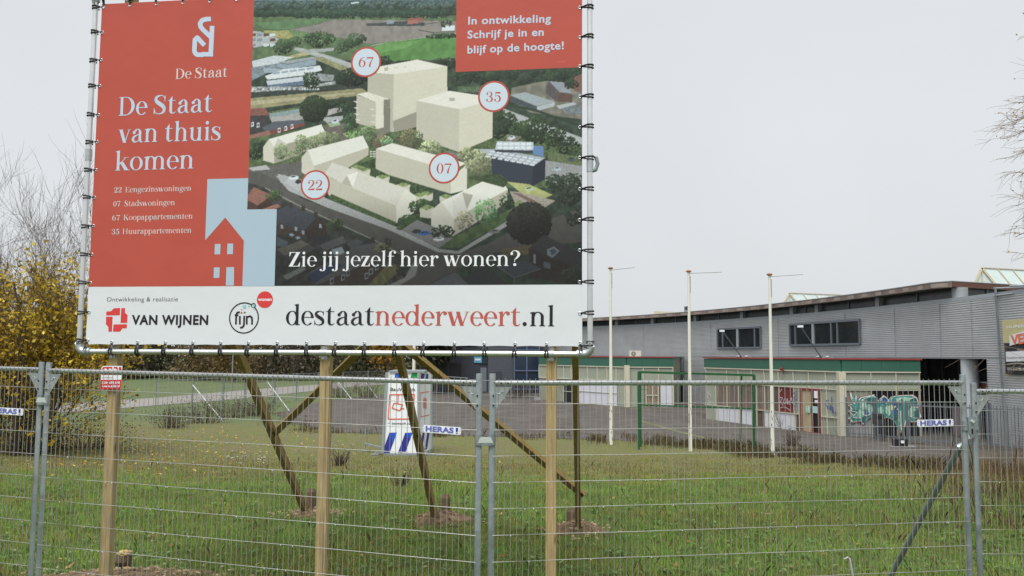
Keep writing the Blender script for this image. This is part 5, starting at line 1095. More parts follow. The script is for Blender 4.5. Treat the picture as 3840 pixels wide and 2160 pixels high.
# roof
ZT = 5.38; EAVE = .62
redge = [WLv[i] + wn(i) * EAVE for i in range(0, iC + 1, 2)]
cpt = Vector(xy(atz(2395, 708, ZT))); redge = [p for p in redge if p.y > cpt.y + .4] + [cpt]
rp2 = Vector(xy(atz(2576, 719, ZT))); dd = (rp2 - cpt).normalized(); rp3 = cpt + dd * 26
outline = [Vector((p.x, p.y, ZT - .02)) for p in redge] + [Vector((rp3.x, rp3.y, ZT - .02)), Vector((rp3.x + 8, rp3.y + 50, ZT - .02)), Vector((redge[0].x + 14, redge[0].y + 16, ZT - .02))]
roof = MB().prism(outline, (0, 0, -.2)).build('roof', roofm, hall)
m_ = MB()
for a, c in zip(redge, redge[1:]): m_.bar((a.x, a.y, ZT - .12), (c.x, c.y, ZT - .12), .05, .25)
m_.build('fascia', fasc, roof)
MB().bar((cpt.x, cpt.y, ZT - .115), (rp3.x, rp3.y, ZT - .115), .06, .24).build('brown_fascia', fascb, roof)
m_ = MB()
for a, c in zip(redge, redge[1:]): m_.bar((a.x, a.y, ZT + .02), (c.x, c.y, ZT + .02), .09, .03)
m_.bar((cpt.x, cpt.y, ZT + .02), (rp3.x, rp3.y, ZT + .02), .09, .03); m_.build('roof_trim', winl, roof)
m_ = MB(); k = 0
for a, c in zip(redge, redge[1:]):
    k += 1
    if k % 2: continue
    n2 = Vector(((c - a).y, -(c - a).x)).normalized(); n2 = n2 if n2.dot(a) < 0 else -n2; q = a + n2 * .028; q1 = a.lerp(c, .82) + n2 * .028
    MB().bar((q.x, q.y, ZT - .13), (q1.x, q1.y, ZT - .13), .006, .17).build('fascia_panel', MATS.get('stained_fascia') or mat('stained_fascia', rgb(152, 140, 132), .7, .1, .2, 3), roof)
# side of the hall beyond the roof corner: dark glazing
sidea = cpt + Vector((.7, .75)); sideb = sidea + dd * 24
MB().bar((sidea.x, sidea.y, 3.4), (sideb.x, sideb.y, 3.4), .2, 3.7).build('side_wall', glass2, hall)
for k in range(1, 8): q = sidea + dd * (k * 1.6) + Vector((dd.y, -dd.x)) * .13; MB().box((q.x, q.y, 4.9), (.08, .08, .75)).build('side_mullion', winf, hall)
# strip windows in the sheeting
def hall_window(x0, x1, y0, y1, posts_, light):
    z1 = wz((x0 + x1) / 2, y0); z0 = wz((x0 + x1) / 2, y1); a, c = W3(x0, z0, .05), W3(x1, z0, .05); up = Vector((0, 0, z1 - z0)); ax = (c - a); n = Vector((ax.y, -ax.x, 0)).normalized(); n = n if n.y < 0 or n.x < 0 else -n
    w_ = MB().hexa([a, c, c + up, a + up], [p - n * .10 for p in (a, c, c + up, a + up)]).build('window', glass, hall)
    fr = MB(); e = n * .02
    for p, q in ((a, c), (a + up, c + up), (a, a + up), (c, c + up)): fr.bar(p + e, q + e, .1, .11, n if abs((q - p).z) > .1 else None)
    fr.build('frame', winf, w_)
    for x in posts_: p = a.lerp(c, (x - x0) / (x1 - x0)) + n * .02; MB().bar(p, p + up, .11, .07, n).build('sash', winf, w_)
    for x in light: p = a.lerp(c, (x - x0) / (x1 - x0)) + n * .025; MB().bar(p, p + up, .22, .08, n).build('window_post', winl, w_)
hall_window(1808, 1917, 826, 875, [1822, 1903], [1861])
hall_window(1991, 2168, 811, 867, [2007, 2102, 2117], [2056])
# recessed entry
ia, ic = iR0 - 24, iR1 + 8
strip(ia, ic, GZ - .1, 2.3, -3.0, -2.8).build('entry_glazing', mat('entry_glass', (.085, .092, .10, 1), .15, 0, .4, .8, 0, None, .5), hall)
strip(ia, ic, 2.16, 2.2, -2.9, -.02).build('entry_ceiling', corrd, hall)
m_ = MB()
for k in range(ia, ic, 4): q = WLv[k] + wn(k) * -2.76; m_.box((q.x, q.y, .4), (.13, .13, 3.4))
for k in range(ia, ic - 4, 4):
    q, q1 = WLv[k] + wn(k) * -2.74, WLv[k + 4] + wn(k + 4) * -2.74
    for z_ in (.55, -.55): m_.bar((q.x, q.y, z_), (q1.x, q1.y, z_), .06, .07)
m_.build('entry_frames', winf, hall)
k = ic - 2; q, q1 = WLv[k] + wn(k) * -.06, WLv[k] + wn(k) * -2.8; MB().bar((q.x, q.y, .4), (q1.x, q1.y, .4), .2, 3.6).build('entry_side_wall', MATS.get('brown_panel') or mat('brown_panel', rgb(92, 56, 46), .7, 0, .15), hall)
q = W3(2418, GZ, -.35); MB().tube(q, q + Vector((0, 0, 3.42)), .34, 20).build('entry_column', mat('column_white', rgb(196, 202, 206), .6, 0, .06), hall, smooth=True)
a, c = W3(2458, 0, -.45), W3(2484, 0, -.3); MB().bar(a + Vector((0, 0, .4)), c + Vector((0, 0, .4)), .12, 3.42).build('brown_panel', MATS['brown_panel'], hall)
a, c = W3(2380, 0, -.9), W3(2484, 0, -.5); MB().bar(a + Vector((0, 0, .93)), c + Vector((0, 0, .93)), .1, .35).build('entry_beam', MATS['brown_panel'], hall); MB().bar(a + Vector((0, 0, 1.13)), c + Vector((0, 0, 1.13)), .16, .05).build('beam_trim', winl, hall)
a, c = W3(2350, 0, -.75), W3(2404, 0, -.75); MB().bar(a + Vector((0, 0, -.62)), c + Vector((0, 0, -.62)), .05, 1.25).build('notice_board', mat('board_pink', rgb(168, 152, 158), .7, 0, .12, 6), hall)
MB().hexa([W3(2345, -1.3, -1), W3(2400, -1.3, -1), W3(2400, GZ, -1), W3(2345, GZ, -1)], [W3(2345, -1.3, -2.5), W3(2400, -1.3, -2.5), W3(2400, GZ, -2.5), W3(2345, GZ, -2.5)])
# pole and sign boards at the right end
pb, ptp = whit(2531, .12), whit(2519, .12); MB().path([(pb.x, pb.y, GZ), (ptp.x, ptp.y, wz(2520, 722))], .045, 8).build('wall_pole', galvd, hall, smooth=True)
for y_, x0, x1 in ((760, 2512, 2560), (741, 2514, 2590), (735, 2555, 2640)): a, c = W3(x0, wz(x0, y_ - 16), .10), W3(x1, wz(x1, y_ - 22 if x1 < 2577 else y_ - 19), .10); MB().tube(a, c, .03, 8).build('scaffold_bar', winl, hall, smooth=True)
# roof lights: glazed ridges
rlg = mat('pale_green_glass', rgb(204, 218, 213), .25, 0, .05, 3, 0, None, .5); rlf = mat('cream_frame', rgb(206, 196, 172), .55, 0, .06)
def rooflight(Y, lv, pv, rv, ridge_v, label):
    l_, p_, r_ = at(*lv, Y), at(*pv, Y), at(*rv, Y); l_.z = r_.z = ZT; hw = p_.z - ZT
    m_ = (l_.x + r_.x) / 2; wdt = (r_.x - l_.x) / 2
    rd = at(*ridge_v, Y + 1); g = rd - p_; g.z = 0; s_ = Vector((max(g.x, .1), 0, 0)); s_ = Vector((s_.x * 1.0, s_.x * .35, 0)).normalized() * 9
    t_ = MB().add([l_, r_, p_, l_ + s_, r_ + s_, p_ + s_], [(0, 1, 2), (3, 5, 4), (0, 2, 5, 3), (1, 4, 5, 2), (0, 3, 4, 1)]).build('roof_light', rlg, hall)
    fr = MB(); e = Vector((0, -.02, 0))
    for p, q in ((l_, p_), (r_, p_), (l_, r_)): fr.bar(p + e, q + e, .09, .12)
    fr.bar(p_ + Vector((0, 0, .02)), p_ + s_ + Vector((0, 0, .02)), .1, .05); fr.tube(Vector((p_.x, p_.y - .02, ZT)), p_ + e, .03, 5)
    for k in range(1, 8):
        o_ = s_ * (k / 8); fr.bar(p_ + o_ + Vector((0, -.01, .02)), r_ + o_ + Vector((0, -.01, .02)), .05, .05); fr.bar(p_ + o_ + Vector((-.02, 0, .02)), l_ + o_ + Vector((-.02, 0, .02)), .05, .05)
    fr.build('glazing_bars', rlf, t_)
rooflight(60, (1958, 768), (1986, 737.5), (2022, 760), (2114, 748), '')
rooflight(46, (2430, 722), (2469.5, 674), (2534, 712), (2576, 677), '')
vp = at(1729, 783, 62); MB().path([Vector((vp.x, vp.y, ZT)), Vector((vp.x, vp.y, at(1729, 771, 62).z))], .22, 10).build('roof_vent', mat('vent_grey', rgb(112, 116, 118), .6), hall)
MB().bar(at(1647, 790, 66), at(1722, 793, 64), .2, .45).build('roof_parapet', rlf, hall)

# wall sign at the right end of the hall
sg_ = thing('wall_sign', W3(2556, 3.0, .15), 'beige and black sign boards stacked on the corrugated wall at the right edge', 'sign')
def wq(x0, y0, x1, y1, off, nm, m_, par=None, sk=0):
    a = [W3(x0, wz(x0, y1), off), W3(x1, wz(x1, y1) , off), W3(x1, wz(x1, y0), off), W3(x0, wz(x0, y0), off)]; a[1].z = a[0].z + sk; a[2].z = a[3].z + sk
    n = (a[1] - a[0]).cross(a[3] - a[0]).normalized(); return MB().prism(a, n * -.03).build(nm, m_, par or sg_)
bei = mat('beige_board', rgb(196, 188, 140), .6, 0, .05); sbk = mat('board_black', rgb(34, 34, 38), .5, 0, .1)
wq(2533, 806, 2625, 863, .12, 'upper_board', bei); wq(2536, 863.6, 2625, 942, .12, 'lower_board', sbk); wq(2541, 885, 2625, 910, .155, 'white_plate', sign_white, None, .05); wq(2544, 924.5, 2600, 931, .155, 'number_plate', mat('pale_plate', rgb(206, 204, 186), .6), None, 0)
def wtxt(t_, x0, x1, yb, px, off, m_, bo=.0, sk=0):
    A, B = W3(x0, wz(x0, yb), off), W3(x1, wz(x0, yb) + sk, off); ax = (B - A); n = Vector((ax.y, -ax.x, 0)).normalized(); n = n if n.dot(A) < 0 else -n
    pl = Plane(A, Vector((ax.x, ax.y, 0)), (0, 0, 1), n); vs, fs = sans(t_, bo); k = Vector((A.x, A.y)).length / FOC * K * 1.02
    put(pl, vs, fs, (0, 0), (Vector((ax.x, ax.y)).length, sk), px * k, cap_h(), .006, 'lettering', m_, sg_)
wtxt('0495-52', 2546, 2592, 930, 4.2, .157, dtext_p, .02); wtxt('Saelmans', 2543, 2592, 903, 5, .157, letter_grey, .01, .03); wtxt('HUPER', 2544, 2590, 826, 5, .122, sign_white, .03)
a = wq(2552, 845, 2625, 870, .16, 'tilted_plate', sign_white, None, .28); wtxt('VERHUUR', 2557, 2690, 868, 19, .163, mat('orange_letters', rgb(226, 118, 84), .6), .04, .25)
m_ = MB(); 
for k in range(12): x = 2544 + k * 6; m_.bar(W3(x, wz(2550, 917 - 3.2 * math.sin(k * .35)), .156), W3(x + 6, wz(2550, 917 - 3.2 * math.sin((k + 1) * .35)), .156), .01, .05)
m_.build('printed_curve', letter_grey, sg_)

# ------------------------------------------------------------------ low shop fronts before the hall
cream = mat('cream_frame_paint', rgb(196, 192, 172), .6, 0, .06); panel = mat('grey_green_panel', rgb(154, 160, 144), .6, 0, .08, 1.5); gfas = mat('green_fascia', rgb(52, 98, 82), .5, 0, .06, 1); red_t = mat('red_roof_trim', rgb(150, 62, 60), .5, 0, .1); board_w = mat('white_boarding', rgb(206, 208, 216), .6, 0, .05, 2)
timber_g = mat('weathered_boards', rgb(120, 106, 96), .8, 0, .3, 4, .2, 20, .2, (1, 1, .2)); maroon = mat('maroon_panel', rgb(112, 36, 38), .55, 0, .1); ply = mat('plywood_sheet', rgb(168, 155, 126), .75, 0, .15, 3, 0, None, .2, (2, 2, .4)); dark_in = mat('dark_interior', (.012, .012, .014, 1), .3, 0, .2); brn = mat('dark_boards', rgb(92, 78, 72), .8, 0, .2, 5); tagblue = mat('blue_spray', rgb(56, 76, 148), .7, 0, .1); tagwhite = mat('white_spray', rgb(206, 196, 200), .7); redf = mat('red_door_frame', rgb(128, 52, 50), .6, 0, .1); stain = mat('grimy_panel', rgb(142, 146, 128), .7, 0, .2, 5)
ZTOP, ZG0, Z1, Z2, ZB = 2.06, 1.50, .73, -.49, GZ - .06
class Front:
    def __init__(s, A, B, par, zb=ZB): s.A, s.B, s.par = A, B, par; ax = (B - A).normalized(); n = Vector((ax.y, -ax.x, 0)); n = n if n.y < 0 else -n; s.pl = Plane(Vector((A.x, A.y, 0)), ax, (0, 0, 1), n); s.L = (B - A).length; s.zb = zb
    def u(s, vx): return s.pl.uv(vx, hor(vx))[0]
    def uz(s, vx, vy): return s.pl.uv(vx, vy)
    def panel(s, x0, x1, z0, z1, m_, nm='panel', off=.0, th=.04, uu=False):
        u0, u1 = (x0, x1) if uu else (s.u(x0), s.u(x1)); p = s.pl.p; a = [p(u0, z0, off), p(u1, z0, off), p(u1, z1, off), p(u0, z1, off)]
        return MB().prism(a, s.pl.n * -th).build(nm, m_, s.par)
    def bars(s, lst, m_=None, nm='glazing_bar', wd=.038, off=.03):
        mb = MB()
        for a, c in lst: mb.bar(s.pl.p(a[0], a[1], off), s.pl.p(c[0], c[1], off), wd, .05, s.pl.n)
        return mb.build(nm, m_ or cream, s.par)
def shop(name, label, plan):
    ctr = sum(plan, Vector((0, 0, 0))) / len(plan); t_ = thing(name, (ctr.x, ctr.y, GZ), label, 'shop front')
    inner = [p + (ctr - p) * .015 for p in plan]
    MB().prism([Vector((p.x, p.y, GZ - .3)) for p in inner], (0, 0, ZTOP - .04 - GZ + .3)).build('body', stain, t_)
    MB().prism([Vector((p.x, p.y, ZTOP - .03)) for p in plan], (0, 0, .04)).build('flat_roof', roofm, t_)
    return t_
def G3(vx, vy, z=GZ): p = atz(vx, vy, z); return p
# right-hand shop (graffiti)
b1, b2, b3 = G3(1775, 1055), G3(2121, 1101), G3(2313, 1102)
b3.y = b2.y + .15; b3.x = ray(2313, 900).x / ray(2313, 900).y * b3.y
bk1 = W3(2313, GZ, -.2); bk2 = b1 + Vector((2.4, 5.2, 0))
shopB = shop('shop_front', 'low pale shop front with green fascia and graffiti, nearest the bar fence', [b1, b2, b3, Vector((bk1.x + .4, bk1.y + 1, GZ)), Vector((bk2.x, bk2.y, GZ))])
FB1, FB2 = Front(b1, b2, shopB), Front(b2, b3, shopB)
r8 = lambda x: (2800 + x / 3.68) / K
r1 = lambda x: (2400 + x * .59359) / K
for F_ in (FB1, FB2):
    nn = 4; 
    for k in range(nn): F_.panel(F_.L * k / nn + .005, F_.L * (k + 1) / nn - .005, ZG0 + .03, ZTOP - .05, gfas, 'fascia_panel', .06, .08, True)
    F_.bars([((-.1, ZTOP), (F_.L + .06, ZTOP))], red_t, 'roof_trim', .065, .08); F_.bars([((0, ZG0), (F_.L, ZG0))], cream, 'head_rail', .05, .05)
xs1 = [1777, r1(550), r1(622), r1(705), r1(785), r8(245), r8(440), r8(645), r8(857), r8(1090), r8(1288)]
for a, c in zip(xs1, xs1[1:]): FB1.panel(a, c, Z1 + .02, ZG0 - .02, panel, 'upper_panel')
vb_ = [((FB1.u(x), Z1), (FB1.u(x), ZG0)) for x in xs1]
FB1.bars(vb_ + [((0, Z1), (FB1.L, Z1)), ((0, ZB + .06), (FB1.u(r8(735)), ZB + .06)), ((FB1.u(r8(1015)), ZB + .06), (FB1.L, ZB + .06))])
low = [(1777, r1(480), panel, Z2), (r1(480), r1(700), timber_g, Z2), (r1(700), r1(735), brn, Z2), (r1(735), r1(785), timber_g, Z2), (r8(250), r8(325), timber_g, Z2), (r8(325), r8(445), brn, Z2), (r8(447), r8(645), maroon, Z2), (r8(650), r8(715), panel, Z2), (r8(1020), r8(1100), panel, Z2), (r8(1105), r8(1288), panel, Z2)]
for a, c, m_, z_ in low: FB1.panel(a, c, z_ + .02, Z1 - .02, m_, 'boarded_panel' if m_ in (timber_g, brn) else 'panel', .0 if m_ is not timber_g else .015)
for a, c, m_ in ((1777, r1(480), panel), (r1(482), r1(712), board_w), (r1(715), r1(785), brn), (r1(787), r1(975), board_w), (r8(655), r8(720), brn), (r8(1020), r8(1098), stain), (r8(1104), r8(1288), stain)): FB1.panel(a, c, ZB + .08, Z2 - .02, m_, 'lower_panel', .01 if m_ is board_w else 0)
lb = [1777, r1(480), r1(550), r1(622), r1(735), r1(787), r8(445), r8(648), r8(720), r8(1018), r8(1100), r8(1288)]
FB1.bars([((FB1.u(x), ZB), (FB1.u(x), Z1)) for x in lb] + [((0, Z2), (FB1.u(r8(720)), Z2)), ((FB1.u(r8(1018)), Z2), (FB1.L, Z2))])
dr = FB1.panel(r8(760), r8(900), ZB + .12, Z1 - .1, ply, 'door', .05, .05); FB1.panel(r8(915), r8(1005), ZB + .12, Z1 - .1, dark_in, 'door_glass', .03, .03)
FB1.bars([((FB1.u(x), ZB + .05), (FB1.u(x), Z1 - .03)) for x in (r8(757), r8(906), r8(1010))] + [((FB1.u(r8(757)), ZB + .08), (FB1.u(r8(1010)), ZB + .08)), ((FB1.u(r8(757)), Z1 - .06), (FB1.u(r8(1010)), Z1 - .06))], redf, 'door_frame', .1, .06)
for a, c, z0, z1, m_ in ((r8(830), r8(885), -.37, -.07, 'lt'), (r8(918), r8(990), -.36, -.06, 'lt'), (r8(955), r8(1003), .08, .22, 'w'), (r8(945), r8(1003), .3, .62, 'w')): FB1.panel(a, c, z0, z1, MATS.get('paper_teal') or mat('paper_teal', rgb(168, 202, 200), .7) if m_ == 'lt' else sign_white, 'paper_notice', .115, .004)
cmr = FB1.u(r8(525)); MB().bar(FB1.pl.p(cmr, 1.52, .1), FB1.pl.p(cmr, 1.35, .1), .06, .06).tube(FB1.pl.p(cmr - .05, 1.56, .2), FB1.pl.p(cmr + .05, 1.56, .2), .07, 8).build('wall_lamp', redf, shopB)
# corner post and second face
MB().bar(FB1.pl.p(FB1.L - .02, ZB, .02), FB1.pl.p(FB1.L - .02, ZG0, .02), .3, .3).build('corner_post', cream, shopB)
x2 = [r8(1352), r8(1700), r8(2045), r8(2365)]
for a, c in zip(x2, x2[1:]): FB2.panel(a, c, Z1 + .04, ZG0 - .02, panel, 'upper_panel')
FB2.panel(r8(1370), r8(1700), ZB, Z1 - .02, stain, 'panel'); FB2.panel(r8(1715), r8(2040), ZB + .1, Z1 - .02, dark_in, 'window', .0); FB2.panel(r8(2052), r8(2360), ZB + .1, Z1 - .02, dark_in, 'window', .0)
FB2.panel(r8(1385), r8(1715), ZB, -.55, mat('grey_boarding', rgb(146, 146, 148), .8, 0, .12, 3), 'lower_panel', .01)
FB2.bars([((FB2.u(x), ZB), (FB2.u(x), ZG0)) for x in x2] + [((FB2.u(x2[0]), Z1), (FB2.L, Z1)), ((FB2.L - .05, ZB), (FB2.L - .05, ZTOP - .1))])
# graffiti: spray-painted shapes on the second face and tags on the first
def gq(F_, pts, m_, off, nm='graffiti'): 
    return MB().add([F_.pl.hit(*g8(x, y), off) for x, y in pts], [tuple(range(len(pts)))]).build(nm, m_, shopB)
g8 = lambda x, y: ((2800 + x / 3.68) / K, (1350 + y / 3.68) / K)
gg1, gg2, gg3, gg4, gw, gr_ = mat('spray_teal', rgb(74, 146, 138), .7, 0, .25, 6), mat('spray_mint', rgb(156, 204, 182), .7, 0, .2, 6), mat('spray_navy', rgb(48, 92, 150), .7, 0, .2), mat('spray_deep_green', rgb(34, 104, 92), .7, 0, .2), mat('spray_white', rgb(224, 230, 226), .7), mat('spray_red', rgb(128, 46, 50), .7)
out = [(1408, 445), (1440, 470), (1480, 540), (1495, 480), (1520, 560), (1560, 515), (1750, 475), (1800, 560), (1830, 530), (1880, 485), (1950, 545), (1975, 510), (2050, 490), (2280, 480), (2340, 520), (2370, 640), (2380, 720), (2400, 780), (2350, 850), (2260, 855), (2200, 800), (2170, 920), (2110, 1012), (2060, 920), (2020, 830), (1930, 790), (1820, 830), (1700, 790), (1650, 830), (1600, 890), (1560, 840), (1450, 860), (1390, 800), (1450, 760), (1390, 700), (1440, 680), (1390, 620), (1450, 600)]
cx_, cy_ = 1880, 670
gq(FB2, [(cx_ + (x - cx_) * 1.03, cy_ + (y - cy_) * 1.05 + 2) for x, y in out], gr_, .062); gq(FB2, out, gw, .066); gq(FB2, [(cx_ + (x - cx_) * .965, cy_ + (y - cy_) * .95) for x, y in out], gg1, .070)
def blob(cx, cy, rx, ry, m_, off, n=14, j=.25): gq(FB2, [(cx + rx * (1 + rng.uniform(-j, j)) * math.cos(6.283 * k / n), cy + ry * (1 + rng.uniform(-j, j)) * math.sin(6.283 * k / n)) for k in range(n)], m_, off)
o_ = .073
for cx, cy, rx, ry, m_ in ((1660, 560, 90, 50, gg4), (1600, 620, 50, 70, gg2), (1700, 680, 60, 70, gg2), (1880, 560, 50, 45, gg3), (2000, 590, 40, 60, gg3), (2110, 560, 50, 45, gg2), (2290, 560, 60, 45, gg4), (2180, 540, 70, 30, gg2), (1560, 740, 50, 60, gg2), (1640, 740, 40, 50, gg3), (1760, 720, 40, 60, gg3), (1840, 700, 36, 60, gg2), (1940, 690, 50, 70, gg2), (2040, 690, 40, 70, gg3), (2110, 780, 45, 90, gg2), (2120, 920, 30, 60, gg2), (2260, 700, 70, 90, gg2), (2330, 740, 40, 60, gg4), (2220, 640, 30, 40, gg4), (1480, 700, 40, 20, gg4), (1480, 790, 50, 20, gg1), (1600, 820, 30, 35, gg4), (1740, 600, 40, 30, gg4), (2040, 780, 36, 40, gg4)):
    o_ += .0012; blob(cx, cy, rx, ry, m_, o_)
m_ = MB()
def spray(F_, lines_, w_, mm, off, cvt=g8, nm='graffiti_tag'):
    polys = []
    for pts_ in lines_: 
        p = spl(pts_, 6); polys += [q4(a, c, w_, w_) for a, c in zip(p, p[1:])]
    v_, f_ = scan(polys, 70); return MB().add([F_.pl.hit(*cvt(x, y), off) for x, y in v_], f_).build(nm, mm, shopB)
spray(FB2, [[(1420, 450), (1450, 560), (1480, 600), (1500, 500)], [(1560, 560), (1640, 520), (1740, 500), (1790, 570)], [(1590, 600), (1570, 690), (1610, 760), (1690, 740), (1700, 640)], [(1830, 560), (1880, 500), (1940, 560), (1900, 600)], [(1980, 520), (1975, 620), (2040, 640), (2060, 520)], [(2100, 530), (2130, 560), (2110, 600), (2080, 560), (2100, 530)], [(2230, 540), (2320, 520), (2350, 640), (2260, 650)], [(1780, 640), (1800, 740), (1860, 770)], [(1900, 650), (1960, 720), (1930, 780)], [(2060, 670), (2100, 740), (2090, 830), (2120, 960)], [(2200, 690), (2250, 780), (2340, 800)], [(1400, 700), (1500, 720), (1450, 780), (1560, 800)], [(1640, 640), (1660, 620), (1630, 650)]], 9, gw, .112)
spray(FB1, [[(455, 610), (470, 520), (510, 530), (480, 570), (520, 630)], [(530, 540), (520, 590), (550, 600), (560, 540), (530, 540)], [(580, 530), (575, 610), (600, 560), (600, 620)], [(615, 620), (630, 520), (645, 600)], [(450, 580), (490, 580)], [(480, 660), (540, 650), (620, 700)], [(450, 470), (500, 400)]], 7, tagwhite, .055)
spray(FB1, [[(705, 430), (660, 460), (700, 480), (665, 520), (705, 540), (665, 560)], [(665, 580), (705, 600), (665, 630), (705, 650)], [(670, 680), (700, 690), (680, 730)], [(690, 430), (690, 560)]], 9, tagblue, .056)
spray(FB1, [[(1185, 505), (1190, 600)], [(1115, 560), (1110, 620), (1150, 640), (1140, 560), (1115, 560)], [(1120, 640), (1150, 680), (1180, 620), (1170, 690)], [(1165, 690), (1200, 650), (1195, 730), (1215, 690)], [(1205, 740), (1240, 720), (1220, 770)]], 10, tagblue, .056)
spray(FB1, [[(1340, 0), (1335, 40)]], 1, tagblue, .05) if False else None
r1y = lambda x, y: (r1(x), (1300 + y * .59359) / K)
spray(FB1, [[(430, 285), (442, 300), (430, 318), (446, 330)], [(435, 340), (450, 350), (440, 365)], [(448, 300), (455, 320)]], 3.5, tagwhite, .056, r1y)
# left-hand shop
a1, a2, a3 = G3(1357, 1006), G3(1577, 1025), G3(1693, 1026)
a3.y = a2.y + .3; a3.x = ray(1693, 900).x / ray(1693, 900).y * a3.y
k3 = W3(1693, GZ, -.4)
shopA = shop('shop_front', 'low shop front with green fascia and white boarding, seen between billboard post and goal frame', [a1, a2, a3, Vector((k3.x + 1, k3.y + 2, GZ)), Vector((a1.x + 4, a1.y + 8, GZ))])
FA1, FA2 = Front(a1, a2, shopA), Front(a2, a3, shopA)
for F_ in (FA1, FA2):
    for k in range(3): F_.panel(F_.L * k / 3 + .005, F_.L * (k + 1) / 3 - .005, ZG0 - .10, ZTOP - .05, gfas, 'fascia_panel', .06, .08, True)
    F_.bars([((-.1, ZTOP), (F_.L + .06, ZTOP))], red_t, 'roof_trim', .08, .08); F_.bars([((0, ZG0 - .12), (F_.L, ZG0 - .12))], cream, 'head_rail', .06, .05)
c5 = lambda x: (2100 + x / 2.4156) / K
xa = [1357, 1383, 1419, 1440, c5(103), c5(168), c5(252), c5(340), c5(428), c5(512), 1575]
for a, c in zip(xa, xa[1:]): FA1.panel(a, c, .45, ZG0 - .14, panel, 'upper_panel')
FA1.bars([((FA1.u(x), .42), (FA1.u(x), ZG0 - .12)) for x in xa] + [((0, .42), (FA1.L, .42))], None, 'glazing_bar', .06)
FA1.panel(1357, 1383, ZB, .40, stain, 'lower_panel'); FA1.panel(1419, 1463, ZB + .1, .4, dark_in, 'window'); FA1.bars([((FA1.u(x), ZB), (FA1.u(x), .4)) for x in (1419, 1440, 1463)] + [((FA1.u(1419), -.5), (FA1.u(1463), -.5)), ((FA1.u(1419), ZB + .06), (FA1.u(1463), ZB + .06))])
FA1.panel(c5(172), c5(516), ZB + .05, .42, board_w, 'white_boarding', .03); FA1.bars([((FA1.u(c5(172)), -.42), (FA1.u(c5(516)), -.42))], mat('joint_grey', rgb(170, 166, 160), .7), 'joint', .03, .045); FA1.panel(c5(520), 1572, ZB, .4, panel, 'panel')
MB().bar(FA1.pl.p(FA1.L, ZB, 0), FA1.pl.p(FA1.L, ZG0, 0), .35, .35).build('corner_post', cream, shopA)
xb = [1580, c5(752), c5(890), c5(1020)]
for a, c in zip(xb, xb[1:]): FA2.panel(a, c, .45, ZG0 - .14, panel, 'upper_panel')
FA2.bars([((FA2.u(x), .42), (FA2.u(x), ZG0 - .12)) for x in xb] + [((0, .42), (FA2.L, .42)), ((FA2.L - .05, ZB), (FA2.L - .05, ZTOP - .1))], None, 'glazing_bar', .06)
FA2.panel(c5(620), c5(755), ZB, .4, panel, 'panel'); FA2.panel(c5(770), c5(890), ZB + .05, .2, mat('door_brown', rgb(134, 116, 98), .7, 0, .15), 'door', .03); FA2.bars([((FA2.u(c5(x)), ZB), (FA2.u(c5(x)), .3)) for x in (775, 835, 885)] + [((FA2.u(c5(775)), -.5), (FA2.u(c5(885)), -.5))], cream, 'door_frame', .07, .06); FA2.panel(c5(905), c5(1028), ZB + .05, .38, board_w, 'white_boarding', .03)
# dark service door between the shops
q = [W3(1697, 0, .06), W3(1722, 0, .06)]; MB().bar(q[0] + Vector((0, 0, .4)), q[1] + Vector((0, 0, .4)), .06, 3.4).build('service_door', winf, hall); q = [W3(1700, 0, .12), W3(1719, 0, .12)]; MB().bar(q[0] + Vector((0, 0, -.6)), q[1] + Vector((0, 0, -.6)), .06, 1.3).build('door_glass', glass, hall); MB().bar(q[0] + Vector((0, 0, 1.45)), q[1] + Vector((0, 0, 1.45)), .06, .9).build('door_panel', corrd, hall)
# air-conditioning unit and flood lamps on the shop roofs
ap_ = G3(1597, 902, ZTOP + .02) if False else None
cy_ = a2.y + .8; c = at(1597, 892, cy_); zb_ = ZTOP + .012; hh = at(1597, 882, cy_).z - zb_
ac = thing('air_conditioner', (c.x, c.y, zb_), 'cream air conditioner unit on the red-edged shop roof beside the first flagpole', 'air conditioner')
acm = mat('ac_cream', rgb(206, 204, 190), .5, 0, .05); MB().box((c.x, c.y, zb_ + hh / 2), (.78, .4, hh)).build('casing', acm, ac)
MB().tube((c.x - .12, c.y - .2, zb_ + hh / 2), (c.x - .12, c.y - .215, zb_ + hh / 2), hh * .38, 18).build('fan_grille', mat('ac_grille', rgb(130, 128, 118), .6), ac); MB().tube((c.x - .12, c.y - .216, zb_ + hh / 2), (c.x - .12, c.y - .225, zb_ + hh / 2), hh * .1, 10).build('fan_hub', acm, ac)
for (x0, y0, x1, y1, lb) in ((1818, 834, 1866, 899, 'flood lamp on a slanted arm before the smaller strip window'), (2015, 823, 2067, 893, 'flood lamp on a slanted arm before the wider strip window')):
    Y0 = FB1.pl.hit(x1, hor(x1)).y + .3; p = at(x1, y1, Y0); p.z = ZTOP + .02; q = at(x0, y0, Y0 - 1.2)
    lamp = thing('flood_lamp', p, lb, 'flood lamp', 'flood lamps on the shop roof'); MB().tube(p, q, .028, 6).build('arm', winf, lamp); MB().box(q + Vector((-.05, -.05, .03)), (.22, .15, .09)).build('lamp_head', sign_white, lamp); MB().box(p + Vector((.1, .05, .02)), (.8, .12, .06)).build('base_bar', arm_m, lamp)
    for dx in (-.15, .25): MB().lathe(p + Vector((dx, 0, .05)), [(.09, -.04), (.11, 0), (.06, .07)], 8).build('transformer', arm_m, lamp)
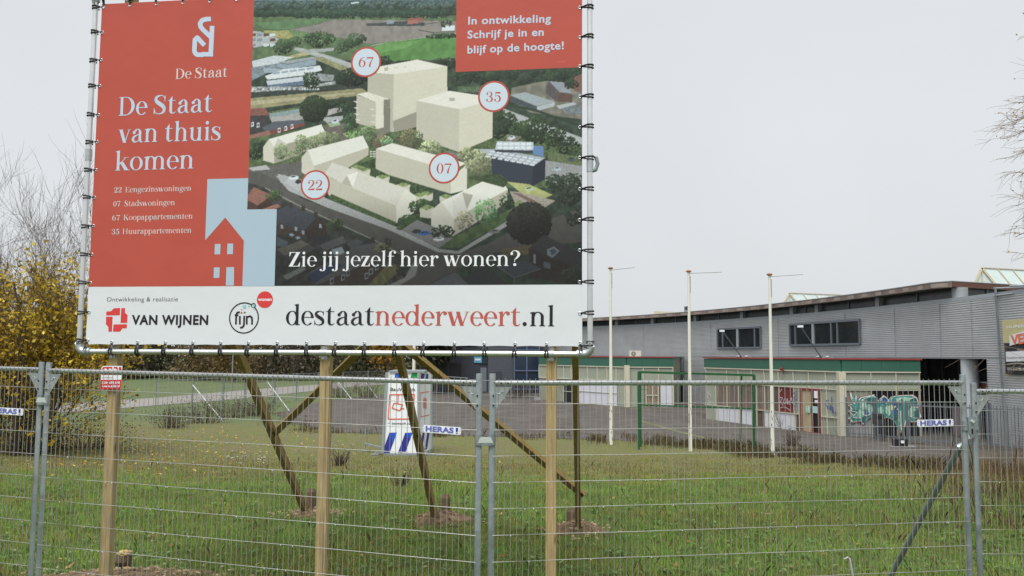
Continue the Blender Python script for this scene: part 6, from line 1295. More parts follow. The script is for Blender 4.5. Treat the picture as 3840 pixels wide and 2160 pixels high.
# ------------------------------------------------------------------ dark building behind, with blue glazing
YB_ = 76
def Bx(x): return at(x, 900, YB_).x
dk = thing('dark_building', (Bx(1150), YB_, GZ), 'dark grey building half hidden under the banner, small blue signs on its wall', 'building')
dkm = mat('anthracite_cladding', rgb(58, 62, 72), .6, .1, .1, .8); HT = 6.3
MB().box(((Bx(1055) + Bx(1228)) / 2, YB_ + 6, (HT + GZ) / 2), (Bx(1228) - Bx(1055), 12, HT - GZ)).build('wall', dkm, dk)
MB().box(((Bx(1055) + Bx(1228)) / 2, YB_ + 6, HT + .1), (Bx(1228) - Bx(1055) + .4, 12.4, .25)).build('roof', roofm, dk)
rb_ = MB(); rb_.box(((Bx(1228) + Bx(1292)) / 2 + .01, YB_ + 5.6, (HT - .5 + GZ) / 2), (Bx(1292) - Bx(1228), 12, HT - .5 - GZ))
for k in range(50): rb_.box(((Bx(1228) + Bx(1292)) / 2, YB_ - .43, GZ + .1 + k * .14), (Bx(1292) - Bx(1228) - .02, .05, .07))
rb_.build('ribbed_wall', mat('ribbed_grey', rgb(104, 108, 116), .55, .3, .08), dk)
gb = mat('navy_glass', rgb(34, 46, 64), .12, 0, .2, 1, 0, None, .6); g_ = MB().box(((Bx(1293) + Bx(1357)) / 2 + .03, YB_ + 5, (HT - 1 + GZ) / 2), (Bx(1359) - Bx(1293), 11.6, HT - 1 - GZ)).build('glass_front', gb, dk)
fr = MB(); 
for x in (1294, 1325, 1356): fr.box((Bx(x), YB_ - .84, 2), (.1, .06, 6.4))
for z_ in (-.9, .75, 2.6, 4.4): fr.box(((Bx(1293) + Bx(1357)) / 2, YB_ - .87, z_), (Bx(1357) - Bx(1293), .06, .1))
fr.build('glazing_bars', mat('navy_frame', rgb(92, 104, 130), .5), g_)
for x, y in ((1064, 905), (1202, 905)):
    p = at(x, y, YB_ - .06); s_ = MB().box(p, (.72, .06, .55)).build('blue_sign', mat('cyan_sign', rgb(96, 160, 190), .5, 0, .1), dk); MB().box(p + Vector((0, -.035, .02)), (.5, .01, .16)).build('sign_text_band', sign_white, s_)
for x0, x1, y0, y1, m_ in ((1095, 1123, 915, 952, dark_in), (1130, 1160, 915, 960, dark_in), (1205, 1226, 880, 915, MATS['navy_glass']), (1208, 1224, 925, 985, winf), (1140, 1200, 845, 870, dark_in)):
    p, q = at(x0, y1, YB_ - .04), at(x1, y0, YB_ - .04); MB().box((p + q) / 2, (q.x - p.x, .08, q.z - p.z)).build('window' if m_ is not winf else 'door', m_, dk)
p, q = at(1247, 985, YB_ - .5), at(1262, 935, YB_ - .5); MB().box((p + q) / 2, (q.x - p.x, .1, q.z - p.z)).build('door', dkm, dk)
p = at(1040, 1000, 70); o = MB().tube((p.x, p.y, GZ), (p.x, p.y, 5.2), .14, 10).build('banner_mast', fpm, smooth=True); tag(o, 'white mast rising behind the camera tower beside the dark building', 'mast')
# ------------------------------------------------------------------ steel bar fence, gate and intercom on the right
bfm = mat('bar_fence_steel', rgb(112, 118, 124), .5, .4, .1)
def barfence(name, A, B, h, label, cat, group=None, pitch=.11, nm_post=True):
    t_ = thing(name, (A + B) / 2, label, cat, group); d_ = (B - A); L = d_.length; n = max(3, int(L / pitch))
    up = Vector((0, 0, 1)); fr = MB(); mb = MB()
    for p in (A, B): MB().bar(p, p + up * (h + .06), .07, .07, (0, 1, 0)).build('post', bfm, t_)
    MB().bar(A + up * (h - .12), B + up * (h - .12), .05, .05).build('top_rail', bfm, t_); MB().bar(A + up * .18, B + up * .18, .05, .07).build('bottom_rail', bfm, t_)
    for i in range(1, n): p = A + d_ * (i / n); mb.bar(p + up * .1, p + up * h, .022, .022, (0, 1, 0))
    mb.build('bars', bfm, t_); return t_
def gz(x, y): p = atz(x, y, GZ + .02); p.z = terr(p.x, p.y); return p
f1, f2, f3, f4, f5 = gz(2132, 1104), gz(2208, 1109), gz(2277, 1122), gz(2486, 1138), gz(2640, 1152)
f1 = f2 + (f1 - f2) * 1.0
barfence('bar_fence', f1, f2 + (f1 - f2).normalized() * .12, 1.62, 'grey steel bar fence section against the graffiti wall', 'fence', 'steel bar fence sections')
barfence('bar_gate', f2, f3 - (f3 - f2).normalized() * .1, 1.66, 'grey steel bar gate with heavy posts in front of the graffiti', 'gate', None, .2)
barfence('bar_fence', f3 + (f4 - f3).normalized() * .1, f4, 1.6, 'grey steel bar fence section between gate and fence prop, before the recessed entry', 'fence', 'steel bar fence sections')
barfence('bar_fence', f4 + (f5 - f4).normalized() * .12, f5, 1.6, 'grey steel bar fence section at the right edge under the sign boards', 'fence', 'steel bar fence sections')
ip = gz(r1(1478), 1112); ip.y -= .6
it = thing('intercom_post', ip, 'dark grey intercom box on a post left of the bar gate', 'intercom'); zz = at(r1(1460), 1300 / K + 455 * .59359 / K, ip.y).z
dg = mat('dark_grey_box', rgb(62, 64, 70), .5, .1, .1); MB().bar(ip + Vector((.12, 0, 0)), Vector((ip.x + .12, ip.y, zz + .15)), .09, .09, (0, 1, 0)).build('post', dg, it); MB().box((ip.x - .1, ip.y - .05, zz), (.34, .26, .42)).build('box', dg, it); MB().box((ip.x - .1, ip.y - .19, zz + .08), (.22, .02, .12)).build('screen', black, it)
sp3 = FB2.pl.hit(*g8(1768, 655), .5); o = MB().box((sp3.x, f2.y - .03, at(r8(1768), (1350 + 655 / 3.68) / K, f2.y).z), (.19, .03, .18)).build('notice_plate', mat('yellow_notice', rgb(206, 210, 160), .6)); tag(o, 'pale yellow notice on the bar fence in front of the graffiti', 'notice')
lp = gz(r1(1643), 1300 / K + 650 * .59359 / K); lt = thing('ground_lamp', lp, 'small black floodlight lying on the asphalt beside the gate', 'flood lamp'); MB().box(lp + Vector((0, 0, .16)), (.5, .2, .26)).build('lamp_body', black, lt); MB().box(lp + Vector((.05, -.11, .2)), (.12, .02, .1)).build('lens', sign_white, lt); MB().box(lp + Vector((.1, 0, .02)), (.9, .25, .04)).build('base_plate', arm_m, lt)
# ------------------------------------------------------------------ vegetation
bark = mat('dark_bark', rgb(84, 72, 62), .9, 0, .3, 8, .4, 25); barkg = mat('grey_twig_bark', rgb(146, 134, 126), .9, 0, .15, 5)
leafm = colmat('leaf_colours', .6, .25, .35); grassm = colmat('grass_blades', .7, .2, .3); twigm = mat('brown_twig', rgb(84, 70, 56), .9, 0, .2, 5)
def rv(): 
    while True:
        v_ = Vector((rng.uniform(-1, 1), rng.uniform(-1, 1), rng.uniform(-1, 1)))
        if .05 < v_.length < 1: return v_.normalized()
class Tree:
    def __init__(s): s.mb = MB(); s.tips = []; s.nseg = 0
    def grow(s, p, d, L, r, lev, maxlev, up=.1, spread=.6, kids=(2, 4), seg=4, wob=.18, taper=.55, droop=0):
        pts = [p.copy()]; rs = [r]; d = d.normalized(); q = p.copy()
        for k in range(seg):
            d = (d + rv() * wob + Vector((0, 0, up)) - Vector((0, 0, droop * k / seg))).normalized(); q = q + d * (L / seg); pts.append(q.copy()); rs.append(r * (1 - (1 - taper) * (k + 1) / seg))
        s.mb.path(pts, rs, 6 if r > .03 else (4 if r > .012 else 3)); s.nseg += seg
        for k, a in enumerate(pts[1:]): s.tips.append((a, d, lev))
        if lev >= maxlev: return
        for _ in range(rng.randint(*kids)):
            k = rng.randint(1, seg); t = rng.random(); b_ = pts[k - 1].lerp(pts[k], t); nd = (d + rv() * spread).normalized()
            s.grow(b_, nd, L * rng.uniform(.5, .8), max(.0048, rs[k] * rng.uniform(.45, .7)), lev + 1, maxlev, up, spread, kids, seg, wob, taper, droop)
def leaves(points, n, size, cols, sprd, flat=0.0):
    """n leaf quads scattered about points; returns arrays"""
    P_ = np.array([tuple(p) for p in points]); i = nrng.integers(0, len(P_), n); c = P_[i] + nrng.normal(0, sprd, (n, 3))
    a = nrng.normal(0, 1, (n, 3)); a[:, 2] *= (1 - flat); a /= np.linalg.norm(a, axis=1)[:, None]; b_ = nrng.normal(0, 1, (n, 3)); b_[:, 2] *= (1 - flat); b_ -= a * (a * b_).sum(1)[:, None]; b_ /= np.linalg.norm(b_, axis=1)[:, None]
    s_ = size * nrng.uniform(.6, 1.35, n)[:, None]; a = a * s_; b_ = b_ * s_ * .62
    v_ = np.stack([c - a, c + b_ * .9 - a * .1, c + a, c - b_ * .9 + a * .1], 1).reshape(-1, 3); f_ = np.arange(4 * n).reshape(n, 4)
    cols = np.array([[lin(x) for x in q] for q in cols]); k = cols[nrng.integers(0, len(cols), n)] * nrng.uniform(.75, 1.2, (n, 1))
    return v_, f_, k
# --- big yellow-leaved tree at the left
yt_base = gp(40, 1146); T = Tree(); yt = thing('autumn_tree', yt_base, 'many-stemmed yellow-leaved tree with bare upper twigs behind the left fence panel', 'tree')
rng.seed(5)
D0 = yt_base.y; M_ = D0 / 2093                                   # metres per V pixel there
for dx, lean, L in ((-1.7, -.30, 4.6), (-.9, -.12, 5.2), (-.3, .02, 5.6), (.1, .14, 5.4), (.35, .30, 4.9), (.7, .52, 4.2), (-.1, -.05, 5.0), (.5, .42, 4.6), (.1, .85, 3.0), (-2.6, -.3, 4.4), (-2.1, 0, 4.6)):
    b_ = Vector((yt_base.x + dx * .7, D0 + rng.uniform(-.5, .8), terr(0, D0) - .05))
    T.grow(b_, Vector((lean, rng.uniform(-.2, .2), 1)), L * 1.02, rng.uniform(.05, .095), 0, 4, .06, .7, (4, 5), 6, .13, .35)
T.mb.build('trunk_and_branches', bark, yt)
zc = lambda vy: at(100, vy, D0).z
low = []
for p, d, lev in T.tips:
    if lev >= 1:
        f = .9 * (1 - sst(zc(900), zc(600), p.z))
        if rng.random() < f * 1.0: low.append(p)
zlo = terr(0, D0) + .35
low = [p for p in low if p.z > zlo]
extra = []
while len(extra) < 1500:
    x = rng.uniform(yt_base.x - 4, at(318, 900, D0).x); z = rng.uniform(zlo + .1, zc(700)); 
    fx = (x - (yt_base.x)) / (at(318, 900, D0).x - yt_base.x)
    if fx > 0 and abs((z - zc(930)) / (zc(740) - zc(930))) > 1.25 - .72 * fx: continue
    extra.append(Vector((x, D0 + rng.uniform(-1.0, 1.6), z)))
tw = MB()
for p in extra + low[:900]:
    d = (Vector((p.x - yt_base.x, p.y - D0, 1.2)) + rv() * .9).normalized(); tw.path([p - d * .5, p - d * .2 + rv() * .05, p + d * .15], [.008, .006, .003], 3)
tw.build('twigs', twigm, yt)
cl = [(218, 192, 50), (210, 184, 56), (204, 174, 56), (200, 164, 58), (170, 142, 56), (226, 200, 92), (142, 118, 58), (116, 98, 56)]
v1, f1_, k1 = leaves(low + extra + extra, 23000, .066, cl, .13)
npmesh('foliage', v1, f1_, leafm, yt, fcol=k1)
sp_t = [p for p, d, lev in T.tips if p.z > zc(640) and lev >= 2]
# --- undergrowth in front of / behind it
def shrub(name, base, h, w_, n, cols, label, group, tw_col=None, twn=60, lsize=.03, dens=1.0):
    t_ = thing(name, base, label, 'shrub', group); mb = MB()
    pts = []
    for k in range(twn):
        a = rng.random() * 6.283; r_ = w_ * math.sqrt(rng.random()) * .5; p = base + Vector((r_ * .5 * math.cos(a), r_ * .5 * math.sin(a), 0)); p.z = terr(p.x, p.y) - .02
        q = base + Vector((r_ * math.cos(a) * 1.5, r_ * math.sin(a) * 1.5, h * rng.uniform(.45, 1))); q.z += terr(q.x, q.y) - base.z
        m1 = p.lerp(q, .5) + rv() * (.08 * w_); mb.path([p, m1, q], [.012, .008, .003], 3); pts += [m1, p.lerp(m1, .6), m1.lerp(q, .5), q]
    mb.build('stems', tw_col or twigm, t_)
    v_, f_, k_ = leaves(pts, n, lsize, cols, .07 * max(w_, .6)); npmesh('foliage', v_, f_, leafm, t_, fcol=k_); return t_
brown = [(86, 70, 58), (70, 58, 50), (98, 82, 64), (60, 52, 45), (76, 66, 50)]
for vx, vy, h, w_, lb in ((430, 1076, .95, 1.9, 'brown shrub at the foot of the distant fence, right of the yellow tree'), (520, 1064, 1.2, 2.1, 'brown shrub below the longest white prop'), (585, 1050, 1.1, 2.4, 'dark shrub between the first two white props'), (650, 1046, 1.1, 2.0, 'dark shrub behind the left slanted timber brace'), (860, 1000, 1.4, 2.6, 'brown shrub by the third white prop'), (925, 1000, 1.4, 2.2, 'brown shrub left of the camera tower')):
    shrub('shrub', gp(vx, vy), h, w_, 1400, brown, lb, 'brown shrubs along the distant fence')
for vx, vy, h, w_, lb in ((-40, 1128, 1.5, 2.6, 'dark bramble under the yellow tree at the left edge'), (75, 1140, 1.3, 2.4, 'dark bramble at the foot of the yellow tree behind the fence post pair'), (205, 1128, .9, 2.4, 'low dark bramble between the fence posts and the left billboard post')):
    shrub('bramble', gp(vx, vy), h, w_, 2200, [(84, 72, 48), (66, 58, 42), (110, 92, 48), (150, 120, 50), (72, 74, 44)], lb, 'dark brambles under the yellow tree')
# --- woodland beyond the path: one dark mass
wv, wf, wk = [], [], []; wmb = MB(); rng.seed(3); off = 0
for i in range(72):
    x = rng.uniform(-75, -3); y = rng.uniform(104, 128); 
    if x > -14: y = rng.uniform(112, 130)
    h = rng.uniform(5.5, 9.5) if x < -50 else rng.uniform(8, 12); b_ = Vector((x, y, -1.3)); wmb.path([b_, b_ + Vector((rng.uniform(-.5, .5), 0, h * .5)), b_ + Vector((rng.uniform(-1, 1), 0, h * .85))], [.22, .15, .05], 5)
    pts = []
    for k in range(46):
        z = h * rng.uniform(.02, 1.0) ** 1.35; r_ = 3.2 * math.sin(math.pi * min(1, .32 + .62 * z / h)) * math.sqrt(rng.random()); a = rng.random() * 6.283; pts.append(b_ + Vector((r_ * math.cos(a), r_ * math.sin(a), z)))
    c_ = rng.choice([[(108, 98, 76), (90, 84, 66), (120, 106, 80)], [(94, 96, 72), (82, 84, 62), (112, 106, 80)], [(134, 112, 74), (112, 96, 68), (98, 88, 68)], [(100, 90, 76), (86, 80, 68)]])
    v_, f_, k_ = leaves(pts + pts[:6], 1250, .26, c_, .6); wv.append(v_); wf.append(f_ + off); wk.append(k_); off += len(v_)
wmb2 = wmb.build('woodland', bark); tag(wmb2, 'dark autumn woodland beyond the path', 'woodland', None, 'stuff')
npmesh('foliage', np.concatenate(wv), np.concatenate(wf), leafm, wmb2, fcol=np.concatenate(wk))
def simple_tree(name, base, h, w_, n, cols, label, group=None, lsize=.2, zlo=.25, bare=False):
    t_ = thing(name, base, label, 'tree', group); T_ = Tree(); T_.grow(base - Vector((0, 0, .1)), Vector((rng.uniform(-.06, .06), 0, 1)), h * .6, .05 + h * .012, 0, 3 if not bare else 4, .12, .75, (4, 5), 5, .1, .4)
    T_.mb.build('trunk', bark if not bare else barkg, t_)
    if n:
        pts = [p for p, d, l in T_.tips if l >= 1]
        v_, f_, k_ = leaves(pts, n, lsize, cols, w_ * .13); npmesh('crown', v_, f_, leafm, t_, fcol=k_)
    return t_
gold = [(190, 148, 56), (170, 130, 52), (150, 116, 52), (126, 104, 54)]
rng.seed(21)
simple_tree('birch_tree', Vector((at(975, 900, 98).x, 98, -1.3)), 8.5, 4.5, 2600, gold, 'golden tree glowing beyond the path just left of the dark building', None, .2)
simple_tree('birch_tree', Vector((at(590, 900, 99).x, 99, -1.3)), 7, 5, 1800, [(126, 104, 62), (108, 92, 58)], 'tawny tree at the woodland edge behind the left slanted brace', None, .2)
simple_tree('evergreen_tree', Vector((at(1098, 900, 73).x, 72.5, -1.3)), 8, 4.5, 4200, [(58, 64, 50), (48, 54, 44), (70, 70, 54)], 'dark bushy tree in front of the dark building', None, .2)
for vx, Y, h, lb in ((1486, 118, 8.6, 'pale bare tree far behind the left end of the hall roof'), (1770, 118, 7.4, 'bare treetop showing over the hall roof beside the middle flagpole'), (1798, 122, 8.0, 'tallest bare treetop over the hall roof, right of the middle flagpole')):
    simple_tree('bare_tree', Vector((at(vx, 900, Y).x, Y, -1.3)), h, 4, 0, gold, lb, 'bare trees far behind the hall', bare=True)
# lamp posts in the distance by the path
for vx, vyt, vyb, lb in ((583, 872, 985, 'thin grey lamp post by the path left of the slanted brace'), (1372 / 1, 0, 0, '')):
    if vyt:
        p = gp(vx, vyb); o = MB().tube(p, p + Vector((0, 0, 5.2)), .07, 6, .045).build('lamp_post', galvd); tag(o, lb, 'lamp post')
# --- drooping twigs at the right edge: trunk stands outside the picture
rng.seed(9)
rt_b = Vector((at(2790, 900, 19).x, 19, terr(8, 19))); rt = thing('larch_tree', rt_b, 'larch with drooping bare twigs and a few rusty needles, reaching in at the right edge', 'tree')
T2 = Tree(); T2.mb.path([rt_b, rt_b + Vector((.03, .02, .5)), rt_b + Vector((.1, 0, 2.5)), rt_b + Vector((.02, .1, 5)), rt_b + Vector((.12, .05, 8)), rt_b + Vector((.02, .1, 11)), rt_b + Vector((.06, 0, 13.5))], [.24, .19, .16, .13, .09, .05, .012], 9); s0 = len(T2.tips)
def branch_to(vx, vy, n, dy=0, lens=(.5, 1.0), sprd=.30):
    e = at(vx, vy, 19 + dy); s_ = Vector((rt_b.x, 19, e.z + .35 + rng.uniform(0, .3))); d = e - s_; L = d.length
    pts = [s_.lerp(e, k / 6) + Vector((0, 0, .16 * math.sin(math.pi * k / 6))) + rv() * .04 for k in range(7)]; T2.mb.path(pts, [.03 - .004 * k for k in range(7)], 4)
    for k in range(n):
        j = rng.randint(1, 6); p = pts[j - 1].lerp(pts[j], rng.random()); T2.grow(p, Vector((-.75, rng.uniform(-.5, .5), rng.uniform(-.45, .35))), rng.uniform(*lens), .0075, 2, 3, -.015, .55, (2, 4), 5, .2, .5, .10)
for vx, vy, n in ((2560, 300, 22), (2545, 345, 20), (2540, 320, 20), (2560, 390, 18), (2570, 440, 14), (2585, 265, 14), (2560, 520, 14), (2548, 560, 14), (2552, 600, 14), (2580, 640, 12)): branch_to(vx, vy, n, rng.uniform(-.6, .6), (.42, .85))
for vx, vy, n in ((2592, 50, 9), (2588, 95, 8), (2600, 150, 8)): branch_to(vx, vy, n, 0, (.2, .4))
for vx, vy, n in ((2640, 700, 8), (2680, 200, 8), (2640, 420, 10)): branch_to(vx, vy, n, rng.uniform(-1, 1))
for k in range(46):
    z = 1.8 + 10.6 * (k + rng.random()) / 46; a = rng.uniform(-1.9, 1.9); L_ = 2.6 * (1 - .62 * z / 13)
    T2.grow(Vector((rt_b.x + .05, 19, rt_b.z + z)), Vector((math.cos(a), math.sin(a), rng.uniform(-.1, .35))), L_, .028, 1, 3, .0, .6, (3, 5), 5, .2, .4, .12)
T2.mb.build('trunk_and_twigs', barkg, rt)
pts = [p for p, d, l in T2.tips if l >= 2 and (at(2500, 900, 19).x < p.x)]
v_, f_, k_ = leaves([p for p in pts if rng.random() < .35], 900, .028, [(186, 150, 96), (170, 134, 84), (200, 168, 110)], .04); npmesh('foliage', v_, f_, leafm, rt, fcol=k_)

# --- grass blades over the near ground
LN = nrng.random((64, 64))
def lnoise(x, y, s_):
    x = np.asarray(x) / s_ + 17.3; y = np.asarray(y) / s_ + 5.1; i = np.floor(x).astype(int); j = np.floor(y).astype(int); fx = x - i; fy = y - j
    fx = fx * fx * (3 - 2 * fx); fy = fy * fy * (3 - 2 * fy); g = lambda a, b_: LN[a % 64, b_ % 64]
    return (g(i, j) * (1 - fx) + g(i + 1, j) * fx) * (1 - fy) + (g(i, j + 1) * (1 - fx) + g(i + 1, j + 1) * fx) * fy
def blades(n, dmin, dmax, hmin, hmax, cols, wfac, power=1.0, xr=None, mask=None, droop=.5, wmin=.0028):
    u = nrng.random(n); d = dmin * (dmax / dmin) ** u if power == 1 else (dmin + (dmax - dmin) * u)
    x = nrng.uniform(-.86, .98, n) * d if xr is None else nrng.uniform(xr[0], xr[1], n)
    ok = ~inpoly(x, d, ASPH)
    if mask is not None: ok &= mask(x, d)
    x, d = x[ok], d[ok]; n = len(x); z = terr_np(x, d) - .01
    h = nrng.uniform(hmin, hmax, n) * (.55 + .9 * lnoise(x, d, .33)); a = nrng.random(n) * 6.283; w_ = wmin + wfac * d
    wx, wy = np.cos(a) * w_ / 2, np.sin(a) * w_ / 2; b_ = nrng.random(n) * 6.283; l_ = h * nrng.uniform(.2, .9, n) * droop; tx, ty = np.cos(b_) * l_, np.sin(b_) * l_
    v_ = np.stack([np.stack([x - wx, d - wy, z], -1), np.stack([x + wx, d + wy, z], -1), np.stack([x + tx * .4 + wx * .7, d + ty * .4 + wy * .7, z + h * .6], -1), np.stack([x + tx, d + ty, z + h], -1), np.stack([x + tx * .4 - wx * .7, d + ty * .4 - wy * .7, z + h * .6], -1)], 1)
    cols = np.array([[lin(q) for q in c] for c in cols]); k = cols[nrng.integers(0, len(cols), n)] * nrng.uniform(.7, 1.25, (n, 1)) * (.62 + .5 * lnoise(x, d, .28) + .34 * lnoise(x + 9, d, 1.1))[:, None]; pt_ = np.clip((lnoise(x + 31, d + 7, .8) - .5) * 3, 0, 1)[:, None]; k = k * (1 - pt_ * np.array([-.18, .06, .0]))
    return v_.reshape(-1, 3), np.arange(5 * n).reshape(n, 5), k
def zone(x, y, a, c): return np.clip((y + .9 * np.sin(x * .8) + .6 * np.sin(x * 2.1 + 1) - a) / (c - a), 0, 1)
green = [(118, 162, 64), (134, 174, 72), (104, 146, 58), (144, 166, 82), (158, 160, 96), (120, 158, 76), (134, 142, 78)]
gset = [blades(330000, 6.5, 20, .025, .07, green, .00042, mask=lambda x, y: nrng.random(len(x)) > zone(x, y, 15.0, 20.5))]
gset.append(blades(32000, 6.5, 16, .07, .15, [(92, 118, 52), (112, 132, 64), (136, 136, 84), (150, 140, 92)], .0003, mask=lambda x, y: nrng.random(len(x)) > zone(x, y, 13, 16), droop=.9))
olive = [(126, 136, 60), (148, 150, 74), (138, 128, 80), (116, 106, 68), (158, 154, 88), (112, 128, 56), (146, 134, 94)]
gset.append(blades(125000, 13, 28, .02, .07, olive, .0005, mask=lambda x, y: nrng.random(len(x)) < zone(x, y, 14.5, 19)))
def joined(name, sets, m, label, cat, kind='stuff'):
    off = 0; V, F_, C = [], [], []
    for v_, f_, k_ in sets: V.append(v_); F_.append(f_ + off); C.append(k_); off += len(v_)
    o = npmesh(name, np.concatenate(V), np.concatenate(F_), m, None, fcol=np.concatenate(C)); return tag(o, label, cat, None, kind)
def rosettes(n):
    out = []
    for _ in range(n):
        vx = rng.uniform(-200, 3000); p = gp(vx, 1449 - 260 * rng.random() ** 1.3); k = rng.randint(5, 10)
        for j in range(k): a = rng.random() * 6.283; out.append((p.x + .05 * math.cos(a), p.y + .05 * math.sin(a), a))
    o_ = np.array(out); n = len(o_); L_ = nrng.uniform(.02, .045, n); z = terr_np(o_[:, 0], o_[:, 1]) + nrng.uniform(.02, .05, n); dx, dy = np.cos(o_[:, 2]) * L_, np.sin(o_[:, 2]) * L_; wx, wy = -dy * .35, dx * .35
    v_ = np.stack([np.stack([o_[:, 0] - dx, o_[:, 1] - dy, z - .012], -1), np.stack([o_[:, 0] + wx, o_[:, 1] + wy, z], -1), np.stack([o_[:, 0] + dx, o_[:, 1] + dy, z + .004], -1), np.stack([o_[:, 0] - wx, o_[:, 1] - wy, z], -1)], 1).reshape(-1, 3)
    c_ = np.array([[lin(q) for q in c] for c in [(96, 132, 66), (120, 150, 84), (80, 112, 60), (140, 156, 96)]]); return v_, np.arange(4 * n).reshape(n, 4), c_[nrng.integers(0, 4, n)] * nrng.uniform(.8, 1.2, (n, 1))
rv_, rf_, rc__ = rosettes(900)
tag(npmesh('broadleaf_weeds', rv_, rf_, leafm, None, fcol=rc__), 'small broad-leaved weeds among the near grass', 'weeds', None, 'stuff')
joined('grass', gset, grassm, 'short green grass of the fenced field', 'grass')
# dry stalks along the edge of the asphalt and tall weeds at the right
edge_pts = [Vector((p.x, p.y)) for p in ap]
def near_edge(x, y):
    m_ = np.full(x.shape, 1e9)
    for a, c in zip(edge_pts, edge_pts[1:]):
        dx, dy = c.x - a.x, c.y - a.y; L2 = dx * dx + dy * dy; t = np.clip(((x - a.x) * dx + (y - a.y) * dy) / L2, 0, 1); m_ = np.minimum(m_, np.hypot(x - a.x - t * dx, y - a.y - t * dy))
    return m_
dry = [(104, 84, 62), (88, 70, 54), (124, 100, 72), (78, 62, 50), (140, 118, 84)]
ws = [blades(60000, 14, 42, .05, .46, [(84, 68, 52), (72, 58, 46), (104, 86, 64), (64, 54, 44), (124, 106, 78)], .0004, 0, None, lambda x, y: nrng.random(len(x)) < np.exp(-(near_edge(x, y) / .75) ** 2), .6)]
ws.append(blades(16000, 12.5, 26, .06, .22, dry + olive[:3], .0004, 1, None, lambda x, y: nrng.random(len(x)) < .35 * (np.sin(x * 1.7 + y) * np.sin(y * 1.3 - x * .6) > .15), .7))
ne = 42000; si = nrng.integers(0, len(edge_pts) - 1, ne); tt = nrng.random(ne); ex = np.array([tuple(p) for p in edge_pts]); pe_ = ex[si] * (1 - tt[:, None]) + ex[si + 1] * tt[:, None] + nrng.normal(0, .8, (ne, 2)) - np.array([0, .15])
kp = lnoise(pe_[:, 0], pe_[:, 1], .9) > (.72 - .24 * np.clip((pe_[:, 0] / pe_[:, 1] - .02) / .1, 0, 1)); pe_ = pe_[kp]; ne = len(pe_)
hz_ = nrng.uniform(.05, .36, ne) * (.5 + .5 * np.clip((pe_[:, 0] / pe_[:, 1] - .02) / .1, 0, 1)) * (.3 + .9 * lnoise(pe_[:, 0] + 40, pe_[:, 1], .7)); an = nrng.random(ne) * 6.283; wx = np.stack([np.cos(an), np.sin(an)], -1) * .0042; ln = nrng.normal(0, .35, (ne, 2)) * hz_[:, None]; z0 = terr_np(pe_[:, 0], pe_[:, 1])
tp_ = pe_ + ln; st = lambda a, z: np.concatenate([a, z[:, None]], 1)
vw = np.stack([st(pe_ - wx, z0), st(pe_ + wx, z0), st(pe_ + ln * .4 + wx, z0 + hz_ * .6), st(tp_, z0 + hz_), st(pe_ + ln * .4 - wx * 1.6, z0 + hz_ * .7)], 1).reshape(-1, 3)
cw = np.array([[lin(q) for q in c] for c in [(104, 86, 62), (86, 72, 54), (122, 106, 72), (78, 66, 50), (120, 122, 66)]])
ws.append((vw, np.arange(5 * ne).reshape(ne, 5), cw[nrng.integers(0, 5, ne)] * nrng.uniform(.7, 1.2, (ne, 1))))
joined('dry_weeds', ws, grassm, 'brown dry weeds along the edge of the old asphalt', 'weeds')
tallc = [(128, 106, 78), (110, 90, 66), (146, 124, 92), (96, 80, 62), (120, 112, 74)]
pw0 = gp(2330, 1215)
ts = [blades(9500, 12.2, 21, .35, 1.0, tallc, .0002, 1, None, lambda x, y: (x / y > .50 + .05 * np.sin(y * 1.7)) & (nrng.random(len(x)) < np.clip((x / y - .46) / .10, 0, 1)), .35, .003)]
ts.append(blades(22000, 10.4, 21, .08, .35, tallc + brown, .0004, 1, None, lambda x, y: (x / y > .46 + .05 * np.sin(y * 1.7)) & (nrng.random(len(x)) < np.clip((x / y - .42) / .12, 0, 1)), .7))
joined('tall_weeds', ts, grassm, 'tall dry brown weeds behind the right-hand fence panels', 'weeds')
# thin bare bush before the white boarding, weeds on the asphalt
for vx, vy, h, lb in ((2944, 0, 0, ''),):
    p = gp((2800 + 505 / 3.68) / K, (1350 + 950 / 3.68) / K); shrub('bare_bush', p, 1.1, .7, 120, brown, 'thin bare bush before the white boards under the maroon panel', None, None, 36, .03)
shrub('bare_bush', gp((2800 + 620 / 3.68) / K, (1350 + 1190 / 3.68) / K), .75, .7, 200, brown, 'small brown weed bush growing through the asphalt near the graffiti flagpole', None, None, 40, .03)
shrub('bare_bush', gp(1310, 1000), 1.2, 3.2, 600, brown, 'dead brown bushes against the blue glazing', None, None, 80, .05)
shrub('bare_bush', gp(855, 1172), .5, .5, 120, brown, 'small dark weed clump beside the middle billboard post', None, None, 46, .02)
shrub('bare_bush', gp(1005, 1222), .34, .4, 30, brown, 'low dark weed stalks in front of the camera tower', None, None, 15, .02)
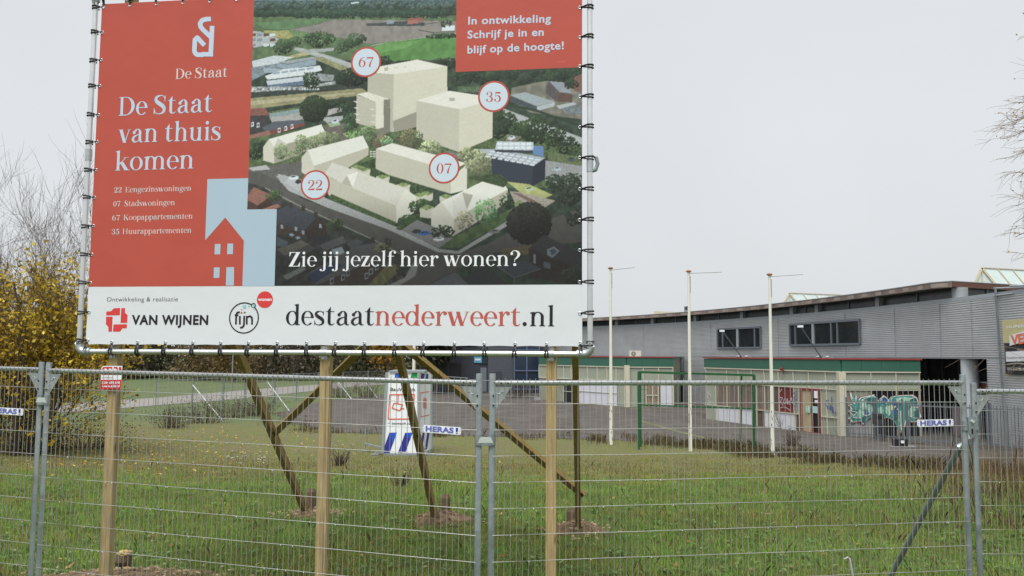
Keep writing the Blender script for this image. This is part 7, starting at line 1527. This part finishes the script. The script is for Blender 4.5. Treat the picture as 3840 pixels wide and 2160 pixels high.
# yarrow flower heads, fallen leaves
wl = []
cx = [gp(rng.uniform(555, 720), rng.uniform(1152, 1185)) for _ in range(26)] + [gp(rng.uniform(830, 900), rng.uniform(1128, 1140)) for _ in range(8)]
ym = MB(); ym.cur = (.62, .62, .58, 1)
for p in cx:
    h = rng.uniform(.16, .30); q = p + Vector((rng.uniform(-.06, .06), rng.uniform(-.06, .06), h)); ym.cur = (.12, .1, .05, 1); ym.tube(p, q, .003, 3, cap=False); ym.cur = (.6, .6, .55, 1)
    for _ in range(4): ym.lathe(q + Vector((rng.uniform(-.03, .03), rng.uniform(-.03, .03), rng.uniform(-.01, .01))), [(.004, -.004), (.016, 0), (.006, .006)], 6)
o = ym.build('yarrow_flowers', grassm); tag(o, 'withered white yarrow heads in the grass left of the middle post', 'flowers', None, 'stuff')
def litter(n, fn, cols, size):
    pts = [fn() for _ in range(n)]; P_ = np.array([tuple(p) for p in pts]); P_[:, 2] = terr_np(P_[:, 0], P_[:, 1]) + nrng.uniform(.02, .06, n)
    a = nrng.random(n) * 6.283; s_ = size * nrng.uniform(.6, 1.4, n); ax_ = np.stack([np.cos(a), np.sin(a), nrng.uniform(-.5, .5, n)], -1) * s_[:, None]; b_ = np.stack([-np.sin(a), np.cos(a), nrng.uniform(-.5, .5, n)], -1) * (s_ * .6)[:, None]
    v_ = np.stack([P_ - ax_, P_ + b_, P_ + ax_, P_ - b_], 1).reshape(-1, 3); cols = np.array([[lin(q) for q in c] for c in cols]); return v_, np.arange(4 * n).reshape(n, 4), cols[nrng.integers(0, len(cols), n)] * nrng.uniform(.75, 1.2, (n, 1))
ly_ = [(206, 170, 76), (190, 154, 70), (160, 120, 60), (216, 190, 110), (130, 96, 60)]
def f1l():
    vx = abs(rng.gauss(0, 1)) * 330 + rng.uniform(-40, 340); return gp(min(vx, 1500), rng.gauss(1118, 24) if rng.random() < .85 else rng.uniform(1100, 1200))
ls = [litter(1300, f1l, ly_, .045), litter(220, lambda: gp(rng.uniform(-200, 3000), rng.uniform(1150, 1445)), [(150, 100, 56), (170, 130, 80), (120, 84, 52), (186, 160, 110)], .032)]
joined('fallen_leaves', ls, leafm, 'yellow and brown leaves fallen on the grass', 'leaves')
# --- loose soil and sawdust at the timbers, offcut by the left post
soil = mat('loose_soil', rgb(98, 80, 62), .95, 0, .3, 14, .9, 40, .1, None, rgb(136, 116, 92), .03); saw = mat('sawdust', rgb(168, 146, 116), .95, 0, .25, 20, .5, 60)
def mound(p, rx, ry, h, label, seed):
    rg = random.Random(seed); vs, fs = [], []; n, m_ = 22, 8
    for i in range(m_ + 1):
        for k in range(n):
            a = 6.283 * k / n; r_ = i / m_; e = 1 + .22 * math.sin(3 * a + seed) + .12 * math.sin(7 * a + 2 * seed); x, y = p.x + rx * r_ * e * math.cos(a), p.y + ry * r_ * e * math.sin(a)
            z = terr(x, y) + h * (1 - r_ ** 1.6) * (1 + .35 * (rg.random() - .5)) + (.02 * rg.random() if i < m_ else -.02); vs.append((x, y, z))
    for i in range(m_):
        for k in range(n): fs.append((i * n + k, i * n + (k + 1) % n, (i + 1) * n + (k + 1) % n, (i + 1) * n + k))
    o = MB().add(vs, fs).build('soil_mound', soil); tag(o, label, 'soil', 'loose soil dug up around the timbers')
    mb = MB()
    for k in range(int(200 * rx)):
        a = rg.random() * 6.283; r_ = rg.uniform(.3, 1.55); x, y = p.x + rx * r_ * math.cos(a), p.y + ry * r_ * math.sin(a); s_ = rg.uniform(.008, .03); rt_ = Matrix.Rotation(rg.random() * 6, 3, 'Z') @ Matrix.Rotation(rg.random() * 2, 3, 'X')
        mb.box((x, y, terr(x, y) + h * max(0, 1 - r_ ** 1.6) + .012), (s_ * 1.6, s_, s_ * .8), rt_)
    o2 = mb.build('clods_and_shavings', saw if seed % 2 else soil, o); o2['kind'] = 'stuff' 
    m2 = MB()
    for k in range(int(120 * rx)):
        a = rg.random() * 6.283; r_ = rg.uniform(.2, 1.7); x, y = p.x + rx * r_ * math.cos(a), p.y + ry * r_ * math.sin(a); s_ = rg.uniform(.008, .026)
        m2.box((x, y, terr(x, y) + h * max(0, 1 - r_ ** 1.6) + .014), (s_ * 2, s_, s_ * .5), Matrix.Rotation(rg.random() * 6, 3, 'Z') @ Matrix.Rotation(rg.random() * 2, 3, 'X'))
    o2 = m2.build('wood_chips', saw, o); o2['kind'] = 'stuff'; return o
f0, f1m, f2m = feet
mound(f0 + Vector((.08, -.02, 0)), .36, .26, .07, 'soil mound at the foot of the left slanted brace', 1)
mound(f1m + Vector((.06, .0, 0)), .40, .30, .13, 'soil mound at the foot of the middle slanted brace', 2)
mound(f2m + Vector((.0, .03, 0)), .36, .30, .12, 'soil mound at the foot of the right brace, nearest the flagpoles', 3)
pl0 = BP.p(pbase[0][0], 0, pbase[0][1]); mound(gp(330, 1458), .8, .36, .07, 'soil and shavings around the left billboard post', 5)
ob = at(307, 1420, 7.35); og = gp(309, 1436); t_ = thing('wood_offcut', og, 'short sawn-off timber stump beside the foot of the left billboard post', 'timber offcut')
hh = max(at(309, 1389, og.y).z, .15)
MB().path([og - Vector((0, 0, .15)), og + Vector((0, 0, hh * .5)), Vector((og.x + .008, og.y, hh - .02))], [.082, .078, .072], 11).build('stump', stump_m, t_)
mb = MB(); mb.path([Vector((og.x + .008, og.y, hh - .022)), Vector((og.x + .014, og.y, hh - .004))], [.070, .055], 11)
for k in range(60): a = rng.random() * 6.283; r_ = .07 * math.sqrt(rng.random()); mb.box((og.x + .012 + r_ * math.cos(a), og.y + r_ * math.sin(a), hh - .004 + rng.uniform(-.012, .014)), (.022, .01, .012), Matrix.Rotation(a * 3, 3, 'Z') @ Matrix.Rotation(rng.uniform(-.8, .8), 3, 'X'))
mb.build('split_top', woodcut, t_)
for o in list(COL.objects):
    if '_root' in o: del o['_root']
